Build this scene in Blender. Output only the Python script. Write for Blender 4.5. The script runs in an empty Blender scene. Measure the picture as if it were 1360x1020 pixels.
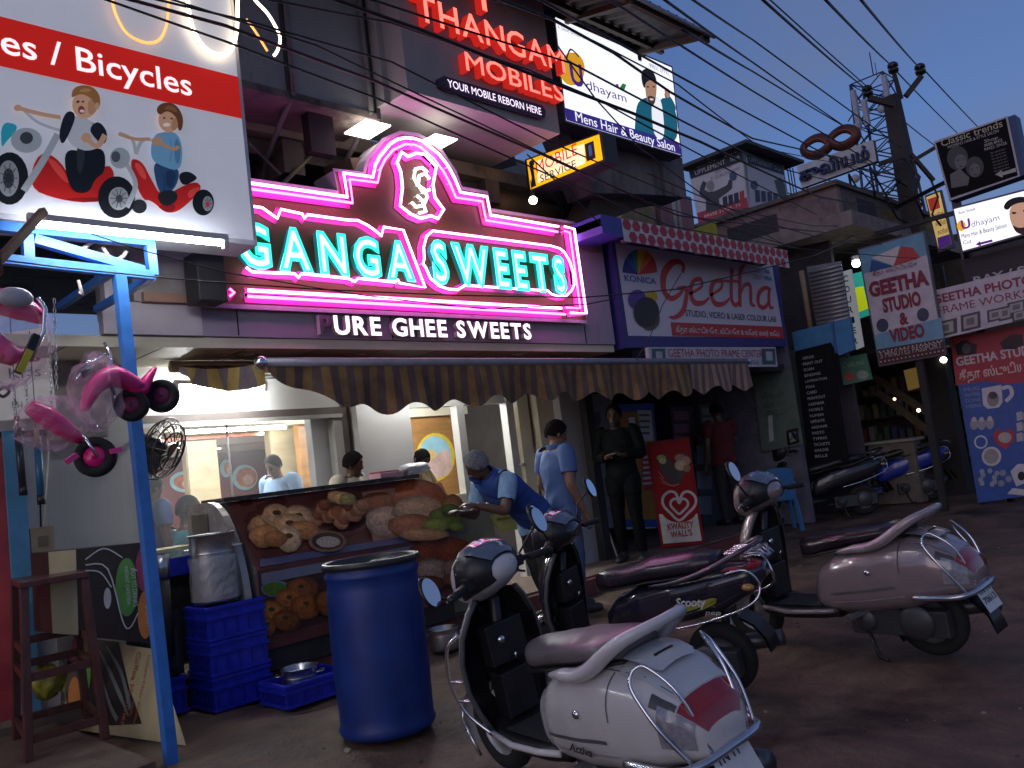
import bpy, bmesh, math, random
import numpy as np
from mathutils import Vector as V, Matrix
random.seed(7)
S = bpy.context.scene
COL = S.collection
R = math.radians

# ------------------------------------------------------------------ camera
F, ROLL, PITCH, YAW, EYE = 1123.6, R(-7.142), R(5.395), R(44.45), 1.35
fw = V((math.cos(YAW)*math.cos(PITCH), math.sin(YAW)*math.cos(PITCH), math.sin(PITCH)))
rt = V((math.sin(YAW), -math.cos(YAW), 0)); up = rt.cross(fw)
cr = rt*math.cos(ROLL) + up*math.sin(ROLL); cu = up*math.cos(ROLL) - rt*math.sin(ROLL)
CAM = V((0, 0, EYE))
cd = bpy.data.cameras.new('camera'); co = bpy.data.objects.new('camera', cd); COL.objects.link(co); S.camera = co
cd.sensor_width = 36; cd.lens = F/1360*36; cd.clip_start = .05; cd.clip_end = 2000
co.matrix_world = Matrix(((cr.x, cu.x, -fw.x, 0), (cr.y, cu.y, -fw.y, 0), (cr.z, cu.z, -fw.z, EYE), (0, 0, 0, 1)))

# ------------------------------------------------------------------ sky, sun, exposure
w = bpy.data.worlds.new("World"); S.world = w; w.use_nodes = True
nt = w.node_tree; bg = nt.nodes['Background']
sk = nt.nodes.new('ShaderNodeTexSky'); sk.sky_type = 'NISHITA'; sk.sun_disc = False
sk.sun_elevation = R(9); sk.sun_rotation = R(262); sk.ozone_density = 5.5; sk.dust_density = .6
mx = nt.nodes.new('ShaderNodeMix'); mx.data_type = 'RGBA'; mx.blend_type = 'MULTIPLY'; mx.inputs[0].default_value = 1
mx.inputs[7].default_value = (1.2, .94, 1.03, 1)
nt.links.new(sk.outputs[0], mx.inputs[6])
tcw = nt.nodes.new('ShaderNodeTexCoord'); cn = nt.nodes.new('ShaderNodeTexNoise'); cn.inputs['Scale'].default_value = 2.2; cn.inputs['Detail'].default_value = 7; cn.inputs['Distortion'].default_value = .6
mpw = nt.nodes.new('ShaderNodeMapping'); mpw.inputs['Scale'].default_value = (1, 1, 2.2); nt.links.new(tcw.outputs['Generated'], mpw.inputs[0]); nt.links.new(mpw.outputs[0], cn.inputs['Vector'])
cr_ = nt.nodes.new('ShaderNodeValToRGB'); cr_.color_ramp.elements[0].position = .35; cr_.color_ramp.elements[1].position = .75; cr_.color_ramp.elements[0].color = (.2, .2, .2, 1); cr_.color_ramp.elements[1].color = (.75, .75, .75, 1); nt.links.new(cn.outputs['Fac'], cr_.inputs[0])
cl = nt.nodes.new('ShaderNodeMix'); cl.data_type = 'RGBA'; nt.links.new(cr_.outputs[0], cl.inputs[0]); nt.links.new(mx.outputs[2], cl.inputs[6]); cl.inputs[7].default_value = (1.15, 1.32, 2.05, 1)
nt.links.new(cl.outputs[2], bg.inputs[0])
bg.inputs[1].default_value = .135
sl = bpy.data.lights.new('sun', 'SUN'); sl.energy = .32; sl.angle = R(40); sl.color = (1, .86, .78)
so = bpy.data.objects.new('sun', sl); COL.objects.link(so)
so.rotation_euler = V((.86, .40, -.42)).to_track_quat('-Z', 'Y').to_euler()
S.view_settings.view_transform = 'Standard'; S.view_settings.look = 'None'; S.view_settings.exposure = 0; S.view_settings.gamma = 1

# ------------------------------------------------------------------ helpers: points
def ray(px, py): return cr*((px-680)/F) - cu*((py-510)/F) + fw      # photo pixel -> direction
AX = {'x': 0, 'y': 1, 'z': 2}
def at(px, py, ax, val):                                              # where the pixel meets a real plane of the place
    d = ray(px, py); i = AX[ax]; return CAM + d*((val-CAM[i])/d[i])
def dp(px, py, depth): return CAM + ray(px, py)*depth
X, Y, Z = V((1, 0, 0)), V((0, 1, 0)), V((0, 0, 1))
class Fr:                                                             # a plane: origin, right, up
    def __init__(s, o, u, v): s.o, s.u, s.v = V(o), V(u).normalized(), V(v).normalized(); s.n = s.u.cross(s.v)
    def p(s, a, b, l=0): return s.o + s.u*a + s.v*b + s.n*l
    def uv(s, px, py):
        d = ray(px, py); q = CAM + d*((s.o-CAM).dot(s.n)/d.dot(s.n)) - s.o
        return (q.dot(s.u), q.dot(s.v))
    def uvs(s, pts): return [s.uv(*p) for p in pts]
def FY(y): return Fr((0, y, 0), X, Z)                                 # faces the road
def FX(x): return Fr((x, 0, 0), -Y, Z)                                # faces down the street to the camera
def xf(pts, sx, sy, k): return [(sx+k*a, sy+k*b) for a, b in pts]     # zoomed pixels -> photo pixels

# ------------------------------------------------------------------ helpers: materials
def lin(h):
    h = h.lstrip('#'); return tuple((c/12.92 if c <= .04045 else ((c+.055)/1.055)**2.4) for c in (int(h[i:i+2], 16)/255 for i in (0, 2, 4)))
_M = {}
def M(col, rough=.55, metal=0, var=.18, scale=6, bump=0, coat=0, emit=0, ecol=None, trans=0, alpha=1, stain=None, spec=.5, stretch=None):
    if isinstance(col, str): col = lin(col)
    key = (col, rough, metal, var, scale, bump, coat, emit, ecol, trans, alpha, stain, spec, stretch)
    if key in _M: return _M[key]
    m = bpy.data.materials.new('surface'); m.use_nodes = True; n = m.node_tree; L = n.links.new
    b = n.nodes['Principled BSDF']
    b.inputs['Roughness'].default_value = rough; b.inputs['Metallic'].default_value = metal
    b.inputs['Specular IOR Level'].default_value = spec
    b.inputs['Coat Weight'].default_value = coat; b.inputs['Coat Roughness'].default_value = .06
    b.inputs['Transmission Weight'].default_value = trans; b.inputs['Alpha'].default_value = alpha
    if emit:
        b.inputs['Emission Color'].default_value = (*(lin(ecol) if isinstance(ecol, str) else ecol or col), 1); b.inputs['Emission Strength'].default_value = emit
    tc = n.nodes.new('ShaderNodeTexCoord'); src = tc.outputs['Object']
    if stretch:
        mp = n.nodes.new('ShaderNodeMapping'); mp.inputs['Scale'].default_value = stretch; L(src, mp.inputs[0]); src = mp.outputs[0]
    no = n.nodes.new('ShaderNodeTexNoise'); no.inputs['Scale'].default_value = scale; no.inputs['Detail'].default_value = 8; no.inputs['Roughness'].default_value = .65
    L(src, no.inputs['Vector'])
    rp = n.nodes.new('ShaderNodeValToRGB'); e = rp.color_ramp.elements
    e[0].position = .3; e[1].position = .7
    e[0].color = (*[max(0, c*(1-var)) for c in col], 1); e[1].color = (*[min(1, c*(1+var)) for c in col], 1)
    L(no.outputs['Fac'], rp.inputs[0]); out = rp.outputs[0]
    if stain:
        n2 = n.nodes.new('ShaderNodeTexNoise'); n2.inputs['Scale'].default_value = stain[1]; n2.inputs['Detail'].default_value = 10; n2.inputs['Roughness'].default_value = .7
        L(src, n2.inputs['Vector'])
        r2 = n.nodes.new('ShaderNodeValToRGB'); r2.color_ramp.elements[0].position = stain[2]; r2.color_ramp.elements[1].position = min(1, stain[2]+.18)
        L(n2.outputs['Fac'], r2.inputs[0])
        mm = n.nodes.new('ShaderNodeMix'); mm.data_type = 'RGBA'; L(r2.outputs[0], mm.inputs[0]); L(out, mm.inputs[6]); mm.inputs[7].default_value = (*lin(stain[0]), 1); out = mm.outputs[2]
    L(out, b.inputs['Base Color'])
    rr = n.nodes.new('ShaderNodeMapRange'); rr.inputs[3].default_value = max(0, rough-.1); rr.inputs[4].default_value = min(1, rough+.12)
    L(no.outputs['Fac'], rr.inputs[0]); L(rr.outputs[0], b.inputs['Roughness'])
    if bump:
        bp = n.nodes.new('ShaderNodeBump'); bp.inputs['Strength'].default_value = min(1, bump); bp.inputs['Distance'].default_value = .02; L(no.outputs['Fac'], bp.inputs['Height']); L(bp.outputs[0], b.inputs['Normal'])
    _M[key] = m; return m
def E(col, s): return M(col, .5, emit=s, var=.06, scale=3)            # gives off light
def LB(h, s=.9): return M(h, .35, emit=s, var=.05, scale=4, spec=.3)  # backlit print
GLASS = M((.9, .95, .95), .02, alpha=.10, var=.02, spec=.6)
CHROME = M((.75, .76, .8), .16, 1, var=.05, scale=20)
STEEL = M((.55, .56, .58), .3, 1, var=.15, scale=14)
BLACK = M((.012, .012, .014), .4, var=.3, scale=12)
RUBBER = M((.014, .014, .015), .8, var=.3, scale=20)
DARK = M((.02, .018, .018), .7, var=.4)

# ------------------------------------------------------------------ helpers: meshes
_T = {}
def text_mesh(s, bold=0, shear=0, depth=0, neon=0, res=3):
    bold = 0 if ('M' in s or 'm' in s) else bold
    k = (s, bold, shear, depth, neon)
    if k in _T: return _T[k]
    c = bpy.data.curves.new('lettering', 'FONT'); c.body = s; c.size = 1; c.resolution_u = res; c.shear = shear
    if neon: c.fill_mode = 'NONE'; c.bevel_depth = neon; c.bevel_resolution = 1; c.offset = bold
    else: c.offset = bold; c.extrude = depth
    o = bpy.data.objects.new('lettering', c); COL.objects.link(o)
    dg = bpy.context.evaluated_depsgraph_get(); me = o.evaluated_get(dg).to_mesh()
    vs = [tuple(v.co) for v in me.vertices]; fs = [tuple(p.vertices) for p in me.polygons]; nz = [p.normal.z for p in me.polygons]
    o.evaluated_get(dg).to_mesh_clear(); bpy.data.objects.remove(o); bpy.data.curves.remove(c)
    x0 = min(v[0] for v in vs); x1 = max(v[0] for v in vs)
    _T[k] = ([(v[0]-x0, v[1], v[2]) for v in vs], fs, nz, x1-x0); return _T[k]
CAP = .70
def smooth3(P, r, k):
    Q = []; W = []; n = len(P); rr = r if isinstance(r, (list, tuple)) else [r]*n
    for i in range(n-1):
        a, b, c, d = P[max(0, i-1)], P[i], P[i+1], P[min(n-1, i+2)]
        for j in range(k):
            t = j/k; Q.append(.5*((2*b)+(c-a)*t+(2*a-5*b+4*c-d)*t*t+(3*b-a-3*c+d)*t**3)); W.append(rr[i]*(1-t)+rr[i+1]*t)
    return Q+[P[-1]], W+[rr[-1]]
def chaikin(p, n=2):
    for _ in range(n): p = [q for i in range(len(p)) for q in (((.75*p[i][0]+.25*p[(i+1) % len(p)][0]), (.75*p[i][1]+.25*p[(i+1) % len(p)][1])), ((.25*p[i][0]+.75*p[(i+1) % len(p)][0]), (.25*p[i][1]+.75*p[(i+1) % len(p)][1])))]
    return p
class MB:
    def __init__(s): s.v = []; s.f = []; s.m = []; s.sm = []; s.mats = []
    def mi(s, mat):
        if mat not in s.mats: s.mats.append(mat)
        return s.mats.index(mat)
    def face(s, pts, mat, smooth=False):
        i = len(s.v); s.v += [tuple(p) for p in pts]; s.f.append(tuple(range(i, i+len(pts)))); s.m.append(s.mi(mat)); s.sm.append(smooth); return s
    def raw(s, vs, fs, mat, smooth=False):
        i = len(s.v); s.v += [tuple(p) for p in vs]; k = s.mi(mat)
        for f in fs: s.f.append(tuple(a+i for a in f)); s.m.append(k); s.sm.append(smooth)
        return s
    def box(s, a, b, mat, rot=None, c=None):                         # two corners, optional rotation about the centre
        a, b = V(a), V(b); ctr = (a+b)/2; h = (b-a)/2
        vs = []
        for i in range(8):
            q = V((h.x*(1 if i & 1 else -1), h.y*(1 if i & 2 else -1), h.z*(1 if i & 4 else -1)))
            vs.append((rot @ q if rot else q) + ctr)
        return s.raw(vs, [(0, 2, 3, 1), (4, 5, 7, 6), (0, 1, 5, 4), (2, 6, 7, 3), (0, 4, 6, 2), (1, 3, 7, 5)], mat)
    def bar(s, p, q, w, h, mat, upv=Z):                               # a rectangular bar from p to q
        p, q = V(p), V(q); d = (q-p).normalized(); sd = d.cross(V(upv))
        sd = sd.normalized() if sd.length > 1e-4 else d.orthogonal().normalized(); u = sd.cross(d)
        vs = [e+sd*(w/2*i)+u*(h/2*j) for e in (p, q) for i, j in ((-1, -1), (1, -1), (1, 1), (-1, 1))]
        return s.raw(vs, [(0, 1, 2, 3), (7, 6, 5, 4), (0, 4, 5, 1), (1, 5, 6, 2), (2, 6, 7, 3), (3, 7, 4, 0)], mat)
    def grid(s, rows, mat, cu=False, cv=False, smooth=True, cap0=False, cap1=False):
        n, k = len(rows), len(rows[0]); vs = [p for r in rows for p in r]; fs = []
        for i in range(n if cv else n-1):
            for j in range(k if cu else k-1):
                fs.append((i*k+j, i*k+(j+1) % k, ((i+1) % n)*k+(j+1) % k, ((i+1) % n)*k+j))
        if cap0: fs.append(tuple(range(k-1, -1, -1)))
        if cap1: fs.append(tuple((n-1)*k+j for j in range(k)))
        return s.raw(vs, fs, mat, smooth)
    def tube(s, pts, r, mat, seg=8, closed=False, flat=1, sm=0):
        pts = [V(p) for p in pts]
        if sm: pts, r = smooth3(pts, r, sm)
        n = len(pts); rows = []; prev = None
        for i, p in enumerate(pts):
            a = pts[(i-1) % n] if (i or closed) else p; b = pts[(i+1) % n] if (i < n-1 or closed) else p
            d = (b-a).normalized()
            if prev is None: u = d.orthogonal().normalized() if abs(d.z) > .95 else (Z-d*d.z).normalized()
            else: u = (prev-d*prev.dot(d)); u = u.normalized() if u.length > 1e-5 else d.orthogonal().normalized()
            prev = u; t = d.cross(u); rr = r[i] if isinstance(r, (list, tuple)) else r
            rows.append([p+u*(rr*flat*math.cos(2*math.pi*j/seg))+t*(rr*math.sin(2*math.pi*j/seg)) for j in range(seg)])
        return s.grid(rows, mat, cu=True, cv=closed, cap0=not closed, cap1=not closed)
    def lathe(s, prof, o, mat, seg=24, ax=None, smooth=True):         # prof: (radius, height) about the axis ax through o
        ax = V(ax or (0, 0, 1)).normalized(); u = ax.orthogonal().normalized(); t = ax.cross(u); o = V(o)
        rows = [[o+ax*h+u*(max(r, 1e-4)*math.cos(2*math.pi*j/seg))+t*(max(r, 1e-4)*math.sin(2*math.pi*j/seg)) for j in range(seg)] for r, h in prof]
        return s.grid(rows, mat, cu=True, smooth=smooth)
    def ball(s, c, r, mat, seg=14, rot=None, ns=9):
        c = V(c); r = (r, r, r) if isinstance(r, (int, float)) else r; rows = []
        for i in range(ns+1):
            a = -math.pi/2+math.pi*i/ns; row = []
            for j in range(seg):
                b = 2*math.pi*j/seg; q = V((r[0]*math.cos(a)*math.cos(b), r[1]*math.cos(a)*math.sin(b), r[2]*math.sin(a)))
                row.append((rot @ q if rot else q)+c)
            rows.append(row)
        return s.grid(rows, mat, cu=True)
    def prism(s, fr, uv, l0, l1, mat, side=None, back=True):          # a polygon on a frame given thickness from l0 (back) to l1 (front)
        n = len(uv); area = sum(uv[i][0]*uv[(i+1) % n][1]-uv[(i+1) % n][0]*uv[i][1] for i in range(n))
        if area < 0: uv = uv[::-1]
        f = [fr.p(a, b, l1) for a, b in uv]; k = [fr.p(a, b, l0) for a, b in uv]
        s.face(f, mat)
        if back: s.face(k[::-1], side or mat)
        for i in range(n): s.face([k[i], k[(i+1) % n], f[(i+1) % n], f[i]], side or mat)
        return s
    def pprism(s, fr, px, l0, l1, mat, side=None): return s.prism(fr, fr.uvs(px), l0, l1, mat, side)
    def flat(s, fr, uv, l, mat):
        n = len(uv); area = sum(uv[i][0]*uv[(i+1) % n][1]-uv[(i+1) % n][0]*uv[i][1] for i in range(n))
        return s.face([fr.p(a, b, l) for a, b in (uv if area > 0 else uv[::-1])], mat)
    def ps(s, fr, px, l, mat, n=2): return s.pf(fr, chaikin(px, n), l, mat)
    def pf(s, fr, px, l, mat): return s.flat(fr, fr.uvs(px), l, mat)  # printed patch traced on the plane of its sign
    def pell(s, fr, c, rx, ry, l, mat, n=22, a0=0, a1=360):
        return s.pf(fr, [(c[0]+rx*math.cos(R(a0+(a1-a0)*i/(n if a1-a0 == 360 else n-1))), c[1]+ry*math.sin(R(a0+(a1-a0)*i/(n if a1-a0 == 360 else n-1)))) for i in range(n)], l, mat)
    def stroke(s, fr, uv, wd, l, mat, closed=False, smoothn=4):       # ribbon along a smooth line
        P = [V((a, b, 0)) for a, b in uv]; W = wd if isinstance(wd, (list, tuple)) else [wd]*len(P); Q = []; Wq = []
        n = len(P); rng = range(n if closed else n-1)
        for i in rng:
            p0, p1, p2, p3 = P[(i-1) % n] if (i or closed) else P[i], P[i], P[(i+1) % n], P[(i+2) % n] if (i < n-2 or closed) else P[(i+1) % n]
            for k in range(smoothn):
                t = k/smoothn; Q.append(.5*((2*p1)+(p2-p0)*t+(2*p0-5*p1+4*p2-p3)*t*t+(3*p1-p0-3*p2+p3)*t**3)); Wq.append(W[i]*(1-t)+W[(i+1) % n]*t)
        if not closed: Q.append(P[-1]); Wq.append(W[-1])
        m = len(Q); a = []; b = []
        for i in range(m):
            d = (Q[(i+1) % m] if (i < m-1 or closed) else Q[i])-(Q[i-1] if (i or closed) else Q[i]); d = d.normalized() if d.length else V((1, 0, 0)); nn = V((-d.y, d.x, 0))
            a.append(Q[i]+nn*Wq[i]/2); b.append(Q[i]-nn*Wq[i]/2)
        for i in range(m if closed else m-1):
            j = (i+1) % m; s.face([fr.p(b[i].x, b[i].y, l), fr.p(b[j].x, b[j].y, l), fr.p(a[j].x, a[j].y, l), fr.p(a[i].x, a[i].y, l)], mat)
        return s
    def pstroke(s, fr, px, wd, l, mat, closed=False, smoothn=4): return s.stroke(fr, fr.uvs(px), wd, l, mat, closed, smoothn)
    def text(s, tx, fr, a, b, wid, hgt, mat, l=.003, depth=0, side=None, bold=0, shear=0, neon=0):
        vs, fs, nz, w0 = text_mesh(tx, bold, shear, .5 if depth else 0, neon); sx = wid/w0; sy = hgt/CAP
        pts = [fr.p(a+x*sx, b+y*sy, l+((z+.5)*depth if depth else z*sy)) for x, y, z in vs]
        if depth and side:
            fr_f = [f for f, q in zip(fs, nz) if q > .9]; sd = [f for f, q in zip(fs, nz) if q <= .9]
            s.raw(pts, fr_f, mat); s.raw(pts, sd, side)
        else: s.raw(pts, fs, mat)
        return s
    def pt(s, tx, fr, Lp, Rp, hp, mat, **k):                          # lettering whose baseline runs between two spots of its sign
        a0, b0 = fr.uv(*Lp); a1, b1 = fr.uv(*Rp); a2, b2 = fr.uv(Lp[0]-.125*hp, Lp[1]-hp)
        return s.text(tx, fr, a0, b0, a1-a0, b2-b0, mat, **k)
    def build(s, name, parent=None, bevel=0, local=False, fix=True, weld=0):
        me = bpy.data.meshes.new(name); off = V(parent.get('o', (0, 0, 0))) if (parent is not None and not local) else V()
        if off.length: s.v = [tuple(V(p)-off) for p in s.v]
        me.from_pydata(s.v, [], s.f)
        for m in s.mats: me.materials.append(m)
        me.polygons.foreach_set('material_index', s.m); me.polygons.foreach_set('use_smooth', s.sm); me.update()
        if weld:
            bm = bmesh.new(); bm.from_mesh(me); bmesh.ops.remove_doubles(bm, verts=bm.verts, dist=weld); bm.to_mesh(me); bm.free()
        o = bpy.data.objects.new(name, me); COL.objects.link(o)
        if parent is not None: o.parent = parent; o['o'] = tuple(off)
        if bevel:
            b = o.modifiers.new('soft_edges', 'BEVEL'); b.width = bevel; b.segments = 2; b.limit_method = 'ANGLE'; b.angle_limit = R(40)
        return o
    def thing(s, name, label, cat, group=None, bevel=0, kind=None):   # a thing that is one mesh; origin at its base
        q = np.array(s.v); c = (q.min(0)+q.max(0))/2; c[2] = q[:, 2].min(); s.v = [tuple(p-c) for p in q]
        o = s.build(name, None, bevel); o.location = c; o['o'] = tuple(float(x) for x in c); return tag(o, label, cat, group, kind)
def tag(o, label=None, cat=None, group=None, kind=None):
    if label: o['label'] = label
    if cat: o['category'] = cat
    if group: o['group'] = group
    if kind: o['kind'] = kind
    return o
def T(name, label, cat, loc=(0, 0, 0), group=None, rz=0):             # an Empty at the base of a thing with parts
    o = bpy.data.objects.new(name, None); COL.objects.link(o); o.location = loc; o.rotation_euler = (0, 0, rz); o['o'] = tuple(loc); o.empty_display_size = .1
    return tag(o, label, cat, group)
def dup(root, loc=None, rz=None, label=None):
    r = root.copy(); COL.objects.link(r)
    if loc is not None: r.location = loc
    if rz is not None: r.rotation_euler = (0, 0, rz)
    if label: r['label'] = label
    for ch in list(root.children):
        c = ch.copy(); COL.objects.link(c); c.parent = r
        for g in list(ch.children):
            d = g.copy(); COL.objects.link(d); d.parent = c
    return r
# ================================================================== THE SETTING
g = MB(); n = 60
mg = M((.12, .078, .056), .6, var=.55, scale=2.4, bump=1, stain=('#241713', .9, .5), spec=.35)
for n_ in mg.node_tree.nodes:
    if n_.type == 'BUMP': n_.inputs['Distance'].default_value = .07
def gh(x, y):
    dr = max(0, min(1, (4.3-y)/1.1))*max(0, min(1, (8.5-x)/1.5)); return -.065*dr*dr*(3-2*dr)+.020*math.sin(x*2.1+y*.7)*math.sin(y*1.7-x*.4)+.013*math.sin(5.3*x+1+math.sin(3*y))*math.sin(4.1*y+math.sin(2.3*x))+.008*math.sin(13*x+2*y+2*math.sin(4*y))*math.sin(11*y-3*x)
rows = [[V((-2+14*i/140, -3+8.6*j/100, gh(-2+14*i/140, -3+8.6*j/100)*(1 if 0 < i < 140 and 0 < j < 100 else 0)-.012)) for i in range(141)] for j in range(101)]
g.grid(rows, mg)
for a, b, c, d in ((-120, -120, 12, -3), (-120, -3, -2, 5.6), (-120, 5.6, 12, 120), (12, -120, 260, 120)):
    g.face([(a, b, -.012), (c, b, -.012), (c, d, -.012), (a, d, -.012)], mg)
g.thing('ground', None, None, kind='structure')
# puddles and stones lie in the mud
mp = M((.03, .022, .02), .06, var=.2, spec=.8)
p = MB()
for cx, cy, rx, ry in ((6.3, 1.25, .16, .05), (6.9, 1.45, .2, .05), (9.5, 2.3, .5, .09), (5.4, .95, .14, .05), (8.1, 1.9, .25, .06)):
    pts = [(cx+rx*(1+.25*math.sin(3*a+cx)+.15*math.sin(7*a))*math.cos(a), cy+ry*(1+.2*math.sin(2*a+cy)+.15*math.sin(5*a))*math.sin(a), .012) for a in [2*math.pi*i/40 for i in range(40)]]
    p.face(pts, mp)
p.thing('water', None, None, kind='structure')
peb = MB()
for i in range(500):
    x, y = random.uniform(1, 9), random.uniform(.3, 5.1); r = random.choice((.004, .006, .009, .014)); z = gh(x, y)-.012
    peb.ball((x, y, z), (r*random.uniform(.8, 1.6), r, r*.7), random.choice((M((.16, .13, .11), .9), M((.07, .05, .045), .9), M((.22, .2, .18), .9))), seg=6, ns=4)
peb.thing('gravel', 'loose stones and grit scattered over the wet brown road', 'gravel', kind='stuff')
lit = MB()
for i in range(9):
    x, y = random.uniform(1.2, 8), random.uniform(1.2, 5.1); a = random.uniform(0, 6.28); q = random.uniform(.015, .045); z = gh(x, y)+.004
    u = V((math.cos(a), math.sin(a), .1)); v = V((-u.y, u.x, random.uniform(-.2, .5)))
    c = V((x, y, z)); lit.face([c-u*q-v*q*.6, c+u*q-v*q*.5, c+u*q*.8+v*q*.7, c-u*q*.9+v*q*.4], random.choice((M((.5, .48, .45), .8), M((.3, .26, .2), .8), M((.25, .05, .08), .7))))
lit.thing('paper_litter', 'small torn paper scraps strewn over the wet road', 'litter', kind='stuff')

# raised shop floor along the fronts, red oxide edge
pf = MB(); red = M((.17, .045, .035), .45, var=.35, scale=5, bump=.3); cem = M((.14, .10, .085), .7, var=.3, scale=4, bump=.4)
pf.box((2.95, 5.66, -.1), (10.4, 14, .15), cem); pf.box((2.95, 5.58, -.1), (10.4, 5.66, .13), red); pf.box((-6, 6.05, -.1), (2.95, 14, .15), cem); pf.box((-6, 4.5, -.1), (1.72, 6.05, .10), M((.13, .085, .065), .7, var=.4, scale=3, bump=.5, stain=('#3a2a22', 2, .5)))
pf.thing('shop_platform', None, None, kind='structure')

# ================================================================== SWEET SHOP
clad = M((.30, .27, .33), .45, var=.12, scale=1.5, stain=('#5a4f5c', 3, .62), stretch=(1.5, 1, .3))
cream = M((.62, .57, .44), .5, var=.06); white = M((.66, .65, .62), .55, var=.06, scale=2)
greyp = M((.40, .40, .40), .5, var=.1, scale=2, stretch=(2, 1, .4)); frame = M((.12, .10, .09), .5); alu = M((.42, .41, .38), .45, var=.1)
shop = T('sweet_shop', 'brightly lit ground floor sweet shop with cream interior under striped awning', 'shop', (4.6, 6.4, 0))
YF, YC = 5.6, 5.66
b = MB()
b.box((2.72, YC, 2.52), (7.46, 6.0, 3.62), clad); b.box((6.98, YC-.003, 2.521), (7.463, 5.9, 3.86), clad)
for x in (3.0, 4.4, 5.8, 6.97): b.box((x-.004, YC-.006, 2.53), (x+.004, YC, 2.72), DARK)
b.build('fascia', shop)
b = MB(); b.box((1.0, 5.68, 2.44), (7.46, 8.2, 2.515), cream)
for x in np.arange(1.2, 7.4, .62): b.box((x, 5.69, 2.437), (x+.008, 6.5, 2.441), frame)
b.build('soffit', shop)
for px in (330, 480, 690):
    q = at(px, 470, 'z', 2.435); l = MB(); l.lathe([(.075, 0), (.08, .006), (.05, .008), (.05, .0)], q-Z*.008, alu, 20); l.ball(q-Z*.003, (.045, .045, .012), M((.7, .68, .6), .4), 12); l.build('recessed_lamp', shop)
# transom over the big window
b = MB(); b.box((1.0, 6.5, 2.06), (4.36, 6.6, 2.44), white); b.build('transom', shop)
b = MB(); xL = at(60, 640, 'y', 6.42).x; xR = at(187, 640, 'y', 6.42).x
b.box((xL, 6.42, .15), (xR, 6.62, 2.44), greyp); b.box((xR-.02, 6.415, .15), (xR+.02, 6.43, 2.06), white); b.build('side_pillar', shop)
wf = MB()
wf.box((xR, 6.47, 2.0), (4.36, 6.56, 2.06), frame); wf.box((xR, 6.46, 1.965), (4.36, 6.5, 1.998), alu); wf.box((4.27, 6.48, .15), (4.36, 6.58, 1.965), alu); wf.box((4.36, 6.475, .15), (4.42, 6.585, 2.06), frame)
wfo = wf.build('window_frame', shop)
b = MB(); b.box((xR, 6.52, .8), (4.27, 6.527, 1.965), GLASS); b.box((at(305, 610, 'y', 6.52).x-.006, 6.515, .8), (at(305, 610, 'y', 6.52).x+.006, 6.532, 1.965), alu); b.build('pane', wfo)
x0, x1 = at(478, 590, 'y', 6.4).x, at(549, 590, 'y', 6.4).x
b = MB(); b.box((x0, 6.4, .15), (x1, 6.9, 2.44), white); b.box((x0-.35, 6.62, .15), (x0, 6.72, 2.44), greyp); b.build('white_pillar', shop)
# second opening: frame, mullion, door post
xa, xb, xc = x1, at(617, 600, 'y', 6.5).x, at(682, 590, 'y', 6.5).x
wf = MB(); wf.box((xa, 6.5, 2.02), (xc+.05, 6.58, 2.12), alu); wf.box((xa, 6.5, 2.12), (xc+1.2, 6.6, 2.44), white)
wf.box((xb-.05, 6.49, .15), (xb+.05, 6.59, 2.02), alu); wf.box((xc-.05, 6.49, .15), (xc+.06, 6.59, 2.12), alu); wf.box((xa, 6.5, .95), (xb, 6.58, 1.12), cream)
wf.build('door_frame', shop)
hd = MB(); q = at(694, 617, 'y', 6.47); hd.tube([q-X*.04, q+X*.05], .012, STEEL); hd.lathe([(.02, 0), (.02, .03)], q+X*.03, STEEL, 10, ax=(0, 1, 0)); hd.build('door_handle', shop)
xd, xe = at(712, 590, 'y', 6.45).x, at(737, 590, 'y', 6.45).x
b = MB(); b.box((xc+.1, 6.47, .15), (xd-.03, 6.6, 2.44), cream); b.box((xd-.02, 6.5, .15), (xd+.03, 6.6, 2.44), frame); b.box((xd+.04, 6.4, .15), (xe, 6.6, 2.44), cream); b.box((xe, 6.3, .15), (xe+.35, 6.6, 2.44), greyp); b.build('end_pillar', shop)
# inside
b = MB(); b.box((.6, 12.4, .15), (9.2, 12.5, 2.45), M((.16, .045, .055), .5, var=.15)); b.box((.5, 6.6, .15), (.6, 12.5, 2.45), cream); b.box((9.2, 8.0, .15), (9.3, 12.5, 2.45), cream)
wood = M((.34, .17, .06), .4, var=.25, scale=3, stretch=(1, 1, 5))
b.box((5.0, 8.3, .15), (9.2, 8.4, 2.45), wood); b.build('interior_wall', shop)
b = MB(); b.box((.6, 8.2, 2.08), (9.2, 12.4, 2.14), cream); b.box((.6, 6.6, 2.36), (9.2, 8.2, 2.43), cream); b.box((.6, 8.2, 2.14), (9.2, 8.24, 2.36), cream); b.box((.6, 9.0, 2.05), (5, 9.06, 2.08), M((.35, .12, .08), .5)); b.box((.6, 10.6, 2.05), (9, 10.68, 2.08), M((.35, .12, .08), .5)); b.build('interior_ceiling', shop)
beige = M((.36, .29, .17), .5, var=.2, scale=3, stretch=(1, 1, 3))
for a, c, yy in ((252, 292, 9.2), (365, 408, 8.6)):
    xx0, xx1 = at(a, 640, 'y', yy).x, at(c, 640, 'y', yy).x
    b = MB(); b.box((xx0, yy, .15), (xx1, yy+.12, 2.08), beige); b.box((xx0-.012, yy+.02, .15), (xx0, yy+.12, 2.08), M((.2, .15, .09), .5)); b.build('column', shop)
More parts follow.
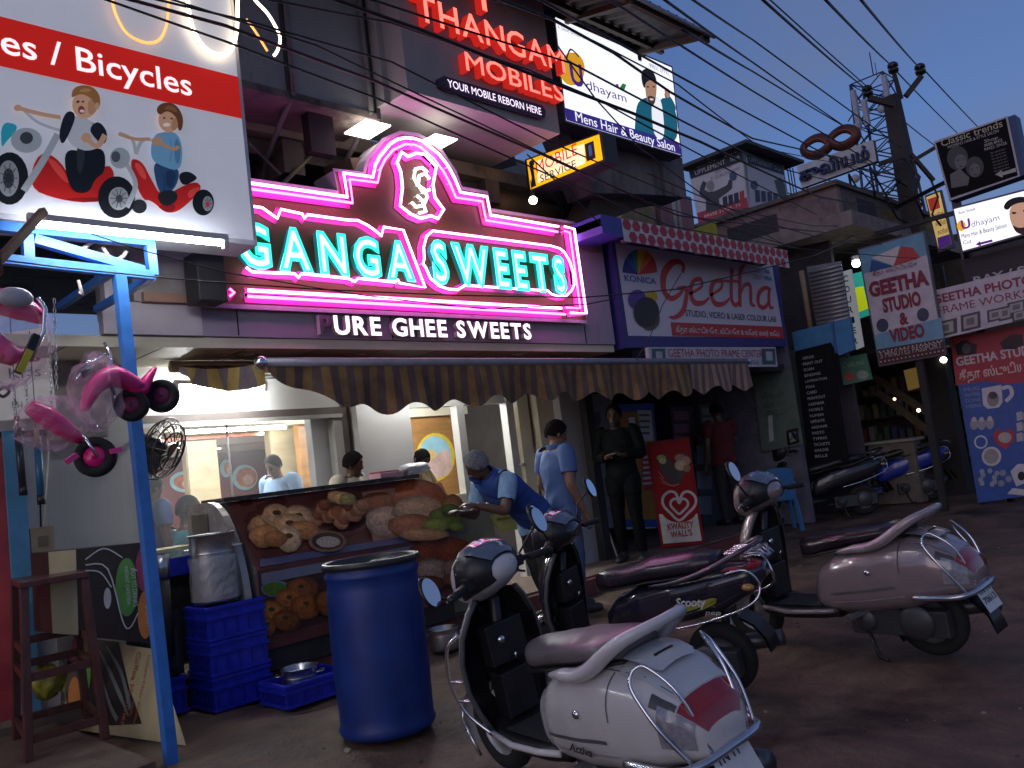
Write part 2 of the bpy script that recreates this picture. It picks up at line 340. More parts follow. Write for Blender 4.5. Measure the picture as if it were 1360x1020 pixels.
# painted food rounds on the inner walls
fr = FY(8.295); b = MB(); yel = M((.75, .55, .05), .5); blu = M((.30, .55, .65), .5); lad = M((.72, .50, .04), .6, var=.3, scale=14); pk = M((.6, .42, .38), .5, var=.3)
for c, rx, ry in (((640, 565), 34, 34), ((578, 607), 26, 32)):
    b.pell(fr, c, rx, ry, .006, yel); b.pell(fr, (c[0]-1, c[1]), rx-4, ry-4, .009, blu)
b.pell(fr, (648, 568), 16, 19, .013, lad); b.pell(fr, (634, 590), 14, 16, .015, lad); b.pell(fr, (625, 562), 9, 14, .011, lad)
b.pell(fr, (582, 618), 18, 16, .012, pk); b.pell(fr, (570, 604), 9, 7, .014, M((.7, .5, .2), .5)); b.pell(fr, (590, 606), 7, 9, .016, pk)
b.build('wall_picture', shop)
fr = FY(12.39); b = MB()
for c, rx, ry in (((245, 640), 20, 14), ((325, 634), 17, 17), ((300, 622), 8, 12)):
    b.pell(fr, c, rx, ry, .006, blu); b.pell(fr, (c[0]+2, c[1]), rx-3, ry-4, .01, M((.45, .16, .08), .5, var=.4, scale=12)); b.pell(fr, (c[0]+4, c[1]+3), rx*.4, ry*.4, .014, pk)
b.build('wall_picture', shop)
# lamps that are on
def tube_light(p, q, s, label, r=.016, name='tube_light', body=True, group='fluorescent tubes'):
    p, q = V(p), V(q); t = T(name, label, 'tube light', tuple((p+q)/2), group)
    b = MB(); b.tube([p, q], r, E((.93, .97, 1), s)); b.build('tube', t)
    if body:
        d = (q-p).normalized(); b = MB(); b.bar(p+Z*.035-d*.03, q+Z*.035+d*.03, .04, .035, white); b.bar(p-d*.03, p, .03, .06, white); b.bar(q, q+d*.03, .03, .06, white); b.build('fitting', t)
    return t
zz = 2.30
tube_light((at(237, 514, 'y', 6.3).x, 6.3, at(237, 514, 'y', 6.3).z), (at(350, 514, 'y', 6.3).x, 6.3, at(350, 514, 'y', 6.3).z), 170, 'bright fluorescent tube above the shop window near the fan')
tube_light((at(246, 574, 'y', 8.1).x, 8.1, at(246, 574, 'y', 8.1).z), (at(378, 567, 'y', 8.1).x, 8.1, at(378, 567, 'y', 8.1).z), 330, 'fluorescent tube seen through the shop window under the ceiling')
tube_light((5.4, 7.2, 2.27), (6.4, 7.2, 2.27), 330, 'fluorescent tube behind the white pillar lighting orange wall')
tube_light((4.6, 6.15, 2.33), (5.8, 6.15, 2.33), 70, 'added fluorescent tube, unseen behind the striped valance, brightening the white pillar')  # unseen lamp added under the soffit to brighten the pillar
for x, y in ((3.2, 9.6), (4.2, 9.6), (5.0, 9.0), (4.6, 10.4), (5.4, 11.2), (2.6, 11.4), (3.4, 8.7)):
    b = MB(); q = V((x, y, 2.08)); b.lathe([(.11, -.004), (.0, -.006)], q-Z*.002, E((1, .97, .9), 200), 20, smooth=False); b.lathe([(.14, 0), (.13, -.012), (.11, -.008)], q-Z*.001, white, 20)
    b.thing('ceiling_light', 'round white downlight glowing in the cream shop ceiling', 'ceiling light', 'shop downlights')
# ================================================================== NEON SHOP SIGN
mpk = E((1, .10, .62), 8); mwh = E((1, .34, .82), 9); mteal = E((.03, .62, .50), 2.0); mtw = E((.72, 1, .95), 2.2)
sign = T('neon_sign', 'large arched brown signboard outlined in pink neon with teal glowing letters', 'neon sign', (4.9, YF, 2.7))
fr = FY(YF)
brown = M((.15, .078, .03), .5, var=.15, scale=3); sgrey = M((.33, .30, .37), .5, var=.12, stain=('#4c4654', 4, .6))
sil = [(266, 405), (779, 427.5), (762, 296), (652, 279), (647, 256), (613, 250), (605, 229), (586, 200), (572, 188), (556, 179.5), (532, 176), (509, 186), (489, 210), (483, 231), (443, 226), (449, 256), (262, 229)]
b = MB(); b.pprism(fr, sil, -.30, 0, brown, sgrey); b.build('board', sign)
b = MB()
def rim(pts, wv, l):
    uv = fr.uvs(pts)
    b.stroke(fr, uv, wv, l, sgrey, closed=True, smoothn=1)
rim(sil, .035, .004); b.build('edge_trim', sign)
out = [(266, 238), (456, 264.5), (451, 233), (490, 238), (493, 222), (499, 211), (513, 194), (522, 188.5), (533, 186), (544, 187), (556, 190.5), (578, 208), (590, 224), (598, 239), (606, 258), (641, 263.5), (646, 288), (736, 303)]
out2 = [(266, 246), (463, 272.5), (459, 241), (496, 245.5), (500, 227), (506, 215), (517, 202), (533, 194.5), (544, 195), (553, 198.5), (571, 213.5), (584, 231), (592, 246), (600, 265), (635, 270), (640, 295), (735, 310)]
MPB = M((.62, .05, .36), .4, var=.1)  # pink band painted on the board behind each tube to imitate its halo
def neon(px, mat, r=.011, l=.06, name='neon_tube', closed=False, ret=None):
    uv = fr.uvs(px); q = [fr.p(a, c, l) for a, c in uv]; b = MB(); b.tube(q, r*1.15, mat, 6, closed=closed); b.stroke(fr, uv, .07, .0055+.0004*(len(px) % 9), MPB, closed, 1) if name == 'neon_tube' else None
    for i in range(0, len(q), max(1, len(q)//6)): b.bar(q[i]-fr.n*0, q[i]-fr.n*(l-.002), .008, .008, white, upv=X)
    return b.build(name, sign)
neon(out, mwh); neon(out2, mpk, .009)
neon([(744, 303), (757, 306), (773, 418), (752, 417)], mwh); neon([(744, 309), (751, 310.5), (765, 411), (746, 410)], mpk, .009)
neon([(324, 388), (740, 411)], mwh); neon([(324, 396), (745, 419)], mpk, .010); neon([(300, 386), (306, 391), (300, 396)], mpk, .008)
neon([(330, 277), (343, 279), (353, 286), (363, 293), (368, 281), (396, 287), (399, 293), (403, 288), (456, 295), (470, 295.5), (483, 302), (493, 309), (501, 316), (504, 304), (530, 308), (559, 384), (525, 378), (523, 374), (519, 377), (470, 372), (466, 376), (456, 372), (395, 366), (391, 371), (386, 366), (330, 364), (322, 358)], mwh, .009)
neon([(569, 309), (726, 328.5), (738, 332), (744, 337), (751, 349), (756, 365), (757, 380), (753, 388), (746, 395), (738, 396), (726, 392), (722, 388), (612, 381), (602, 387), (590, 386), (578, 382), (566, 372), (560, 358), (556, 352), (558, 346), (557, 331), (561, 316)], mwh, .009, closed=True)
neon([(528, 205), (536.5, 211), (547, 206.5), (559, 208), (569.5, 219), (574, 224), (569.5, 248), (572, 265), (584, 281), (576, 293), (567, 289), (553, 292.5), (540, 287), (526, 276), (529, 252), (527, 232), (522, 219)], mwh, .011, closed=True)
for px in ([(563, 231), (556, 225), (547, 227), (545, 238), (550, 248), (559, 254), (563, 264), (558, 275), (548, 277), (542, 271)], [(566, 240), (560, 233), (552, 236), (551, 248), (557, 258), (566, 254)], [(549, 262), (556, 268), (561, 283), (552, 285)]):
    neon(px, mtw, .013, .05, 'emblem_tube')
mlet = M((.6, .65, .65), .4, emit=1.6, ecol=(.74, 1, .96), var=.05)
def neon_word(tx, Lp, Rp, hp, nm='letter'):
    a0, b0 = fr.uv(*Lp); a1, b1 = fr.uv(*Rp); b2 = fr.uv(Lp[0]-.125*hp, Lp[1]-hp)[1]
    ws = [text_mesh(c, .035, 0, .5)[3] for c in tx]; gap = .15; tot = sum(ws)+gap*(len(ws)-1); k = (a1-a0)/tot; a = a0
    for c, w_ in zip(tx, ws):
        b = MB(); b.text(c, fr, a, b0, w_*k, b2-b0, mlet, l=.005, depth=.05, side=M((.02, .30, .25), .4, emit=.25), bold=.035)
        lo = b.build(nm, sign); e = MB(); e.text(c, fr, a, b0, w_*k, b2-b0, mteal, l=.058, bold=.035, neon=.034); e.build('neon_outline', lo)
        a += (w_+gap)*k
neon_word('GANGA', (313, 353), (546, 369), 54); neon_word('SWEETS', (571, 374), (748, 386), 51)
# dark transformer box hung at the sign's lower left corner
q = at(255, 335, 'y', 5.35); b = MB(); b.box((q.x, 5.3, at(262, 398, 'y', 5.3).z), (at(300, 360, 'y', 5.3).x, 5.5, q.z), M((.03, .028, .03), .6)); t = T('transformer_box', 'black transformer box hanging under the corner of the toy signboard', 'box', (q.x, 5.4, at(262, 398, 'y', 5.3).z)); b.build('case', t, .01)
b = MB(); b.tube([(q.x+.03, 5.4, q.z), (q.x+.03, 5.2, q.z+.12)], .008, BLACK); b.tube([(q.x+.25, 5.4, q.z), (q.x+.25, 5.2, q.z+.12)], .008, BLACK); b.build('hanger', t)

# white lit letters on the fascia
fr = FY(YC-.004); t = T('letter_sign', 'small white backlit capital letters on the grey fascia below the neon', 'sign', (4.5, YC, 2.55))
a0, b0 = fr.uv(440, 445); a1, _ = fr.uv(704, 451); b2 = fr.uv(437, 421)[1]
mon = E((1, .96, .97), 1.5); msd = M((.5, .48, .5), .5); ws = {c: text_mesh(c, .03, 0, .5)[3] for c in set('UREGHSWT')}
tx = 'URE GHEE SWEETS'; tot = sum(ws[c]+.13 if c != ' ' else .38 for c in tx); k = (a1-a0)/tot; a = a0
for c in tx:
    if c == ' ': a += .38*k; continue
    b = MB(); b.text(c, fr, a, b0, ws[c]*k, b2-b0, mon, l=.004, depth=.05, side=msd, bold=.03); b.build('letter', t); a += (ws[c]+.13)*k
a2 = fr.uv(421, 444)[0]; b = MB(); b.text('P', fr, a2, b0, (fr.uv(438, 444)[0]-a2), b2-b0, M((.10, .09, .11), .6), l=.004, depth=.05, side=msd, bold=.03); o = b.build('letter', t); o['label'] = 'unlit dark first letter'

# ================================================================== STRIPED AWNING
aw = T('awning', 'long brown and gold striped shop awning with scalloped valance', 'awning', (5.9, 5.4, 1.9))
AY, AX0, AX1 = 4.9, at(352, 482, 'y', 4.9).x, at(990, 477, 'y', 4.9).x
zA = at(352, 482, 'y', 4.9).z; zB = at(255, 487, 'y', 6.2).z
st = [M((.26, .135, .05), .9, var=.4, scale=7), M((.12, .075, .062), .9, var=.4, scale=7), M((.30, .18, .06), .9, var=.4, scale=7)]
nS = 92; wS = (AX1-AX0)/nS; b = MB()
for i in range(nS):
    xa_, xb_ = AX0+i*wS, AX0+(i+1)*wS; rows = []
    for j in range(7):
        t_ = j/6; y = AY+1.25*t_; z = zA+(zB-zA)*t_-.05*math.sin(math.pi*t_)*(1+.3*math.sin(i*.3)); rows.append([V((xa_, y, z)), V((xb_, y, z))])
    b.grid(rows, st[(0, 1, 2, 1)[i % 4]])
b.build('canopy', aw)
b = MB()
for i in range(nS):
    rows = []
    for j in range(6):
        t_ = j/5; r_ = []
        for xx in (AX0+i*wS, AX0+(i+.5)*wS, AX0+(i+1)*wS):
            ph = (xx-AX0)/.42; h = .305+.038*math.sin(2*math.pi*ph)+.02*math.sin(xx*1.9+1); e_ = min(1, (xx-AX0)/.75); h *= .12+.88*e_**.7
            wob = .035*math.sin(xx*9+.6*math.sin(xx*2))*t_+.012*math.sin(xx*23)*t_
            r_.append(V((xx, AY-.02+wob, zA-.02-h*t_)))
        rows.append(r_)
    b.grid(rows, st[(0, 1, 0, 1)[i % 4]] if i < nS*.80 else (M((.33, .22, .15), .85), M((.16, .10, .10), .85))[i % 2])
b.build('valance', aw)
b = MB()
for i in range(16):                                                   # the cloth's end drop, from the bar back to the wall
    rows = []
    for t_ in (i/16, (i+1)/16):
        y_ = AY+1.28*t_; z_ = zA+(zB-zA)*t_-.03*math.sin(math.pi*t_); hh = .06+.10*math.sin(math.pi*min(1, .25+t_*.75)); rows.append([V((AX0-.01+.04*k_*math.sin(t_*15), y_, z_-hh*k_)) for k_ in (0, .5, 1)])
    b.grid(rows, (M((.40, .28, .08), .9, var=.3, scale=7), M((.17, .14, .15), .9, var=.3, scale=7))[i//2 % 2])
b.build('side_drop', aw)
b = MB(); b.tube([(AX0-.02, AY, zA), (AX1+.02, AY, zA)], .035, M((.26, .25, .30), .45, .3)); b.ball((AX0-.03, AY, zA), .045, CHROME, 10); b.ball((AX1+.03, AY, zA), .04, CHROME, 10); b.build('front_bar', aw)
for xx in (AX0+.25, 4.8, 7.2, AX1-.3):
    b = MB(); b.tube([(xx, 6.15, 2.28), (xx+.18, 5.5, 2.2), (xx+.02, AY+.02, zA-.01)], .018, alu); b.build('arm', aw)
b = MB(); b.tube([(AX0-.05, 6.2, zB), (AX1, 6.2, zB)], .045, M((.32, .24, .15), .6)); b.build('roller', aw)

# ================================================================== TOY SHOP SIGN (upper left), its tubes and steel stand
TY = 4.7; fr = FY(TY); cR = fr.uv(342, 326); zb = cR[1]
sg = T('signboard', 'big white and red children bicycle signboard high on the left', 'signboard', (1.2, TY, zb))
lbw = LB('#c9cbd6', .36); lbr = LB('#c51f14', .55); uL = -1.1
xr = cR[0]; zt = 6.2
b = MB(); b.box((uL, TY, zb), (xr, TY+.28, zt), M((.55, .55, .6), .5), None); b.build('case', sg)
b = MB(); b.face([fr.p(uL, zb+.03, .004), fr.p(xr-.025, zb+.03, .004), fr.p(xr-.025, zt, .004), fr.p(uL, zt, .004)], lbw)
z1 = fr.uv(163, 64)[1]; z2 = fr.uv(163, 124)[1]
b.face([fr.p(uL, z2, .008), fr.p(xr-.025, z2, .008), fr.p(xr-.025, z1, .008), fr.p(uL, z1, .008)], lbr)
wht = LB('#ffffff', .8)
b.pt('es / Bicycles', fr, (1, 71), (254, 125), 34, wht, l=.012, bold=.008)
# children on tricycles, drawn flat on the board
def A(pts): return xf(pts, 0, 0, 1/3)
C_ = lambda h, e=.30: LB(h, e)
L0 = .012
def art(pts, h, l): b.ps(fr, A(pts), L0+l*.0015, C_(h))
def ell(c, rx, ry, h, l): b.pell(fr, (c[0]/3, c[1]/3), rx/3, ry/3, L0+l*.0015, C_(h))
def stk(pts, wpx, h, l): b.pstroke(fr, A(pts), wpx/3/430, L0+l*.0015, C_(h))
# first rider
art([(105, 750), (150, 600), (240, 640), (300, 770), (420, 650), (455, 690), (440, 740), (385, 815), (230, 800)], '#b31f1c', 1)
ell((35, 715), 75, 105, '#17181c', 2); ell((30, 715), 42, 72, '#8a8d92', 3); ell((30, 715), 22, 40, '#2c2d31', 4)
stk([(225, 540), (170, 640), (90, 765)], 42, '#9da4ab', 6); stk([(85, 440), (140, 490), (215, 520), (300, 540)], 22, '#aeb4bb', 7); ell((100, 565), 62, 50, '#9aa2a8', 7); ell((100, 556), 26, 24, '#3a3d42', 8)
art([(0, 490), (65, 500), (60, 530), (20, 570), (0, 600)], '#2f9db3', 5)
art([(250, 600), (330, 610), (410, 590), (415, 690), (370, 720), (350, 775), (285, 775), (255, 700)], '#15171d', 9)
art([(270, 470), (330, 470), (400, 520), (415, 570), (380, 600), (330, 610), (265, 580), (250, 500)], '#b9bcc4', 10)
art([(255, 445), (300, 460), (270, 540), (240, 590), (225, 540)], '#1b1e28', 11); art([(345, 520), (385, 485), (424, 535), (410, 590), (372, 560)], '#1b1e28', 11)
stk([(235, 475), (150, 460), (65, 437)], 30, '#c79a7c', 10); stk([(410, 545), (380, 590), (335, 560)], 36, '#c79a7c', 13); ell((65, 438), 16, 13, '#c79a7c', 11); ell((335, 557), 20, 20, '#c79a7c', 14)
ell((330, 425), 50, 55, '#d3a585', 12); art([(275, 400), (282, 362), (315, 347), (360, 352), (390, 385), (392, 430), (378, 445), (362, 405), (320, 380), (290, 392)], '#9a6a38', 13); ell((316, 447), 13, 16, '#8a3c34', 14); ell((378, 432), 9, 14, '#c79a7c', 15); ell((304, 413), 5, 4, '#3d2a20', 14)
# second rider
art([(505, 635), (560, 640), (600, 720), (640, 790), (770, 720), (805, 750), (760, 800), (700, 850), (650, 850), (600, 800), (560, 800)], '#b8211d', 1)
ell((460, 790), 74, 84, '#15161a', 3); ell((468, 795), 40, 46, '#8d9196', 4); ell((470, 796), 14, 16, '#3a3c40', 5); ell((805, 810), 43, 52, '#15161a', 3); ell((822, 815), 20, 30, '#8d9196', 4); ell((822, 818), 8, 10, '#c92a3a', 5); ell((552, 825), 30, 28, '#26272b', 0)
stk([(500, 660), (535, 740), (500, 830)], 34, '#a2a8ae', 6); ell((472, 635), 40, 42, '#9aa2a8', 7); ell((455, 630), 18, 22, '#4d5156', 8); stk([(470, 535), (520, 560), (535, 620)], 26, '#aab0b6', 7); stk([(535, 620), (570, 560), (660, 590)], 26, '#aab0b6', 8)
art([(600, 645), (680, 660), (712, 690), (690, 760), (640, 790), (615, 740)], '#2c4a70', 9); art([(620, 770), (690, 760), (705, 800), (660, 830), (625, 815)], '#202227', 10)
art([(600, 545), (650, 530), (700, 535), (722, 600), (712, 690), (640, 670), (590, 640)], '#6f9fc0', 10); stk([(590, 560), (530, 560), (465, 540)], 26, '#bf9272', 9); stk([(705, 590), (680, 600), (620, 572)], 28, '#bf9272', 11); ell((618, 570), 22, 18, '#bf9272', 12)
ell((665, 485), 42, 50, '#cfa07f', 12); art([(612, 440), (640, 415), (690, 420), (722, 470), (718, 525), (700, 530), (700, 480), (660, 445), (625, 470)], '#6a4125', 13); ell((655, 505), 14, 7, '#ece2dc', 14); ell((645, 478), 4, 4, '#2b1d16', 14); ell((675, 480), 4, 4, '#2b1d16', 14)
art([(700, 700), (740, 685), (780, 710), (770, 725), (720, 750)], '#1a1b1f', 9)
# print shading: darker folds, wheel spokes, glints on the red plastic
for pts, h, l in (([(352, 485), (395, 520), (410, 570), (385, 590), (372, 540)], '#8f939c', 10.5), ([(345, 400), (385, 420), (378, 450), (352, 470), (340, 445)], '#b98a68', 12.5), ([(690, 545), (715, 590), (705, 670), (685, 640)], '#53809f', 10.5), ([(680, 470), (706, 490), (700, 520), (672, 530)], '#b58762', 12.5), ([(650, 680), (700, 690), (680, 760), (655, 750)], '#1e3657', 9.5),
    ([(170, 620), (235, 655), (280, 740), (240, 720)], '#d8453c', 1.5), ([(300, 790), (420, 790), (385, 812), (240, 798)], '#7c1413', 1.6), ([(525, 650), (560, 655), (585, 720), (560, 715)], '#dd4a40', 1.5), ([(620, 820), (700, 815), (690, 845), (650, 848)], '#84171a', 1.6), ([(740, 765), (790, 745), (795, 760), (750, 800)], '#d8453c', 1.5),
    ([(300, 560), (335, 600), (320, 700), (300, 690)], '#2b2e36', 9.4), ([(640, 445), (660, 425), (690, 435), (700, 460), (665, 445)], '#8a5a38', 13.5), ([(300, 375), (330, 358), (360, 368), (340, 378)], '#b9864e', 13.5)): art(pts, h, l)
for c, rx, ry, n_ in (((468, 795), 38, 44, 10), ((30, 715), 40, 68, 9), ((822, 815), 19, 28, 8)):
    for i in range(n_): a_ = 2*math.pi*i/n_; stk([(c[0]+rx*.3*math.cos(a_), c[1]+ry*.3*math.sin(a_)), (c[0]+rx*.9*math.cos(a_), c[1]+ry*.9*math.sin(a_))], 6, '#4a4d52', 6)
for x_, y_ in ((300, 440), (322, 438)): ell((x_, y_-24), 5, 3.5, '#3a2a22', 15)
ell((318, 452), 9, 6, '#e8d8d0', 15.5)
stk([(640, 700), (650, 740), (640, 780)], 5, '#1a2f4c', 9.8); stk([(670, 560), (676, 610), (668, 650)], 4, '#4a7696', 10.8)
b.build('printed_face', sg)
# glowing letter loops in front
mwarm = E((1, .80, .52), 5)
mor = E((1, .42, .10), 1.6)
def loop(px, mat, r=.008):
    q = [fr.p(*fr.uv(*s_), .05) for s_ in px]; b = MB(); b.tube(q, r, mat, 6, sm=5); b.build('neon_letter', sg)
loop([(144, -12), (146, 12), (152, 30), (163, 48), (178, 58), (194, 62), (208, 57), (216, 40), (219, 18), (220, -12)], mor)
loop([(243, -12), (246, 20), (252, 44), (262, 62), (274, 73), (288, 78), (299, 74), (306, 62), (310, 40), (311, -12)], mwarm, .012)
loop([(322, -12), (334, 5), (350, 22), (361, 40), (367, 55), (364, 70), (359, 78)], mwarm, .010); loop([(322, 30), (334, 46), (350, 72)], mor)
tube_light((-.9, 5.5, 2.35), (.3, 5.5, 2.35), 60, 'fluorescent tube lighting the toy shop front')
tube_light((1.35, 4.52, zb-.07), (2.35, 4.52, zb-.07), 70, 'fluorescent tube glowing under the bottom edge of the toy signboard')
tube_light((-.2, TY-.35, 6.3), (2.4, TY-.35, 6.3), 30, 'fluorescent tube lighting the top of the toy signboard')

# blue steel stand and its long post
sblue = M((.045, .20, .60), .4, var=.2, scale=8, stain=('#2c3f66', 6, .66))
t = T('steel_stand', 'bright blue steel post with a square frame under the toy signboard', 'sign post', tuple(atp := at(228, 1016, 'z', 0)))
ptop = at(158, 362, 'y', 4.72); b = MB(); b.bar(V(atp)-Z*.05, ptop, .062, .062, sblue, upv=X); b.build('post', t, .004)
b = MB(); yb = 4.72
for p_, q_ in (((-10, 343), (203, 366)), ((203, 366), (197, 314)), ((-10, 300), (197, 322)), ((38, 348), (36, 312)), ((45, 318), (190, 360))): b.bar(at(*p_, 'y', yb), at(*q_, 'y', yb+.003), .05, .05, sblue, upv=Y)
for p_ in ((203, 366), (-10, 343), (150, 360)): b.bar(at(*p_, 'y', yb), at(*p_, 'y', yb)+Y*.9, .04, .04, sblue)
b.build('frame', t)
rust = M((.10, .045, .03), .8, var=.4, scale=15); b = MB(); b.bar(at(-12, 358, 'y', 4.3), at(58, 280, 'y', 4.5), .035, .035, rust); b.bar(at(-12, 300, 'y', 4.3), at(-3, 365, 'y', 4.3), .04, .04, rust); b.thing('iron_bracket', 'rusty iron angle bracket propping the left signboard from below', 'bracket')
for i, px in enumerate(([(62, 312), (75, 326), (92, 332), (110, 330), (122, 322), (130, 316)], [(136, 328), (144, 340), (154, 346), (164, 340), (168, 334)])):
    b = MB(); b.tube([at(x_, y_, 'y', 4.85) for x_, y_ in px], .012, M((.6, .5, .5), .5)); b.thing('cable_loop', ('longer', 'shorter')[i]+' pale cable loop sagging behind the blue steel frame', 'cable', 'cable loops')
# ================================================================== UPPER FLOOR OF THE SWEET SHOP BUILDING
conc = M((.16, .13, .125), .85, var=.35, scale=2.2, bump=.35, stain=('#2a2422', 2.5, .52)); plast = M((.33, .315, .32), .6, var=.15, scale=1.4, stain=('#5f5a66', 2, .6), stretch=(1.3, 1, .5))
ub = T('upper_building', 'grey clad upper floor with an open dark balcony above the neon sign', 'building', (5, 6.5, 3.9))
y1, y2 = 5.2, 5.6
tb = at(542, 120, 'y', y1); tbr = at(743, 172, 'y', y1); xm = at(497, 140, 'y', y2).x
b = MB(); b.box((1.2, y2, 4.5), (xm, y2+.5, 7.2), plast); b.box((1.2, y2-.03, 4.44), (xm, y2+.5, 4.5), conc); b.build('cladding', ub)
b = MB(); b.box((tb.x, y1, tb.z), (tbr.x, y2+.6, 7.2), plast); b.box((xm, y2-.15, tb.z-.02), (tb.x, y2+.5, 7.2), plast); b.build('cladding', ub)
b = MB(); 
for x_ in (at(377, 60, 'y', y2).x, at(492, 80, 'y', y2).x): b.box((x_-.018, y2-.035, 4.45), (x_+.018, y2-.001, 7.2), M((.05, .045, .05), .6))
b.box((1.2, y2-.012, 5.55), (xm, y2-.001, 5.565), frame); b.build('joint_strip', ub)
# the open balcony behind and above the neon sign
b = MB(); b.box((1.2, 5.62, 3.55), (7.4, 9.6, 3.62), conc); b.build('balcony_floor', ub)
b = MB(); b.box((1.2, y2+.52, 4.38), (8.6, 9.6, 4.52), M((.34, .29, .24), .8, var=.25, stain=('#3a2d22', 1.5, .5))); b.build('balcony_ceiling', ub)
b = MB(); b.box((1.2, 9.4, 3.62), (8.6, 9.6, 4.38), conc)
b.build('balcony_wall', ub)
bm_ = MB(); rb = M((.13, .075, .055), .8, var=.3, scale=4); bm_.bar(at(450, 228, 'y', 5.9), at(670, 215, 'y', 7.0), .3, .16, rb); bm_.bar((1.2, 6.3, 4.3), (8, 6.3, 4.3), .12, .14, conc); bm_.bar((3.9, 6.1, 4.2), (3.9, 9.2, 4.2), .2, .3, conc); bm_.bar((6.3, 6.1, 4.25), (6.3, 9.2, 4.25), .2, .25, conc); bm_.build('beam', ub)
b = MB(); sh = M((.22, .13, .06), .45, .3, var=.3, scale=3); b.tube([at(648, 270, 'y', 6.3), at(752, 289, 'y', 6.3)], .16, sh, 16); b.box((at(640, 270, 'y', 6.5).x, 6.5, 3.62), (7.4, 6.55, 3.75), sh); b.build('rolled_shutter', ub)
b = MB()
for k in range(4): b.tube([at(740+k*3, 300-k*2, 'y', 6.2), at(748+k*3, 285-k*3, 'y', 6.1), at(742+k*4, 268-k*3, 'y', 6.0), at(725+k*4, 258-k*2, 'y', 6.0)], .018, M((.05, .04, .04), .6))
b.build('cable_bundle', ub)
b = MB(); px_ = at(425, 150, 'y', 5.7); b.box(px_+V((-.12, 0, -.35)), px_+V((.12, .1, .25)), DARK); b.bar(at(330, 190, 'y', 5.9), at(372, 232, 'y', 5.9), .02, .02, conc); b.bar(at(375, 245, 'y', 5.9), at(435, 185, 'y', 6.4), .025, .025, M((.3, .25, .18), .7)); b.build('hung_panel', ub)
tw = M((.28, .17, .10), .8, var=.4, scale=2); b = MB(); b.pprism(FY(6.6), [(330, 120), (420, 140), (400, 240), (330, 240)], -.05, 0, M((.045, .035, .03), .9, var=.4), tw); b.build('back_screen', ub)
for px, py, w_ in ((610, 205, .5), (690, 232, .35)):                   # old split unit and meter box on the balcony
    q = at(px, py, 'y', 7.6); b = MB(); b.box(q+V((-w_, 0, -.22)), q+V((w_, .3, .22)), M((.30, .28, .25), .6, var=.2)); b.lathe([(.0, -.01), (.16, -.01), (.17, 0)], q+V((-.1, -.001, 0)), M((.08, .08, .08), .5), 18, ax=(0, -1, 0)); b.build('wall_unit', ub)
for x_ in (2.6, 3.6, 4.35):
    b = MB(); b.tube([(x_, y2-.05, 7.0), (x_+.02, y2-.05, 5.4), (x_+.01, y2-.05, 4.5)], .022, M((.16, .15, .16), .6)); b.tube([(x_+.01, y2-.05, 4.5), (x_+.1, 6.2, 4.2), (x_+.1, 6.5, 3.7)], .022, M((.16, .15, .16), .6)); b.build('drain_pipe', ub)
for k, (px, py) in enumerate(((488, 171), (578, 189))):
    q = at(px, py, 'z', 4.36); m_ = MB(); m_.box(q+V((-.13, -.16, -.012)), q+V((.13, .16, 0)), E((1, .93, .8), 5)); m_.thing('ceiling_light', ('square white ceiling light left above the sign arch', 'small square ceiling light half hidden behind the sign arch')[k], 'ceiling light', 'square balcony lights')
# letters of the phone shop
mred = E((1, .10, .075), 3.4); mrs = M((.10, .012, .012), .5, emit=.5, ecol=(1, .03, .02)); fr = FY(y1)
t = T('letter_sign', 'red glowing capital letters on the grey upper wall', 'sign', (5.5, y1, tb.z))
def word3d(tx, Lp, Rp, hp, mat, side, par, depth=.09, bold=.008, gap=.10, l=.01):
    a0, b0 = fr.uv(*Lp); a1, _ = fr.uv(*Rp); b2 = fr.uv(Lp[0]-.125*hp, Lp[1]-hp)[1]
    ws = [text_mesh(c, bold, 0, .5)[3] if c != ' ' else .3 for c in tx]; k = (a1-a0)/(sum(ws)+gap*(len(ws)-1)); a = a0
    for c, w_ in zip(tx, ws):
        if c != ' ':
            b = MB(); b.text(c, fr, a, b0, w_*k, b2-b0, mat, l=l, depth=depth, side=side, bold=bold); b.build('letter', par)
        a += (w_+gap)*k
word3d('THANGAM', (545, 32), (741, 100), 36, mred, mrs, t); word3d('MOBILES', (610, 99), (739, 136), 25, mred, mrs, t); word3d('T', (618, 14), (650, 24), 40, mred, mrs, t)
b = MB(); uv = [(578, 107), (586, 103), (592, 105), (716, 142), (721, 149), (720, 158), (713, 159), (590, 122), (580, 117)]; b.pprism(fr, uv, 0, .04, M((.035, .015, .05), .5)); b.build('backplate', t)
b = MB(); b.pt('YOUR MOBILE REBORN HERE', fr, (591, 118), (715, 155), 10.5, E((.95, .8, 1), 1.4), l=.045, bold=.01); b.build('lettering', t)
# yellow lightbox at right angles to the wall
fx = FX(6.6); t = T('lightbox', 'yellow lit lightbox offering phone repair jutting over the street', 'lightbox', tuple(at(750, 240, 'x', 6.6)))
q = [(697, 212), (799, 175), (804, 214), (702, 257)]; b = MB(); b.pprism(fx, q, -.22, 0, M((.03, .03, .03), .5)); b.build('case', t)
ye = LB('#f0b414', 1.0); b = MB(); b.pf(fx, [(700, 213), (796, 178.5), (801, 212), (705, 252)], .004, ye)
b.pf(fx, [(713, 214), (776, 191), (778, 217), (715, 243)], .008, LB('#ffe9b8', 1.0)); rd = LB('#c8281c', .8)
b.pt('MOBILE', fx, (714, 230), (769, 209), 15, rd, l=.012); b.pt('SERVICE', fx, (719, 243), (767, 225), 10, M((.05, .03, .06), .5), l=.012)
b.pf(fx, [(777, 192), (789, 187), (792, 210), (780, 215)], .010, M((.03, .03, .05), .4)); b.pf(fx, [(782, 194), (786, 192), (788, 206), (784, 208)], .013, LB('#4a6a9a', .3))
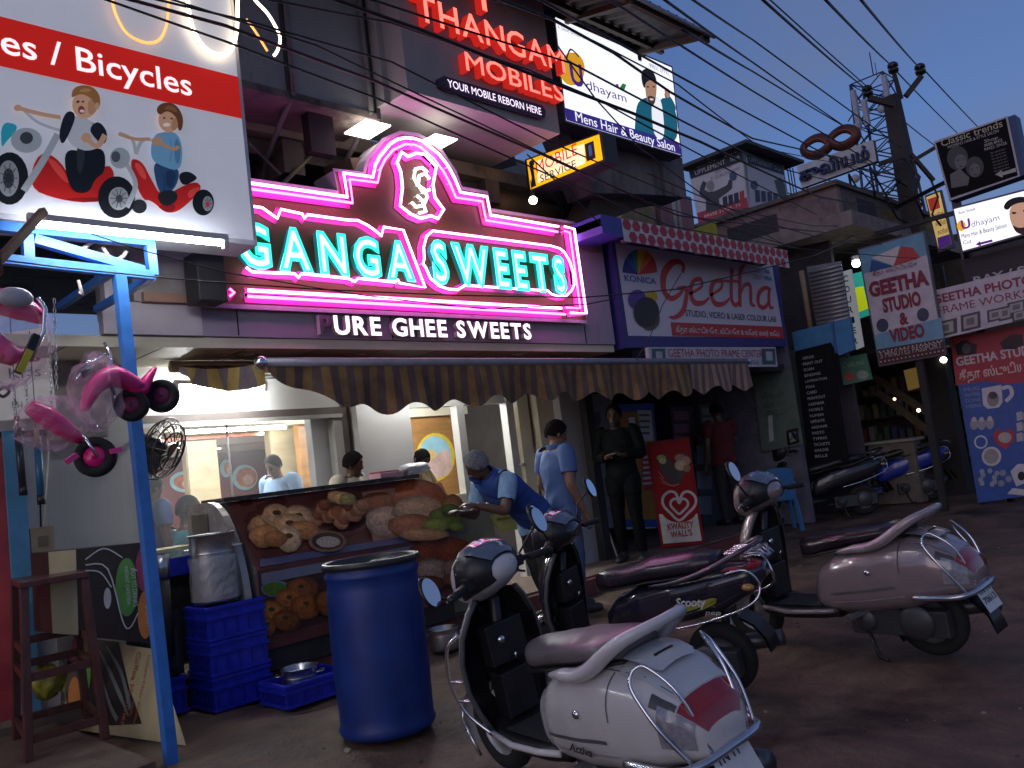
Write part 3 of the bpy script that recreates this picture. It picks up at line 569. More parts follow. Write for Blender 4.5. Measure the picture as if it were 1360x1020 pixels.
b.pf(fx, [(704, 222), (709, 219), (711, 236), (713, 247), (706, 250), (707, 235)], .010, M((.04, .05, .15), .4)); b.pell(fx, (707, 217), 3.5, 4, .011, M((.04, .05, .15), .4)); b.build('printed_face', t)
t = T('light_bulb', 'bare glowing bulb hanging under the yellow lightbox', 'bulb', tuple(at(708, 266, 'y', 5.3))); b = MB(); qb = at(708, 266, 'y', 5.3); b.ball(qb, .04, E((1, .86, .6), 22), 12); b.build('glass', t); b = MB(); b.lathe([(.02, .03), (.022, .07), (.006, .08)], qb, BLACK, 10); b.tube([qb+Z*.08, qb+Z*.2], .004, BLACK); b.build('holder', t)

# ================================================================== SALON BILLBOARD AND THE TIN ROOF ABOVE IT
by = 5.3; fr = FY(by); t = T('billboard', 'white backlit salon billboard with man in teal jacket under tin roof', 'billboard', tuple(at(830, 200, 'y', by)))
q = [(735, 20), (893, 88), (906, 208), (750, 162)]; b = MB(); b.pprism(fr, q, -.2, 0, M((.05, .05, .06), .5)); b.build('case', t)
b = MB(); wl = LB('#f4f6ff', 1.05); pu = LB('#3c2a8c', .55)
b.pf(fr, [(737, 23), (891.5, 90), (904, 206), (752, 160)], .004, wl)
b.pf(fr, [(748.5, 143), (901.5, 190), (904, 206), (752, 160)], .008, pu); b.pt('Mens Hair & Beauty Salon', fr, (764, 161), (896, 204), 13, LB('#ffffff', .9), l=.012, bold=.008)
b.pell(fr, (759, 92), 17, 22, .008, LB('#e3a52a', .8)); b.pt('U', fr, (758, 111), (775, 117), 30, LB('#5a3290', .5), l=.012, bold=.03); b.pt('dhayam', fr, (778, 118), (831, 134), 12, LB('#5a3290', .4), l=.012)
b.pstroke(fr, [(751, 80), (757, 66), (768, 76), (764, 71)], .02, .010, LB('#3a2a50', .3)); b.pf(fr, [(822, 117), (826, 111), (831, 113), (828, 121)], .010, LB('#2f8a3c', .6)); b.pf(fr, [(822, 119), (816, 112), (820, 112)], .010, LB('#7a3aa0', .6))
b.pt('99031 29792', fr, (862, 90), (888, 102), 6, LB('#505068', .4), l=.010)
b.pt('A. Saloon. Exclusive for Men & Women', fr, (740, 38), (800, 62), 5, LB('#606078', .4), l=.010)
sk1 = LB('#c89878', .55); te = LB('#1c6f86', .5); hr = LB('#241a18', .15)
b.ps(fr, [(842, 175), (844, 140), (852, 131), (866, 128), (872, 140), (880, 128), (890, 136), (898, 150), (900, 180), (893, 190), (842, 174)], .008, te)
b.ps(fr, [(866, 128), (876, 130), (880, 150), (882, 187), (868, 183), (864, 150)], .010, LB('#eceff4', .9)); b.ps(fr, [(855, 103), (871, 104), (871, 125), (868, 140), (862, 141), (856, 128)], .012, sk1)
b.ps(fr, [(850, 96), (856, 91), (866, 95), (871, 106), (870, 112), (864, 106), (856, 110), (855, 120), (851, 110)], .014, hr); b.ps(fr, [(857, 127), (870, 129), (868, 140), (862, 142)], .013, LB('#6a4a3a', .3))
for px in (859, 867): b.pell(fr, (px, 116), 1.8, 1, .015, hr, 8)
b.ps(fr, [(860, 131), (868, 132), (864, 135)], .016, LB('#f4e8e4', .7)); b.ps(fr, [(893, 152), (898, 145), (891, 130), (882, 122), (881, 127), (886, 138)], .011, te); b.ps(fr, [(880, 118), (886, 118), (890, 128), (884, 132)], .012, sk1)
b.build('printed_face', t)
tin = M((.05, .045, .045), .6, .3, var=.4, scale=3, stain=('#1a1513', 2, .5)); t = T('tin_roof', 'dark corrugated tin roof overhanging the upper storey against the sky', 'roof', (6.5, 5, 5.9))
b = MB(); rows = []
NX = 220
for (yy, zz) in ((4.42, 5.82), (4.9, 5.93), (5.9, 6.2)):
    rows.append([V((2.5+5.9*i/NX, yy, zz+.022*math.sin(i*1.05))) for i in range(NX+1)])
b.grid(rows, tin); b.build('sheet', t)
b = MB()
for yy, zz in ((4.5, 5.79), (5.1, 5.93)): b.bar((2.5, yy, zz), (8.4, yy, zz), .05, .06, M((.06, .04, .03), .7))
for xx in (3.5, 5.2, 6.9, 8.2): b.bar((xx, 4.45, 5.76), (xx, 5.6, 6.02), .05, .06, M((.06, .04, .03), .7))
b.bar((8.2, 5.3, 5.85), (8.2, 5.3, 5.95), .05, .05, BLACK); b.build('rafter', t)
b = MB(); b.bar((2.5, 4.42, 5.80), (8.42, 4.42, 5.80), .03, .03, M((.25, .25, .28), .4, .6)); b.build('gutter', t)
# stained wall and slanting slab under the billboard, pink house beyond
b = MB(); yw = 5.55
b.pprism(FY(yw), [(752, 164), (906, 210), (912, 262), (860, 258), (790, 256)], -.4, 0, M((.20, .17, .165), .85, var=.4, scale=2, bump=.3, stain=('#15110f', 2.2, .5), stretch=(1, 1, .4)))
b.build('billboard_wall', ub)
b = MB(); b.pprism(FY(yw+.2), [(790, 256), (872, 236), (905, 262), (868, 268), (800, 296), (775, 291)], -.3, 0, M((.10, .065, .05), .8, var=.3)); b.build('stair_slab', ub)
hs = T('pink_house', 'pink rendered house wall with pipes beyond the billboard', 'house', (9, 7.4, 3.5)); pink = M((.32, .16, .17), .8, var=.25, stain=('#5a4a4a', 3, .6))
b = MB(); b.pprism(FY(7.4), [(845, 268), (875, 250), (918, 262), (925, 322), (800, 318), (800, 300), (845, 285)], -.3, 0, pink); b.build('wall', hs)
b = MB(); b.pprism(FY(7.2), [(812, 306), (830, 282), (868, 272), (870, 318), (812, 316)], -.3, 0, M((.42, .32, .16), .8, var=.25)); b.build('cream_wall', hs)
for px in (893, 899, 871): 
    b = MB(); b.tube([at(px, 255, 'y', 7.05), at(px+7, 322, 'y', 7.05)], .035, M((.4, .36, .36), .6) if px > 880 else M((.12, .07, .05), .7)); b.build('pipe', hs)
b = MB(); b.pprism(FY(7.0), [(836, 272), (866, 258), (868, 262), (838, 276)], -.1, 0, M((.5, .5, .55), .6)); b.build('ledge', hs)

# ================================================================== PHOTO STUDIO SHOP
ps = T('studio_shop', 'dim photo studio shopfront right of the sweet shop', 'shop', (9.4, 6, .1)); gy = 5.6
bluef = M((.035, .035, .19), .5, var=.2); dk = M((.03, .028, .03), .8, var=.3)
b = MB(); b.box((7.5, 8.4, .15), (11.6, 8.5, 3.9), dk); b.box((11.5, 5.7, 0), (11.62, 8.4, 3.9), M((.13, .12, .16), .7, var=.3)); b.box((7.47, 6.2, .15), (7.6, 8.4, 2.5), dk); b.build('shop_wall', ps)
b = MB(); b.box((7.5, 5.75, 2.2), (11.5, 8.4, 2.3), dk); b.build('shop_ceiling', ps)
t = T('signboard', 'white photo studio signboard with big red script word in dark blue frame', 'signboard', (9.4, gy, 2.45)); fr = FY(gy)
b = MB(); b.pprism(fr, [(811, 307), (1033, 340), (1045, 460), (831, 462)], -.15, 0, bluef); b.build('frame', t)
sw = M((.62, .58, .68), .4, var=.06, scale=2); b = MB(); b.pf(fr, [(816, 320), (1024, 347), (1041, 449), (834, 446)], .004, sw)
rr_ = M((.55, .03, .03), .45, var=.15)
# logo
for i, (h, a0, a1) in enumerate((('#16308a', 180, 215), ('#1e5ab4', 215, 240), ('#2c9a6a', 240, 262), ('#d8b818', 262, 290), ('#d87018', 290, 320), ('#c0281c', 320, 360))):
    pts = [(847, 365)]+[(849+23*math.cos(R(a)), 362+31*math.sin(R(a))) for a in np.linspace(a0, a1, 7)]
    b.pf(fr, pts, .008, M(h, .45))
b.pt('KONICA', fr, (829, 373), (871, 375.5), 8, M((.03, .10, .38), .5), l=.008, bold=.02)
# camera picture
for c, rx, ry, h in (((845, 398), 12, 13, '#5a3c96'), ((864, 395), 8, 8, '#c8a81c'), ((857, 415), 17, 20, '#2a2630'), ((862, 424), 13, 15, '#5b5348'), ((860, 420), 7, 8, '#262018')): b.pell(fr, c, rx, ry, .008+.0006*rx, M(h, .5))
# big script word, drawn as brush strokes (zoom coordinates)
def P6(pts): return xf(pts, 780, 280, .2353)
st_ = lambda pts, w_, l=.009: b.pstroke(fr, P6(pts), [q*.2353/92 for q in w_], l, rr_, smoothn=6)
st_([(535, 350), (540, 310), (510, 288), (470, 300), (430, 360), (430, 450), (470, 495), (520, 470), (545, 430)], [20, 26, 24, 34, 44, 40, 26, 20, 12])
st_([(500, 440), (555, 440), (550, 520), (530, 575), (490, 602), (460, 598)], [12, 26, 30, 28, 18, 8], .012)
st_([(575, 470), (640, 430), (640, 390), (600, 395), (580, 450), (600, 515), (650, 520), (685, 490)], [14, 16, 24, 22, 34, 32, 22, 10])
st_([(690, 478), (750, 440), (755, 398), (715, 402), (695, 455), (715, 520), (765, 525), (805, 490)], [14, 16, 24, 22, 34, 32, 22, 10], .010)
st_([(815, 325), (810, 400), (812, 500), (835, 532), (865, 505)], [30, 30, 30, 24, 10]); st_([(765, 395), (860, 400)], [14, 14], .011)
st_([(890, 305), (862, 340), (858, 430), (858, 540)], [8, 28, 30, 30], .012); st_([(862, 470), (885, 420), (915, 420), (920, 470), (922, 520), (945, 540)], [14, 20, 26, 30, 28, 10], .010)
st_([(1035, 445), (1000, 435), (965, 470), (965, 530), (1000, 545), (1030, 500)], [14, 24, 30, 30, 22, 14]); st_([(1025, 435), (1022, 500), (1030, 545), (1048, 545)], [24, 26, 22, 8], .012)
b.pt('STUDIO, VIDEO & LASER COLOUR LAB', fr, (910, 420), (1030, 424.5), 8.5, M((.03, .03, .09), .5), l=.008, bold=.01)
b.pf(fr, [(890, 428), (1038, 434), (1041, 450), (892, 446)], .0075, M((.5, .025, .03), .45)); b.pt('கீதா ஸ்டுடியோ, வீடியோ & லேசர் கலர் லேப்', fr, (897, 441), (1034, 445.5), 7, M((.7, .66, .7), .5), l=.011, bold=.015)
b.pt('2321786', fr, (1000, 361), (1022, 364), 6, M((.1, .1, .2), .5), l=.008); b.pt('2321 1004', fr, (1000, 370), (1024, 373), 6, M((.1, .1, .2), .5), l=.008)
b.build('printed_face', t)
# scalloped red and white trim above it
t = T('canopy_trim', 'narrow red and white chequered canopy edge over the studio signboard', 'canopy', (9.2, 5.2, 3.65)); cy = 5.2; fr = FY(cy)
p0, p1_ = at(826, 302, 'y', cy), at(1046, 341, 'y', cy); b = MB(); b.box((p0.x-.35, cy, p0.z-.02), (p1_.x, 5.75, p0.z+.06), M((.05, .05, .2), .6)); b.build('canopy_top', t)
b = MB(); nn = 22; wd_ = (p1_.x-p0.x)/nn; rdm = M((.42, .03, .05), .5); wm = M((.62, .56, .6), .5)
b.face([fr.p(p0.x, p0.z-.15, .004), fr.p(p1_.x, p0.z-.15, .004), fr.p(p1_.x, p0.z+.10, .004), fr.p(p0.x, p0.z+.10, .004)], wm)
for i in range(nn):
    for r_ in range(2):
        cx = p0.x+wd_*(i+.5+.5*r_); cz = p0.z+.04-.13*r_
        if cx+wd_*.45 > p1_.x: continue
        b.face([fr.p(cx+wd_*.46*math.cos(R(60*k)), cz+.066*math.sin(R(60*k)), .008) for k in range(6)], rdm)
b.build('scallop_edge', t)
b = MB(); b.box((p0.x-.35, cy-.003, p0.z-.10), (p0.x, 5.75, p0.z+.10), M((.06, .06, .35), .5)); b.build('blue_end', t)
for i in range(5):
    q = V((p0.x+.4+i*.75, 5.45, p0.z-.03)); b = MB(); b.lathe([(.0, -.02), (.06, -.02), (.075, 0)], q, M((.4, .38, .38), .5), 14); b.build('spot_fitting', t)
# yellow board above
fr = FY(6.4); t = T('signboard', 'small yellow board with red letters tilted above the studio canopy', 'signboard', tuple(at(925, 315, 'y', 6.4)))
b = MB(); b.pprism(fr, [(899, 313), (950, 294), (957, 326), (903, 322)], -.05, 0, M((.52, .44, .03), .5)); b.build('panel', t); b = MB(); b.pt('TATE', fr, (908, 319), (947, 313), 14, M((.35, .02, .03), .5), l=.004, bold=.03, shear=.1); b.build('lettering', t)
# second narrow board
fr = FY(5.5); t = T('signboard', 'narrow white frame shop board hanging under the dark blue frame', 'signboard', tuple(at(950, 487, 'y', 5.5)))
b = MB(); b.pprism(fr, [(861, 461), (1030, 461), (1033, 487), (864, 487)], -.05, 0, M((.5, .48, .53), .5)); b.build('panel', t)
b = MB(); b.pt('GEETHA PHOTO FRAME CENTER', fr, (888, 474), (1013, 475), 11, M((.36, .02, .06), .5), l=.004, bold=.03)
for c in (875, 1021):
    b.pf(fr, [(c-10, 463), (c+8, 463), (c+9, 484), (c-9, 484)], .004, M((.05, .10, .13), .5)); b.pf(fr, [(c-5, 467), (c+4, 467), (c+5, 479), (c-4, 479)], .007, M((.4, .42, .42), .5))
b.pt('ஆல்பம் பிரேம்', fr, (965, 484), (1008, 484), 5, M((.05, .06, .2), .5), l=.004); b.build('printed_face', t)
# what hangs and stands under the awning in front of the studio
fr = FY(6.9); t = T('notice_board', 'orange and blue notice board with pinned cards behind the dark jacketed man', 'notice board', tuple(at(850, 640, 'y', 6.9)))
b = MB(); b.pprism(fr, [(812, 538), (868, 535), (882, 700), (828, 700)], -.04, 0, M((.02, .07, .30), .5)); b.build('frame', t)
b = MB(); b.pf(fr, [(816, 548), (866, 546), (878, 690), (830, 690)], .004, M((.42, .16, .02), .5)); b.pf(fr, [(846, 545), (864, 545), (867, 585), (851, 586)], .008, M((.5, .48, .45), .5)); b.pf(fr, [(834, 555), (842, 554), (843, 565), (836, 566)], .008, M((.7, .7, .7), .5))
b.pf(fr, [(832, 567), (848, 566), (851, 590), (836, 592)], .012, M((.15, .06, .04), .5)); b.pf(fr, [(850, 602), (866, 600), (869, 650), (855, 652)], .008, M((.45, .03, .03), .5))
for k in range(6): b.pf(fr, [(853, 606+k*7), (864+k*.3, 605+k*7), (864+k*.3, 608+k*7), (853, 609+k*7)], .011, M((.55, .5, .48), .5))
for k in range(4): b.pf(fr, [(848, 550+k*8), (862, 550+k*8), (862, 553+k*8), (848, 553+k*8)], .012, M((.1, .1, .12), .5))
b.build('pinned_cards', t)
fr = FY(6.9); t = T('camera_poster', 'grey poster with black camera silhouettes beside the blue shirted man', 'poster', tuple(at(790, 620, 'y', 6.9)))
b = MB(); b.pprism(fr, [(768, 525), (812, 522), (828, 700), (786, 704)], -.03, 0, M((.22, .21, .21), .6)); b.build('panel', t)
b = MB(); b.pf(fr, [(783, 550), (796, 546), (798, 560), (794, 569), (785, 565)], .004, BLACK); b.pf(fr, [(783, 580), (804, 588), (803, 596), (790, 598), (783, 590)], .004, BLACK); b.build('printed_face', t)
fr = FY(6.6); t = T('door_strip', 'pale upright strip with red letters beside the shop door', 'sign', tuple(at(765, 620, 'y', 6.6)))
b = MB(); b.pprism(fr, [(752, 525), (767, 525), (784, 690), (767, 692)], -.03, 0, M((.40, .38, .30), .5)); b.build('panel', t)
b = MB()
for px, py, s_ in ((761, 538, 'அ'), (763, 576, 'ஆ'), (770, 608, 'ஸ்'), (774, 645, 'க'), (779, 685, 'ப')): b.pt(s_, fr, (px, py), (px+8, py), 10, M((.4, .03, .03), .5), l=.004, bold=.02)
b.build('lettering', t)
# dark goods hanging in the studio doorway
random.seed(3); fr = FY(6.7)
for k, (px, py, w_, h_, c) in enumerate(((905, 570, 30, 60, (.05, .02, .03)), (940, 560, 24, 46, (.06, .06, .05)), (898, 620, 26, 60, (.06, .03, .05)), (935, 640, 30, 120, (.05, .06, .08)))):
    b = MB(); b.pprism(fr, [(px-w_/2, py-h_/2), (px+w_/2, py-h_/2), (px+w_/2+h_*.13, py+h_/2), (px-w_/2+h_*.13, py+h_/2)], -.03, 0, M(c, .6)); 
    for j in range(3): b.pf(fr, [(px-w_*.35, py-h_*.4+j*h_*.28), (px+w_*.3, py-h_*.4+j*h_*.28), (px+w_*.35, py-h_*.2+j*h_*.28), (px-w_*.3, py-h_*.2+j*h_*.28)], .004, M(tuple(min(1, q*3) for q in c), .6))
    b.thing('picture_panel', ('dark red framed picture panel left of the red standee top', 'grey picture panel highest in the dark doorway', 'plum picture panel right behind the red standee', 'tall bluish picture panel leaning right of the red standee')[k], 'picture', 'picture panels in the studio doorway')
# ================================================================== BUILDINGS DOWN THE STREET
def z4(*pts): return [(1000+.3136*a, .3136*b) for a, b in pts]
def z7(*pts): return [(1040+.392*a, 280+.392*b) for a, b in pts]
pinkc = M((.25, .17, .17), .85, var=.35, scale=1.6, bump=.3, stain=('#3a2c2a', 1.8, .55)); oldc = M((.16, .13, .12), .85, var=.4, scale=2, bump=.4, stain=('#1d1716', 2, .5))
# balcony house beyond the studio
XB = 12.6; k = at(1110, 246, 'x', XB); kl = at(1000, 281, 'x', XB); kb = at(1110, 292, 'x', XB)
bh = T('balcony_house', 'old pinkish concrete house with stained parapet balcony beyond the studio', 'house', (XB+2, k.y+1, 0))
b = MB(); b.box((XB, k.y, kb.z), (XB+.12, k.y+3.2, k.z), pinkc); b.box((XB+.12, k.y, kb.z), (XB+5, k.y+.12, k.z), oldc); b.build('parapet', bh)
b = MB(); b.box((XB-.08, k.y-.05, k.z), (XB+5, k.y+.2, k.z+.07), oldc); b.box((XB-.08, k.y+.2, k.z), (XB+.2, k.y+3.2, k.z+.07), oldc); b.build('coping', bh)
b = MB(); b.box((XB-.35, k.y-.3, kb.z-.22), (XB+5, k.y+3.2, kb.z), M((.25, .2, .19), .8, var=.3, stain=('#4a3c38', 2, .5))); b.build('balcony_slab', bh)
b = MB(); b.box((XB+.02, k.y+1.0, k.z-.62), (XB-.006, k.y+1.9, k.z-.14), M((.05, .045, .05), .8, var=.6, scale=30)); b.build('jali_screen', bh)
b = MB()
for i in range(4): b.box((XB+.7+i*1.0, k.y-.012, kb.z+.12), (XB+1.4+i*1.0, k.y-.002, k.z-.1), M((.18, .13, .05) if i % 2 else (.04, .04, .05), .8, var=.5, scale=9))
b.build('parapet_panel', bh)
b = MB(); b.box((XB+.25, k.y+.35, 0), (XB+.35, k.y+3, kb.z-.22), M((.06, .05, .06), .8, var=.3)); b.box((XB+.25, k.y+2.4, 2.4), (XB+.2, k.y+3.2, kb.z-.25), M((.22, .09, .03), .7)); b.build('wall', bh)
for i in range(2):
    b = MB(); b.tube([(XB+.1, k.y+2.3-i*.5, 2.4), (XB+.1, k.y+2.3-i*.5, kb.z-.25)], .05, M((.25, .2, .15), .7)); b.build('pipe', bh)
# roller shutter, blue wall, black list poster, green board, courier sign: all face the camera side
XS = 12.2; fr = FX(XS); t = T('roller_shutter', 'grey steel roller shutter half down above the blue wall', 'shutter', tuple(at(1100, 430, 'x', XS)))
uv = fr.uvs(z7((80, 190), (195, 170), (225, 362), (112, 384))); b = MB(); b.prism(fr, uv, -.03, 0, M((.28, .28, .30), .4, .5))
v0, v1 = uv[2][1], uv[1][1]
for i in range(14):
    vv = v0+(v1-v0)*i/14; b.tube([fr.p(uv[0][0]+.02+.0*i, vv, .012), fr.p(uv[1][0]-.0, vv, .012)], .022, M((.34, .34, .36), .4, .5), 6)
b.build('slats', t); b = MB(); b.tube([fr.p(uv[0][0]-.08, v0-.05, .03), fr.p(uv[0][0]-.08, v1, .03)], .04, M((.3, .2, .12), .7)); b.build('guide', t)
XW = 12.1; fr = FX(XW); t = T('blue_wall', 'sky blue painted wall piece carrying the black list poster', 'wall', tuple(at(1090, 480, 'x', XW)))
b = MB(); b.pprism(fr, z7((30, 412), (225, 362), (240, 470), (190, 490), (160, 446), (40, 476)), -.08, 0, M((.06, .22, .45), .7, var=.2)); b.pprism(fr, z7((165, 380), (172, 378), (185, 480), (178, 482)), 0, .03, M((.05, .12, .3), .6)); b.build('wall_face', t)
b = MB(); b.pprism(fr, z7((0, 470), (40, 476), (78, 800), (60, 840), (20, 840)), -.08, 0, M((.07, .09, .08), .7, var=.3)); b.pprism(fr, z7((-5, 590), (30, 585), (58, 830), (20, 840)), .004, .01, M((.16, .2, .17), .6)); b.build('lower_wall', t)
XP = 12.0; fr = FX(XP); t = T('list_poster', 'tall black poster listing services in small white capitals', 'poster', tuple(at(1090, 610, 'x', XP)))
b = MB(); b.pprism(fr, z7((40, 476), (160, 446), (222, 846), (88, 868)), -.03, 0, M((.012, .011, .013), .75, spec=.1)); b.build('panel', t)
b = MB(); tx = ['XEROX', 'PRINT OUT', 'SCAN', 'BINDING', 'LAMINATION', 'PAN', 'CARD', 'PRINTOUT', 'AADHAAR', 'MOBILE', 'NUMBER', 'UPDATE', 'AADHAAR', 'PHOTO', 'TYPING', 'TICKETS', 'ONLINE', 'BILLS']
for i, s_ in enumerate(tx):
    y_ = 505+i*19.5; x_ = 66+i*2.6; w_ = 8+6.5*len(s_); p0_, p1_ = z7((x_, y_), (x_+w_, y_-w_*.17)); b.pt(s_, fr, p0_, p1_, 3.6, M((.42, .42, .44), .5), l=.004, bold=.01)
b.build('lettering', t)
fr = FX(12.6); t = T('signboard', 'small green board with red oval below the blue wall', 'signboard', tuple(at(1135, 510, 'x', 12.6)))
b = MB(); b.pprism(fr, z7((190, 500), (280, 483), (302, 570), (205, 592)), -.03, 0, M((.07, .20, .13), .6)); b.pell(fr, z7((225, 562))[0], 7, 6, .004, M((.4, .08, .07), .5)); b.pell(fr, z7((270, 556))[0], 8, 6, .004, M((.25, .33, .28), .5)); b.pt('டீ ஸ்டால்', fr, *z7((205, 532), (275, 518)), 6, M((.3, .4, .33), .5), l=.004); b.build('panel', t)
fr = FX(12.7); t = T('courier_sign', 'white vertical signboard with black stacked capitals beside the shutter', 'signboard', tuple(at(1130, 460, 'x', 12.7)))
b = MB(); b.pprism(fr, z7((196, 208), (228, 198), (270, 460), (246, 470)), -.06, 0, LB('#b8bcc0', .25)); b.build('panel', t)
b = MB()
for i, c in enumerate('COURIER'):
    q0, q1 = z7((206+i*5.4, 242+i*35), (222+i*5.4, 238+i*35)); b.pt(c, fr, q0, q1, 8, BLACK, l=.004, bold=.02)
b.build('lettering', t)
fr = FX(13.4); t = T('lit_board', 'lime and yellow lit board glowing behind the stacked letter sign', 'signboard', tuple(at(1150, 400, 'x', 13.4)))
b = MB(); b.pprism(fr, z7((228, 215), (268, 205), (300, 350), (256, 365)), -.05, 0, LB('#2a9a8a', .5)); b.pf(fr, z7((238, 262), (272, 255), (290, 330), (254, 345)), .004, LB('#b8c81c', .55)); b.build('printed_face', t)
q = at(1137, 350, 'x', 13.0); b = MB(); b.ball(q, .06, E((1, .98, .9), 16), 12); b.bar(q+Z*.05, q+Z*.12, .07, .1, white); b.thing('light_bulb', 'white glowing lamp at the top of the stacked letter sign', 'bulb')

# open lit shops under the balcony house
ls = T('lit_stall', 'dim open stall with shelves and warm light behind the leaning studio board', 'stall', (16, 6, 0)); XI = 16.5
b = MB(); b.box((XI, 3.5, 0), (XI+.1, 9, 4), M((.07, .055, .045), .8, var=.4)); b.box((12.4, 7.6, 0), (XI, 7.7, 4), M((.06, .05, .05), .8, var=.4)); b.box((13.2, 4.4, 2.35), (XI, 7.6, 2.42), DARK); b.build('stall_wall', ls)
b = MB()
for i in range(4): b.box((XI-.35, 4.6, .5+i*.42), (XI, 7, .53+i*.42), M((.12, .09, .06), .7))
b.build('shelf', ls)
random.seed(5); b = MB()
for i in range(4):
    for j in range(16): 
        y_ = 4.7+j*.14; h_ = random.uniform(.1, .3); b.box((XI-.3, y_, .53+i*.42), (XI-.12, y_+.09, .53+i*.42+h_), M(random.choice(((.4, .33, .2), (.25, .08, .05), (.1, .16, .1), (.35, .33, .3), (.12, .1, .18))), .6))
go = b.build('shelf_goods', ls); go['kind'] = 'stuff'
b = MB(); fr = FX(XI-.5)
b.pprism(fr, [(1200, 492), (1232, 484), (1236, 510), (1206, 519)], -.02, 0, LB('#a8884a', .22)); b.build('lit_window', ls)
b = MB(); b.bar(at(1160, 500, 'x', 15), at(1250, 560, 'x', 15), .06, .12, M((.12, .09, .07), .7)); b.bar(at(1165, 520, 'x', 15), at(1250, 585, 'x', 15), .06, .12, M((.12, .09, .07), .7))
for i in range(7): b.bar(at(1165+i*13, 505+i*8.5, 'x', 15), at(1166+i*13, 524+i*8.5, 'x', 15), .03, .03, M((.12, .09, .07), .7))
b.build('stair', ls)
for k_, (px, py, r_, s_) in enumerate(((1253, 478, .05, 14), (1220, 545, .03, 6), (1138, 545, .035, 3), (1188, 530, .025, 3))):
    b = MB(); q = at(px, py, 'x', 14.6); b.ball(q, r_, E((1, .82, .5) if k_ else (1, .95, .85), s_), 10); b.tube([q+Z*r_, q+Z*(r_+.2)], .005, BLACK, 5); b.thing('light_bulb', ('white bulb glowing under the corner of the leaning studio board', 'yellow bulb glowing over the stall counter beside the orange shirt', 'dim warm bulb at the left of the stall', 'small warm bulb high in the middle of the stall')[k_], 'bulb')
b = MB(); b.box((13.6, 4.9, 0), (13.9, 5.6, .95), M((.16, .13, .11), .6, var=.3)); b.box((13.55, 4.85, .95), (13.95, 5.65, .99), M((.3, .28, .25), .4)); b.thing('stall_counter', 'grey boxy counter at the front of the dim stall', 'counter')

# gym supplement cabin on the roofs
XC = 14; fr = FX(XC); kc = at(985, 200, 'x', XC); t = T('roof_cabin', 'small rooftop cabin wrapped in muscular man supplement banners', 'cabin', (XC+.8, kc.y+.6, at(990, 280, 'x', XC).z)); ban = M((.55, .53, .58), .5, var=.1); nv = M((.03, .028, .06), .5)
fl = [(914, 222), (985, 198), (994, 276), (928, 298)]; zc0 = at(994, 276, 'x', XC).z; zc1 = at(985, 200, 'x', XC).z
b = MB(); b.box((XC, kc.y, zc0), (XC+1.6, kc.y+1.0, zc1), M((.3, .28, .3), .6)); b.build('cabin_wall', t)
b = MB(); b.pf(fr, fl, .006, ban); b.pf(fr, [(914, 222), (985, 198), (988, 214), (918, 238)], .010, nv); b.pf(fr, [(926, 283), (992, 262), (994, 276), (928, 298)], .010, M((.45, .04, .07), .5))
b.pt('aximum    uscle', fr, (926, 223), (980, 205), 6.5, M((.7, .68, .7), .5), l=.014, bold=.02); b.pt('UPPLEMENT   hop', fr, (924, 233), (983, 212), 6, M((.7, .68, .7), .5), l=.014, bold=.02)
b.pt('SELVAM', fr, (950, 231), (972, 224), 4, M((.2, .1, .2), .5), l=.010); b.pt('R GURUSWAMY', fr, (945, 240), (984, 227), 4.5, M((.2, .1, .2), .5), l=.010); b.pt('99438 24725, 73', fr, (936, 290), (984, 274), 4, M((.7, .65, .65), .5), l=.014)
gm = M((.06, .055, .065), .5); gs = M((.28, .25, .26), .5)
b.pf(fr, [(930, 250), (934, 240), (939, 243), (936, 252), (942, 255), (950, 254), (958, 250), (966, 246), (969, 238), (973, 240), (973, 250), (966, 256), (955, 264), (957, 278), (938, 283), (938, 266), (929, 258)], .012, gm); b.pell(fr, (944, 247), 5, 7, .016, gs)
for i in range(4): b.pf(fr, [(960+i*7.5, 262-i*2.4), (966+i*7.5, 260-i*2.4), (967+i*7.5, 274-i*2.4), (961+i*7.5, 276-i*2.4)], .012, nv if i != 3 else M((.4, .04, .05), .5))
b.pell(fr, (974, 234), 5, 6, .012, M((.06, .09, .16), .5))
b.build('banner', t)
fy = FY(kc.y); b = MB(); b.pf(fy, [(990, 200), (1038, 218), (1046, 264), (996, 279)], .006, ban); b.pf(fy, [(990, 200), (1038, 218), (1041, 233), (993, 217)], .010, nv); b.pt('UPPLEMENT  hop', fy, (995, 214), (1036, 226), 6, M((.5, .5, .55), .5), l=.014)
for i in range(4): b.pf(fy, [(1002+i*8, 252+i*1.4), (1008+i*8, 253+i*1.4), (1009+i*8, 268-i*.5), (1003+i*8, 269-i*.5)], .012, nv)
b.pf(fy, [(1028, 240), (1036, 236), (1042, 246), (1044, 262), (1034, 262)], .012, gm); b.pell(fy, (1001, 246), 5, 6, .012, M((.06, .09, .16), .5)); b.build('banner', t)
b = MB(); b.box((XC-.25, kc.y-.25, zc1+.02), (XC+2.0, kc.y+1.2, zc1+.08), M((.05, .05, .055), .6)); b.build('flat_roof', t)
b = MB()
for i in range(3): b.tube([(XC+1.75+i*.12, kc.y, zc0-.4), (XC+1.75+i*.12, kc.y, zc1)], .012, BLACK, 5)
b.tube([(XC+1.6, kc.y, zc0+.5), (XC+2.1, kc.y, zc0+.5)], .012, BLACK, 5); b.build('railing', t)
b = MB(); b.box((XC-.1, kc.y+.1, 3.2), (XC+2.5, kc.y+4, zc0), oldc); b.thing('rear_house', 'dark old house block carrying the rooftop cabin', 'house')

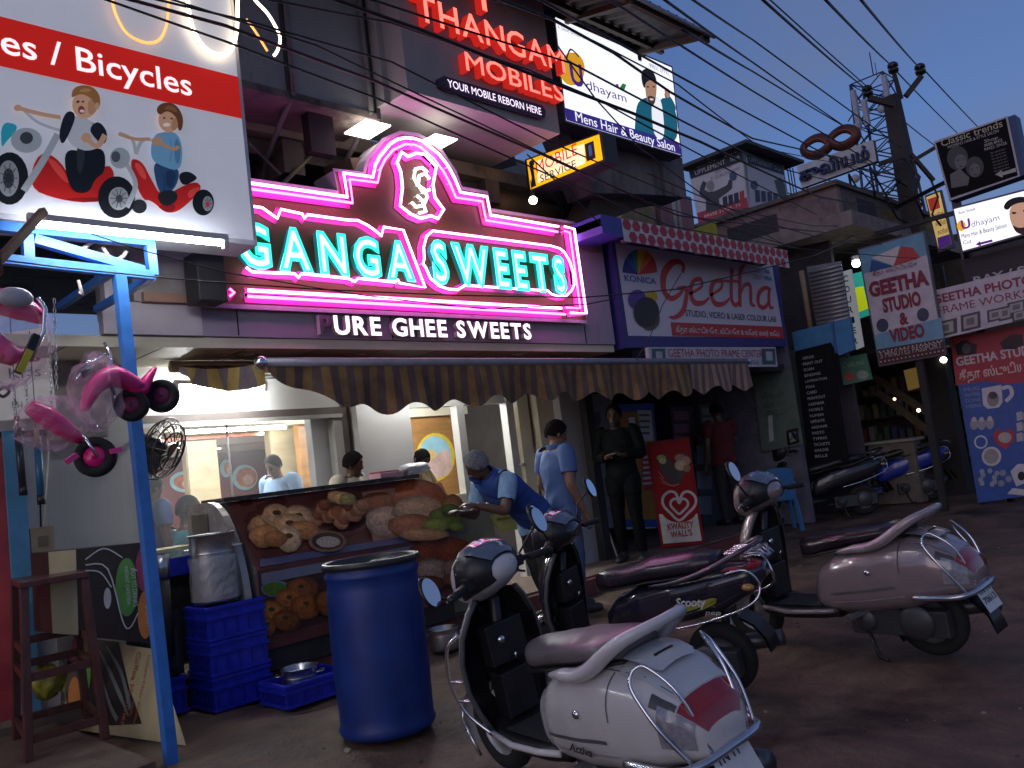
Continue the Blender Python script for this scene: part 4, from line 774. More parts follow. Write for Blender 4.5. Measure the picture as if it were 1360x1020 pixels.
# spectacles sign on the roof
XG = 13.2; fr = FX(XG); t = T('optician_sign', 'white rooftop board with dark lettering and giant spectacles on top', 'signboard', tuple(at(1110, 250, 'x', XG)))
b = MB(); b.pprism(fr, z4((185, 705), (508, 592), (524, 682), (206, 797)), -.1, 0, M((.52, .53, .58), .5), M((.03, .03, .03), .6)); b.build('panel', t)
b = MB(); navy = M((.02, .03, .12), .45); b.pt('குவியம்', fr, *z4((205, 772), (498, 668)), 15, navy, l=.006, depth=.06, side=M((.02, .02, .05), .5), bold=.02); b.build('lettering', t)
b = MB(); rdk = M((.10, .025, .02), .5); org = M((.35, .10, .04), .5)
for c in ((272, 622), (386, 584)):
    pts = [(c[0]+50*math.cos(a)*(1+.12*math.cos(2*a)), c[1]-11*math.cos(a)+36*math.sin(a)) for a in [2*math.pi*i/28 for i in range(28)]]
    q = [fr.p(*fr.uv(*p_), .03) for p_ in z4(*pts)]; b.tube(q, .085, rdk, 6, closed=True, flat=.5)
    pts = [(c[0]+42*math.cos(a)*(1+.12*math.cos(2*a)), c[1]-9*math.cos(a)+29*math.sin(a)) for a in [2*math.pi*i/28 for i in range(28)]]
    b.tube([fr.p(*fr.uv(*p_), .085) for p_ in z4(*pts)], .010, org, 5, closed=True)
b.tube([fr.p(*fr.uv(*p_), .03) for p_ in z4((318, 606), (330, 597), (342, 596))], .05, rdk, 6); b.build('spectacle_frame', t)
b = MB()
for px in ((225, 795), (300, 770), (400, 735), (490, 705)):
    q = at(*z4(px)[0], 'x', XG); b.tube([q+X*.05, q-Z*.5+X*.05], .02, BLACK, 5); b.tube([q+X*.05, q-Z*.45+X*.6], .015, BLACK, 5)
b.build('strut', t)

# lattice tower far behind
td = 42; base = dp(1197, 330, td); top = dp(1160, 100, td); t = T('mast_tower', 'lattice phone tower with white antenna panels behind the power pole', 'tower', (base.x, base.y, 0))
tm = M((.06, .065, .12), .6, .3); b = MB(); h0, h1 = 0, top.z; NL = 13; zl = lambda i: 4+(h1-4)*i/NL; hw = lambda z_: 2.1-.95*(z_/h1)
corner = lambda i, c: V((base.x+c[0]*hw(zl(i)), base.y+c[1]*hw(zl(i)), zl(i))); cs = [(-.7, -.7), (.7, -.7), (.7, .7), (-.7, .7)]
for c in cs: b.tube([V((base.x+c[0]*2.2, base.y+c[1]*2.2, 0)), corner(0, c), corner(NL, c)], .07, tm, 5)
for i in range(NL):
    for j in range(4):
        c, d = cs[j], cs[(j+1) % 4]; b.tube([corner(i, c), corner(i+1, d)], .035, tm, 4); b.tube([corner(i, d), corner(i+1, c)], .035, tm, 4); b.tube([corner(i+1, c), corner(i+1, d)], .035, tm, 4)
b.build('lattice', t)
for k_, (px, py, ln) in enumerate(((1137, 145, 50), (1178, 125, 50), (1150, 150, 34), (1192, 175, 30))):
    p_ = dp(px, py, td-1.2); b = MB(); L_ = ln/1123*td; b.box(p_+V((-.14, -.1, -L_/2)), p_+V((.14, .1, L_/2)), M((.34, .36, .45), .5)); b.tube([p_, p_+V((1.2, .9, 0))], .04, tm, 4); b.build('antenna_panel', t)
for px, py in ((1170, 146), (1137, 170), (1135, 238)):
    p_ = dp(px, py, td-1.5); b = MB(); b.lathe([(.0, 0), (.16, .0), (.20, .03), (.20, .12), (0, .16)], p_, M((.35, .36, .42), .5), 14, ax=(-.7, -.7, 0)); b.build('dish', t)
b = MB(); b.tube([top, top+Z*1.2], .03, tm, 4); b.tube([top+X*.5, top+X*.5+Z*.8], .02, tm, 4); b.build('lightning_rod', t)

# power pole
pb = at(1275, 655, 'z', 0); ph = 7.9; dtop = dp(1192, 108, (pb-CAM).dot(fw)); pole = T('power_pole', 'dark concrete power pole with angled insulator arms above the boards', 'power pole', (pb.x, pb.y, 0)); pm = M((.045, .038, .036), .8, var=.3, scale=5)
zt_ = dtop.z; b = MB(); rows = [[V((pb.x+s_*a, pb.y+s_*c, z_)) for a, c in ((-1, -1), (1, -1), (1, 1), (-1, 1))] for z_, s_ in ((-.2, .17), (zt_, .11))]; b.grid(rows, pm, cu=True, smooth=False, cap1=True); b.build('shaft', pole)
def onpole(px, py): return dp(px, py, (V((pb.x, pb.y, 2))-CAM).dot(fw))
INS = []
for bp_, ip in (((1193, 108), (1186, 90)), ((1203, 128), (1222, 92)), ((1187, 139), (1152, 121))):
    a_, c_ = onpole(*bp_), onpole(*ip); arm = MB()
    if abs(bp_[0]-ip[0]) > 8: arm.bar(a_, c_-Z*.12, .07, .09, pm)
    else: arm.bar(a_-Z*.3, c_-Z*.1, .05, .05, pm)
    ao = arm.build('arm', pole); i_ = MB(); i_.lathe([(.02, -.14), (.025, -.08), (.075, -.08), (.085, -.03), (.04, -.02), (.04, .0), (.085, .01), (.08, .06), (.045, .09), (0, .10)], c_, M((.02, .015, .015), .25), 12); i_.build('insulator', ao); INS.append(c_+Z*.02)
arm = MB()
for y_, (p_, q_) in enumerate((((1210, 215), (1242, 196)), ((1168, 218), (1200, 208)), ((1190, 236), (1206, 246)), ((1210, 205), (1240, 240)))): arm.bar(onpole(*p_), onpole(*q_), .05, .06, pm)
arm.build('lower_arm', pole)
for pts in ([(1200, 210), (1222, 235), (1215, 262), (1228, 290)], [(1214, 212), (1232, 228), (1246, 262), (1238, 285), (1250, 300)], [(1196, 240), (1176, 262), (1192, 290), (1215, 300)]):
    b = MB(); b.tube([onpole(*p_) for p_ in pts], .018, BLACK, 5); b.build('hanging_wire', pole)

# street-side boards beyond the studio, all facing the camera
def board(label, X0, q, face, th=.06, side=None, name='signboard'):
    fr_ = FX(X0); t_ = T(name, label, 'signboard', tuple(at(sum(p_[0] for p_ in q)/4, max(p_[1] for p_ in q), 'x', X0))); b_ = MB(); b_.pprism(fr_, q, -th, 0, side or M((.1, .1, .12), .5)); b_.build('frame', t_); return fr_, t_
fr, t = board('tall white studio board tilted in front of the pole with red capitals', 12.3, z7((252, 130), (478, 66), (552, 487), (325, 528)), None)
b = MB(); wb = M((.50, .46, .52), .45); lb = M((.14, .32, .45), .45); mar = M((.20, .02, .04), .5)
b.pf(fr, z7((258, 134), (474, 73), (546, 484), (329, 522)), .004, wb); b.pf(fr, z7((258, 134), (474, 73), (488, 150), (271, 214)), .008, lb); b.pf(fr, z7((310, 420), (536, 362), (547, 440), (318, 472)), .007, lb)
b.pf(fr, z7((320, 470), (545, 432), (547, 484), (329, 522)), .010, M((.06, .015, .02), .5)); b.pf(fr, z7((294, 208), (300, 165), (375, 188)), .012, M((.02, .08, .25), .5)); b.pf(fr, z7((375, 188), (400, 120), (440, 125), (466, 158)), .012, M((.45, .05, .05), .5)); b.pf(fr, z7((302, 160), (395, 118), (385, 176), (375, 186)), .011, M((.6, .55, .55), .5))
b.pt('கீதா ஸ்டுடியோ', fr, *z7((305, 222), (455, 180)), 5, mar, l=.013)
b.pt('GEETHA', fr, *z7((296, 292), (496, 240)), 18, mar, l=.012, bold=.055); b.pt('STUDIO', fr, *z7((342, 344), (470, 312)), 17, mar, l=.012, bold=.05); b.pt('&', fr, *z7((398, 386), (428, 378)), 15, mar, l=.012, bold=.05); b.pt('VIDEO', fr, *z7((365, 446), (482, 420)), 16, mar, l=.012, bold=.05)
b.pt('5 MINUTES PASSPORT', fr, *z7((332, 500), (540, 462)), 8, M((.45, .4, .38), .5), l=.014, bold=.015)
for c in ((338, 388), (475, 352)): b.pell(fr, z7(c)[0], 8, 9, .012, M((.04, .05, .10), .5))
for i in range(16):
    for e_ in (0, 1): b.pell(fr, z7((328+i*14+e_*5, 478-i*2.55+e_*34))[0], 1.3, 1, .016, M((.5, .45, .4), .5), 6)
b.build('printed_face', t)
fr, t = board('black salon board with two grey faces, topmost at the right edge', 12.5, [(1240, 188), (1348, 152), (1364, 231), (1261, 267)], None, .25, M((.03, .06, .16), .5))
b = MB(); gw = M((.42, .40, .38), .5); b.pf(fr, [(1240, 188), (1338, 154), (1355, 234), (1261, 267)], .004, M((.45, .42, .46), .5)); b.pf(fr, [(1243, 190), (1336, 157), (1352, 233), (1263, 263)], .008, M((.010, .009, .011), .75, spec=.1))
b.pt('Classic trends', fr, (1251, 195), (1332, 167), 9, M((.42, .38, .26), .5), l=.012, bold=.005); b.pt("WOMEN'S HAIR & STYLE SALON", fr, (1259, 198), (1327, 176), 4, gw, l=.012, bold=.02)
for i, s_ in enumerate(('Shop', '86086 86423', '94422 20426')): b.pt(s_, fr, (1308, 190+i*5.5), (1326+i*6, 184+i*5), 4, gw, l=.012)
for i in range(8): b.pt('Hair style & colour', fr, (1316+i*.9, 205+i*4), (1336+i*.9, 199+i*4), 2.4, M((.2, .19, .19), .5), l=.012)
f1, f2 = M((.13, .125, .125), .5), M((.05, .05, .05), .5)
b.pell(fr, (1272, 210), 14, 16, .010, f2); b.pell(fr, (1276, 215), 8, 10, .012, f1); b.pell(fr, (1295, 222), 12, 14, .013, f2); b.pell(fr, (1295, 226), 7, 9, .015, f1); b.pf(fr, [(1262, 232), (1275, 224), (1288, 236), (1286, 246), (1264, 250)], .011, f1)
for cx, cy in ((1273, 213), (1280, 211), (1291, 225), (1298, 223)): b.pell(fr, (cx, cy), 1.6, .8, .018, BLACK, 8)
for cx, cy in ((1277, 221), (1296, 232)): b.pell(fr, (cx, cy), 2.2, .8, .018, BLACK, 8)
b.pf(fr, [(1322, 232), (1331, 226), (1331, 229), (1349, 223), (1350, 228), (1332, 233), (1332, 236)], .012, gw); b.build('printed_face', t)
fr, t = board('bright white salon lightbox with bearded face at the right edge', 12.4, [(1265, 276), (1372, 248), (1384, 306), (1277, 336)], None, .2)
b = MB(); b.pf(fr, [(1267, 278), (1371, 251), (1382, 304), (1279, 333)], .004, LB('#f2f4fb', 1.0)); b.pell(fr, (1277, 300), 6, 7, .008, LB('#e3a52a', .8)); b.pt('U', fr, (1278, 305), (1290, 302), 12, LB('#7a2a8a', .5), l=.012, bold=.03); b.pt('dhayam', fr, (1291, 302), (1328, 292), 8, LB('#8a7a9a', .5), l=.012)
b.pt('Mens Hair & Beauty Saloon', fr, (1278, 317), (1338, 303), 6, LB('#2a2a33', .15), l=.012, bold=.01); b.pt('Cut', fr, (1280, 325), (1291, 322), 5, LB('#2a2a33', .15), l=.012); b.pf(fr, [(1296, 325), (1302, 320), (1302, 322), (1318, 318), (1319, 321), (1303, 325), (1303, 327)], .010, LB('#6a2a8a', .3)); b.pt('Raw Sweat', fr, (1274, 285), (1296, 279), 4, LB('#2a2a33', .15), l=.012)
b.ps(fr, [(1340, 278), (1350, 268), (1364, 268), (1372, 275), (1374, 296), (1362, 311), (1350, 309), (1342, 295)], .009, LB('#c79a80', .6)); b.ps(fr, [(1332, 276), (1338, 266), (1352, 261), (1366, 262), (1372, 272), (1360, 268), (1345, 272), (1339, 280)], .013, LB('#1e1a1c', .1)); b.ps(fr, [(1344, 298), (1352, 303), (1362, 302), (1372, 294), (1370, 306), (1362, 312), (1350, 310)], .012, LB('#3a2a26', .15))
for cx, cy in ((1347, 283), (1362, 280)): b.pell(fr, (cx, cy), 3.2, 1.5, .014, LB('#2a1e1c', .1), 8)
b.build('printed_face', t)
fr, t = board('dark navy board with white capitals above the maroon lettered board', 12.7, [(1278, 345), (1372, 322), (1378, 365), (1284, 388)], None)
b = MB(); b.pf(fr, [(1278, 345), (1372, 322), (1378, 365), (1284, 388)], .004, M((.02, .018, .03), .5)); b.pt('RAY / S', fr, (1294, 377), (1362, 362), 9, M((.42, .42, .48), .5), l=.008, bold=.025); b.build('printed_face', t)
fr, t = board('white framing shop board with maroon capitals and small framed pictures', 12.45, [(1232, 388), (1372, 354), (1378, 420), (1238, 453)], None)
b = MB(); b.pf(fr, [(1232, 388), (1372, 354), (1378, 420), (1238, 453)], .004, wb); b.pt('GEETHA PHOTO', fr, (1240, 404), (1372, 372), 11, M((.25, .03, .08), .5), l=.008, bold=.03); b.pt('FRAME WORKS', fr, (1246, 418), (1366, 389), 10, M((.25, .03, .08), .5), l=.008, bold=.03)
for i, (cx, cy, w_, h_) in enumerate(((1254, 436, 17, 10), (1289, 427, 13, 11), (1322, 418, 11, 8), (1335, 416, 9, 9), (1350, 408, 12, 8), (1354, 419, 10, 7))):
    s_ = -.24; q = [(cx-w_, cy-h_-w_*s_), (cx+w_, cy-h_+w_*s_), (cx+w_+1, cy+h_+w_*s_), (cx-w_+1, cy+h_-w_*s_)]; qq = [(cx+(x_-cx)*.72, cy+(y_-cy)*.72) for x_, y_ in q]; q3 = [(cx+(x_-cx)*.4, cy+(y_-cy)*.4) for x_, y_ in q]
    b.pf(fr, q, .008+.0004*i, M((.07, .07, .08), .5)); b.pf(fr, qq, .011+.0004*i, M((.35, .34, .36), .5)); b.pf(fr, q3, .014+.0004*i, M((.16, .15, .15), .5))
b.build('printed_face', t)
q = at(1300, 668, 'x', 13)
fr, t = board('big red and blue photo gift board standing on the road at the right', 12.9, [(1262, 448), (1385, 428), (1410, 652), (1299, 668)], None)
b = MB(); bl = M((.035, .09, .34), .45); rd = M((.36, .035, .055), .45); wt = M((.55, .52, .58), .5); b.pf(fr, [(1262, 448), (1385, 428), (1410, 652), (1299, 668)], .004, bl)
b.pf(fr, [(1262, 448), (1385, 428), (1392, 490), (1370, 507), (1340, 510), (1310, 506), (1270, 512)], .008, rd)
b.pt('GEETHA STUDIO', fr, (1271, 486), (1386, 466), 11, wt, l=.012, bold=.03); b.pt('கீதா ஸ்டுடியோ', fr, (1275, 505), (1384, 484), 11, M((.6, .5, .45), .5), l=.012, bold=.02)
for q in ([(1268, 458), (1275, 455), (1278, 452), (1286, 452), (1288, 455), (1298, 457), (1297, 470), (1272, 472)], [(1328, 455), (1338, 448), (1344, 444), (1358, 444), (1360, 458), (1346, 464), (1332, 464)]): b.pf(fr, q, .012, BLACK)
b.pell(fr, (1284, 463), 6, 7, .015, M((.1, .1, .11), .3))
for i, s_ in enumerate(('MUG', 'PRINTING', 'DONE', 'HERE')): b.pt(s_, fr, (1281+i, 520+i*7.5), (1301+i, 517+i*7.5), 4.5, M((.25, .3, .45), .5), l=.008)
b.pf(fr, [(1304, 516), (1330, 511), (1332, 534), (1327, 541), (1312, 543), (1306, 538)], .008, wt); b.pell(fr, (1319, 530), 8, 10, .012, M((.25, .22, .22), .5)); b.pell(fr, (1319, 525), 6, 5, .015, M((.06, .05, .06), .5)); b.pstroke(fr, [(1331, 516), (1341, 514), (1344, 524), (1336, 533)], .05, .010, wt)
for cx, cy in ((1294, 557), (1304, 557), (1315, 556)): b.pell(fr, (cx, cy+6), 5.5, 8, .008+.001*(cx % 3), M((.3, .3, .36), .5)); b.pell(fr, (cx, cy), 3, 3.5, .012, M((.5, .45, .42), .5))
b.pf(fr, [(1319, 576), (1326, 570), (1333, 574), (1340, 569), (1348, 574), (1348, 584), (1336, 597), (1322, 588)], .008, M((.40, .04, .06), .5)); b.pell(fr, (1335, 581), 9, 7, .012, M((.4, .36, .34), .5))
for cx, cy, r_, f in ((1303, 587, 9, 0), (1317, 606, 13, 1)):
    b.pell(fr, (cx, cy), r_, r_, .008, wt); b.pell(fr, (cx, cy), r_*.75, r_*.75, .012, bl if not f else M((.3, .28, .28), .5))
for i in range(9):
    a = i*.7; b.pell(fr, (1310+11*math.cos(a)+(i % 3)*3, 634+9*math.sin(a)), 3.6, 3.8, .008+.0005*i, M((.33, .33, .4), .5), 6)
for cx, cy in ((1332, 628), (1340, 636), (1330, 642)): b.pell(fr, (cx, cy), 4.5, 4.5, .010, M((.25, .27, .36), .5), 8)
for i in range(6): b.pf(fr, [(1350+(i % 2)*9, 548+i//2*14), (1358+(i % 2)*9, 546+i//2*14), (1359+(i % 2)*9, 557+i//2*14), (1351+(i % 2)*9, 559+i//2*14)], .010, M((.4, .38, .4), .5))
b.pf(fr, [(1342, 626), (1352, 616), (1364, 616), (1366, 640), (1350, 646)], .009, wt); b.pell(fr, (1357, 632), 5, 6, .013, BLACK); b.pf(fr, [(1338, 656), (1345, 648), (1362, 650), (1362, 658)], .010, wt); b.build('printed_face', t)
b = MB()
for Y_ in (3.9, 2.7): b.bar((13.0, Y_, -.1), (13.0, Y_, 3.4), .06, .06, BLACK, upv=X); b.bar((12.98, 3.3, .9), (12.98, 3.3, .95), .04, .04, BLACK)
b.build('leg', t)
# posts that carry the boards
for lab, pts in (('grey concrete stub post between the pole and the black salon board', ((1247, 226), (1262, 340))), ('rusty steel post behind the red and blue gift board', ((1258, 268), (1300, 600)))):
    q = at(*pts[0], 'x', 12.62); b = MB(); b.bar((13.15, q.y, 0), (13.15, q.y, q.z), .1, .1, M((.22, .2, .2), .8, var=.3) if 'stub' in lab else M((.1, .05, .04), .7), upv=X); b.thing('sign_post', lab, 'post')
b = MB(); b.bar((12.56, 3.05, 4.0), (12.56, 4.55, 4.02), .06, .06, BLACK); b.bar((12.56, 3.1, 4.55), (13.9, 4.7, 4.62), .05, .05, BLACK); b.bar((12.4, 4.2, 0), (12.4, 4.2, 2.1), .09, .09, DARK, upv=X); b.bar((12.5, 4.2, 2.1), (12.5, 4.2, 3.9), .05, .05, BLACK, upv=X); b.thing('board_bracket', 'dark iron bracket and legs holding the tilted studio board', 'bracket')
fr, t = board('narrow upright yellow lit poster board behind the stub post', 15.2, [(1228, 260), (1250, 252), (1268, 328), (1246, 336)], None)
b = MB(); b.pf(fr, [(1230, 262), (1248, 255), (1264, 324), (1247, 332)], .004, LB('#d8b870', .55)); b.pf(fr, [(1232, 265), (1246, 260), (1249, 276), (1236, 281)], .008, LB('#a8382a', .5)); b.pf(fr, [(1245, 316), (1261, 311), (1264, 324), (1247, 332)], .008, LB('#4a2a7a', .5))
for i in range(3): b.pt('சலூன்', fr, (1240+i*3, 290+i*11), (1254+i*3, 285+i*11), 6, M((.05, .03, .06), .5), l=.010)
b.build('printed_face', t)
# far blocks closing the street
for i, (a, c, lab) in enumerate((((22, 2.5, 0), (30, 14, 5.5), 'far dark shop block closing the street behind the power pole'), ((30, -8, 0), (40, 1.5, 6), 'far dark block beyond the road at the right edge'))):
    hb = T('street_block', lab, 'building', ((a[0]+c[0])/2, (a[1]+c[1])/2, 0)); b = MB(); b.box(a, c, M((.06, .05, .055), .85, var=.3)); b.build('wall', hb)
    for j in range(6):
        for l_ in range(2): b = MB(); y_ = a[1]+.8+j*1.3; b.box((a[0]-.02, y_, 1+l_*2.4), (a[0]+.05, y_+.7, 2.1+l_*2.4), M((.02, .02, .025), .3)); b.build('window', hb)
# neighbour toy shop at the far left
ts = T('toy_shop', 'white and blue toy shop front at the left edge', 'shop', (.6, 6.3, 0))
b = MB(); b.box((-4, 6.3, .15), (at(60, 650, 'y', 6.3).x, 6.4, 2.6), M((.5, .48, .5), .6, var=.15, stain=('#6a6266', 3, .6))); b.box((at(8, 640, 'y', 6.25).x, 6.25, .15), (at(34, 640, 'y', 6.25).x, 6.3, 1.98), M((.08, .25, .42), .5)); b.box((-4, 6.28, 1.94), (at(60, 560, 'y', 6.28).x, 6.3, 1.98), DARK); b.box((-4, 6.28, .15), (at(8, 640, 'y', 6.28).x, 6.3, 1.94), M((.4, .05, .06), .5)); b.build('wall', ts)
b = MB(); e_ = M((.12, .095, .08), .8, var=.4, scale=3); b.box((-4, 8.6, 2.3), (1.2, 8.7, 4.6), e_); b.box((1.1, 6.2, 2.52), (1.2, 8.6, 4.4), M((.30, .28, .26), .7, var=.25, stain=('#4a443e', 2, .55)))
b.box((-4, 6.05, 2.86), (1.5, 9, 2.92), e_)
for i in range(9): b.bar((-3.2+i*.55, 5.0, 3.06), (-3.2+i*.55, 7.5, 2.80), .05, .08, e_)
b.build('eaves', ts)
b = MB(); b.box((at(60, 480, 'y', 6.2).x, 6.2, 1.9), (at(135, 470, 'y', 6.2).x, 6.32, 2.56), M((.26, .24, .22), .7, var=.3)); b.build('dark_panel', ts)
fr = FY(6.1); t = T('kids_board', 'white board reading kids behind the pink hanging toys', 'signboard', tuple(at(30, 560, 'y', 6.1))); b = MB(); b.pprism(fr, [(-30, 448), (62, 434), (76, 552), (-20, 560)], -.04, 0, LB('#b9b4b4', .25)); b.build('panel', t)
b = MB(); b.pt('ds', fr, (33, 500), (54, 498), 14, M((.05, .22, .25), .5), l=.004); b.pt('Ki', fr, (12, 503), (31, 500), 14, M((.05, .22, .25), .5), l=.004); b.pt('S', fr, (40, 480), (53, 478), 14, M((.5, .04, .05), .5), l=.004, bold=.03); b.pt('Bi', fr, (16, 542), (30, 541), 9, M((.2, .2, .2), .5), l=.004); b.pstroke(fr, [(-4, 520), (6, 514), (12, 520), (4, 527), (-4, 522)], .02, .004, BLACK); b.build('lettering', t)
duct = M((.50, .45, .5), .5, var=.08); dt = T('air_duct', 'pale square air duct box hanging behind the blue post', 'duct', (2.2, 5.8, 2.6)); xa_ = at(180, 420, 'y', 5.62).x
b = MB(); b.box((xa_, 5.62, 2.74), (2.72, 6.3, 3.3), M((.30, .28, .27), .5, var=.2)); b.build('duct_box', dt); b = MB(); b.box((at(138, 440, 'y', 5.64).x, 5.64, 2.52), (2.72, 5.72, 2.74), duct); b.box((at(140, 400, 'y', 5.64).x, 5.64, 2.74), (at(156, 400, 'y', 5.64).x, 5.72, 3.1), duct); b.build('fascia_piece', dt); b = MB(); b.box((xa_+.05, 5.58, 2.735), (xa_+.4, 5.64, 2.80), M((.35, .2, .15), .7)); b.build('copper_trim', dt)
# ================================================================== COUNTER
def z5(*pts): return [(180+.3235*a, 680+.3235*b) for a, b in pts]
def zc(*pts): return [(420+.2549*a, 500+.2549*b) for a, b in pts]
ct = T('food_counter', 'slanted shop counter wrapped in printed snack photographs', 'counter', (3.8, 5.8, .15))
cx0, cx1 = at(345, 800, 'y', 5.5).x, at(600, 760, 'y', 5.5).x
ztop, zmid = 1.335, at(344, 757, 'y', 5.5).z
wine = M((.10, .03, .03), .35, var=.3, scale=3); navy2 = M((.06, .065, .14), .35, var=.2)
b = MB(); b.box((cx0, 5.52, .15), (cx1, 6.15, .30), DARK)
prof = [(5.5, .30), (5.5, zmid), (5.86, ztop), (6.15, ztop), (6.15, .30)]
L_ = [V((cx0, y_, z_)) for y_, z_ in prof]; R_ = [V((cx1, y_, z_)) for y_, z_ in prof]
b.face(L_, M((.16, .155, .16), .25)); b.face(R_[::-1], M((.12, .11, .11), .4))
for i in range(5): b.face([L_[i], R_[i], R_[(i+1) % 5], L_[(i+1) % 5]][::-1], wine)
b.build('body', ct)
b = MB(); b.box((cx0-.03, 5.82, ztop+.002), (cx1+.03, 6.2, ztop+.035), M((.03, .025, .025), .25)); b.build('counter_top', ct)
# slanted upper print
sl_ = Fr((0, 5.5, zmid), X, V((0, .36, ztop-zmid))); b = MB()
foodP = lambda h, v=.35, s=18: M(h, .4, var=v, scale=s)
up_ = [(318, 672), (586, 641), (616, 708), (345, 752)]
b.pf(sl_, up_, .003, M((.085, .022, .02), .35, var=.4, scale=5)); b.pf(sl_, [(480, 654), (586, 641), (616, 708), (497, 727)], .005, M((.30, .15, .11), .35, var=.3, scale=6)); b.pf(sl_, [(345, 744), (618, 700), (620, 707), (345, 754)], .007, navy2)
sk_ = [((352, 700), 19, 14, '#b8895c'), ((367, 686), 17, 13, '#c79c72'), ((395, 690), 18, 14, '#cda47c'), ((384, 700), 20, 14, '#c79a6c'), ((402, 706), 17, 11, '#a36a3c'), ((350, 714), 17, 12, '#b07845'), ((382, 718), 15, 13, '#c2a080'), ((364, 718), 13, 9, '#9a5e34')]
def dish(fr_, c, rx, ry, h, l, seed=0):                              # one printed morsel: shaded edge and upper left highlight drawn into its tones
    k_ = [v for v in lin(h)]; sc_ = lambda q: tuple(min(1, v*q) for v in k_); rnd = random.Random(seed)
    def blob(c_, ax, ay, l_, m_):
        ph = rnd.uniform(0, 6); b.pf(fr_, [(c_[0]+ax*(1+.07*math.sin(3*a_+ph)+.04*math.sin(7*a_))*math.cos(a_), c_[1]+ay*(1+.07*math.sin(2*a_+ph))*math.sin(a_)) for a_ in [2*math.pi*i_/26 for i_ in range(26)]], l_, m_)
    blob(c, rx*1.04, ry*1.06, l, M(sc_(.36), .4, var=.4, scale=30)); blob((c[0]-rx*.04, c[1]-ry*.06), rx*.93, ry*.92, l+.0005, M(sc_(.55), .4, var=.5, scale=26)); blob((c[0]-rx*.14, c[1]-ry*.18), rx*.72, ry*.66, l+.001, M(sc_(.72), .4, var=.5, scale=34)); blob((c[0]-rx*.25, c[1]-ry*.34), rx*.38, ry*.28, l+.0015, M(sc_(.95), .4, var=.4, scale=40))
for i, (c, rx, ry, h) in enumerate(sk_):
    dish(sl_, c, rx*1.15, ry*1.2, h, .006+.0022*i, i)
    if i in (1, 2, 3, 6): b.pell(sl_, (c[0], c[1]-4), 6, 3.5, .0080+.0022*i, foodP('#3e200f', .6, 60))
for i in range(14): dish(sl_, (326+i*2.5+(i % 3)*9, 668+(i*17) % 26-i*.6), 9, 5, '#4a1410', .0042+.0001*i, 40+i)
b.pell(sl_, (450, 690), 42, 23, .006, foodP('#5a3038')); b.pell(sl_, (450, 688), 38, 19, .008, foodP('#2c120e'))
for i in range(16): dish(sl_, (420+i*4, 692-5*math.sin(i*.6)-(i % 4)*5), 10, 8, ('#a86848', '#8c4a30', '#b57c52', '#9a5a3c')[i % 4], .010+.0018*i, 60+i)
for i in range(3): dish(sl_, (443+i*8, 664+i*2), 11, 8, ('#b88a50', '#c99c60', '#8a7a40')[i], .040+.002*i, 80+i)
b.pell(sl_, (433, 722), 25, 14, .026, foodP('#6b4638')); b.pell(sl_, (433, 721), 21, 11, .028, foodP('#1c1412')); b.pell(sl_, (434, 723), 16, 7.5, .030, foodP('#8c8078', .6, 60))
for i, (c, rx, ry, h) in enumerate((((506, 677), 28, 23, '#8a3a18'), ((555, 660), 35, 22, '#9a4620'), ((512, 694), 27, 20, '#b89684'), ((556, 680), 34, 19, '#b08a70'), ((545, 700), 30, 15, '#a06040'), ((600, 676), 14, 16, '#8a5a38'), ((590, 690), 22, 14, '#5a6a24'), ((578, 700), 18, 8, '#7c8a38'), ((596, 680), 12, 8, '#465c20'), ((560, 713), 32, 8, '#b4805c'), ((604, 703), 9, 6, '#6a7a2c'))): dish(sl_, c, rx, ry, h, .008+.0022*i, 90+i)
b.build('printed_front', ct)
fl_ = FY(5.497); b = MB()
lo = [(346, 766), (612, 716), (622, 776), (352, 846)]
b.pf(fl_, lo, .003, M((.05, .018, .018), .35, var=.4, scale=5)); b.pf(fl_, [(346, 762), (614, 712), (616, 722), (347, 776)], .005, M((.16, .16, .22), .35, var=.2)); 
b.pell(fl_, (366, 782), 20, 11, .007, M((.12, .2, .28), .35)); b.pell(fl_, (364, 782), 16, 9, .010, foodP('#4a6a1c'))
for i, (c, rx, ry, h) in enumerate((((400, 784), 21, 17, '#9a5222'), ((384, 798), 20, 16, '#b06628'), ((406, 806), 21, 16, '#a4591f'), ((360, 814), 19, 16, '#b8702c'), ((378, 824), 19, 13, '#8a4a1c'), ((354, 832), 10, 11, '#a86428'), ((568, 742), 28, 24, '#8a3a18'), ((602, 736), 24, 22, '#94401c'), ((572, 758), 26, 15, '#b09078'), ((604, 756), 20, 14, '#a07a60'), ((562, 776), 26, 11, '#7a3c1c'), ((604, 770), 20, 9, '#8c4a24'), ((440, 800), 24, 18, '#94521f'), ((470, 780), 30, 20, '#8a4620'))): dish(fl_, c, rx, ry, h, .009+.0022*i, 120+i); b.pell(fl_, (c[0]-1, c[1]-ry*.3), 4, 3, .0112+.0022*i, foodP('#3e3a14')) if i < 6 else None
b.build('printed_front', ct)
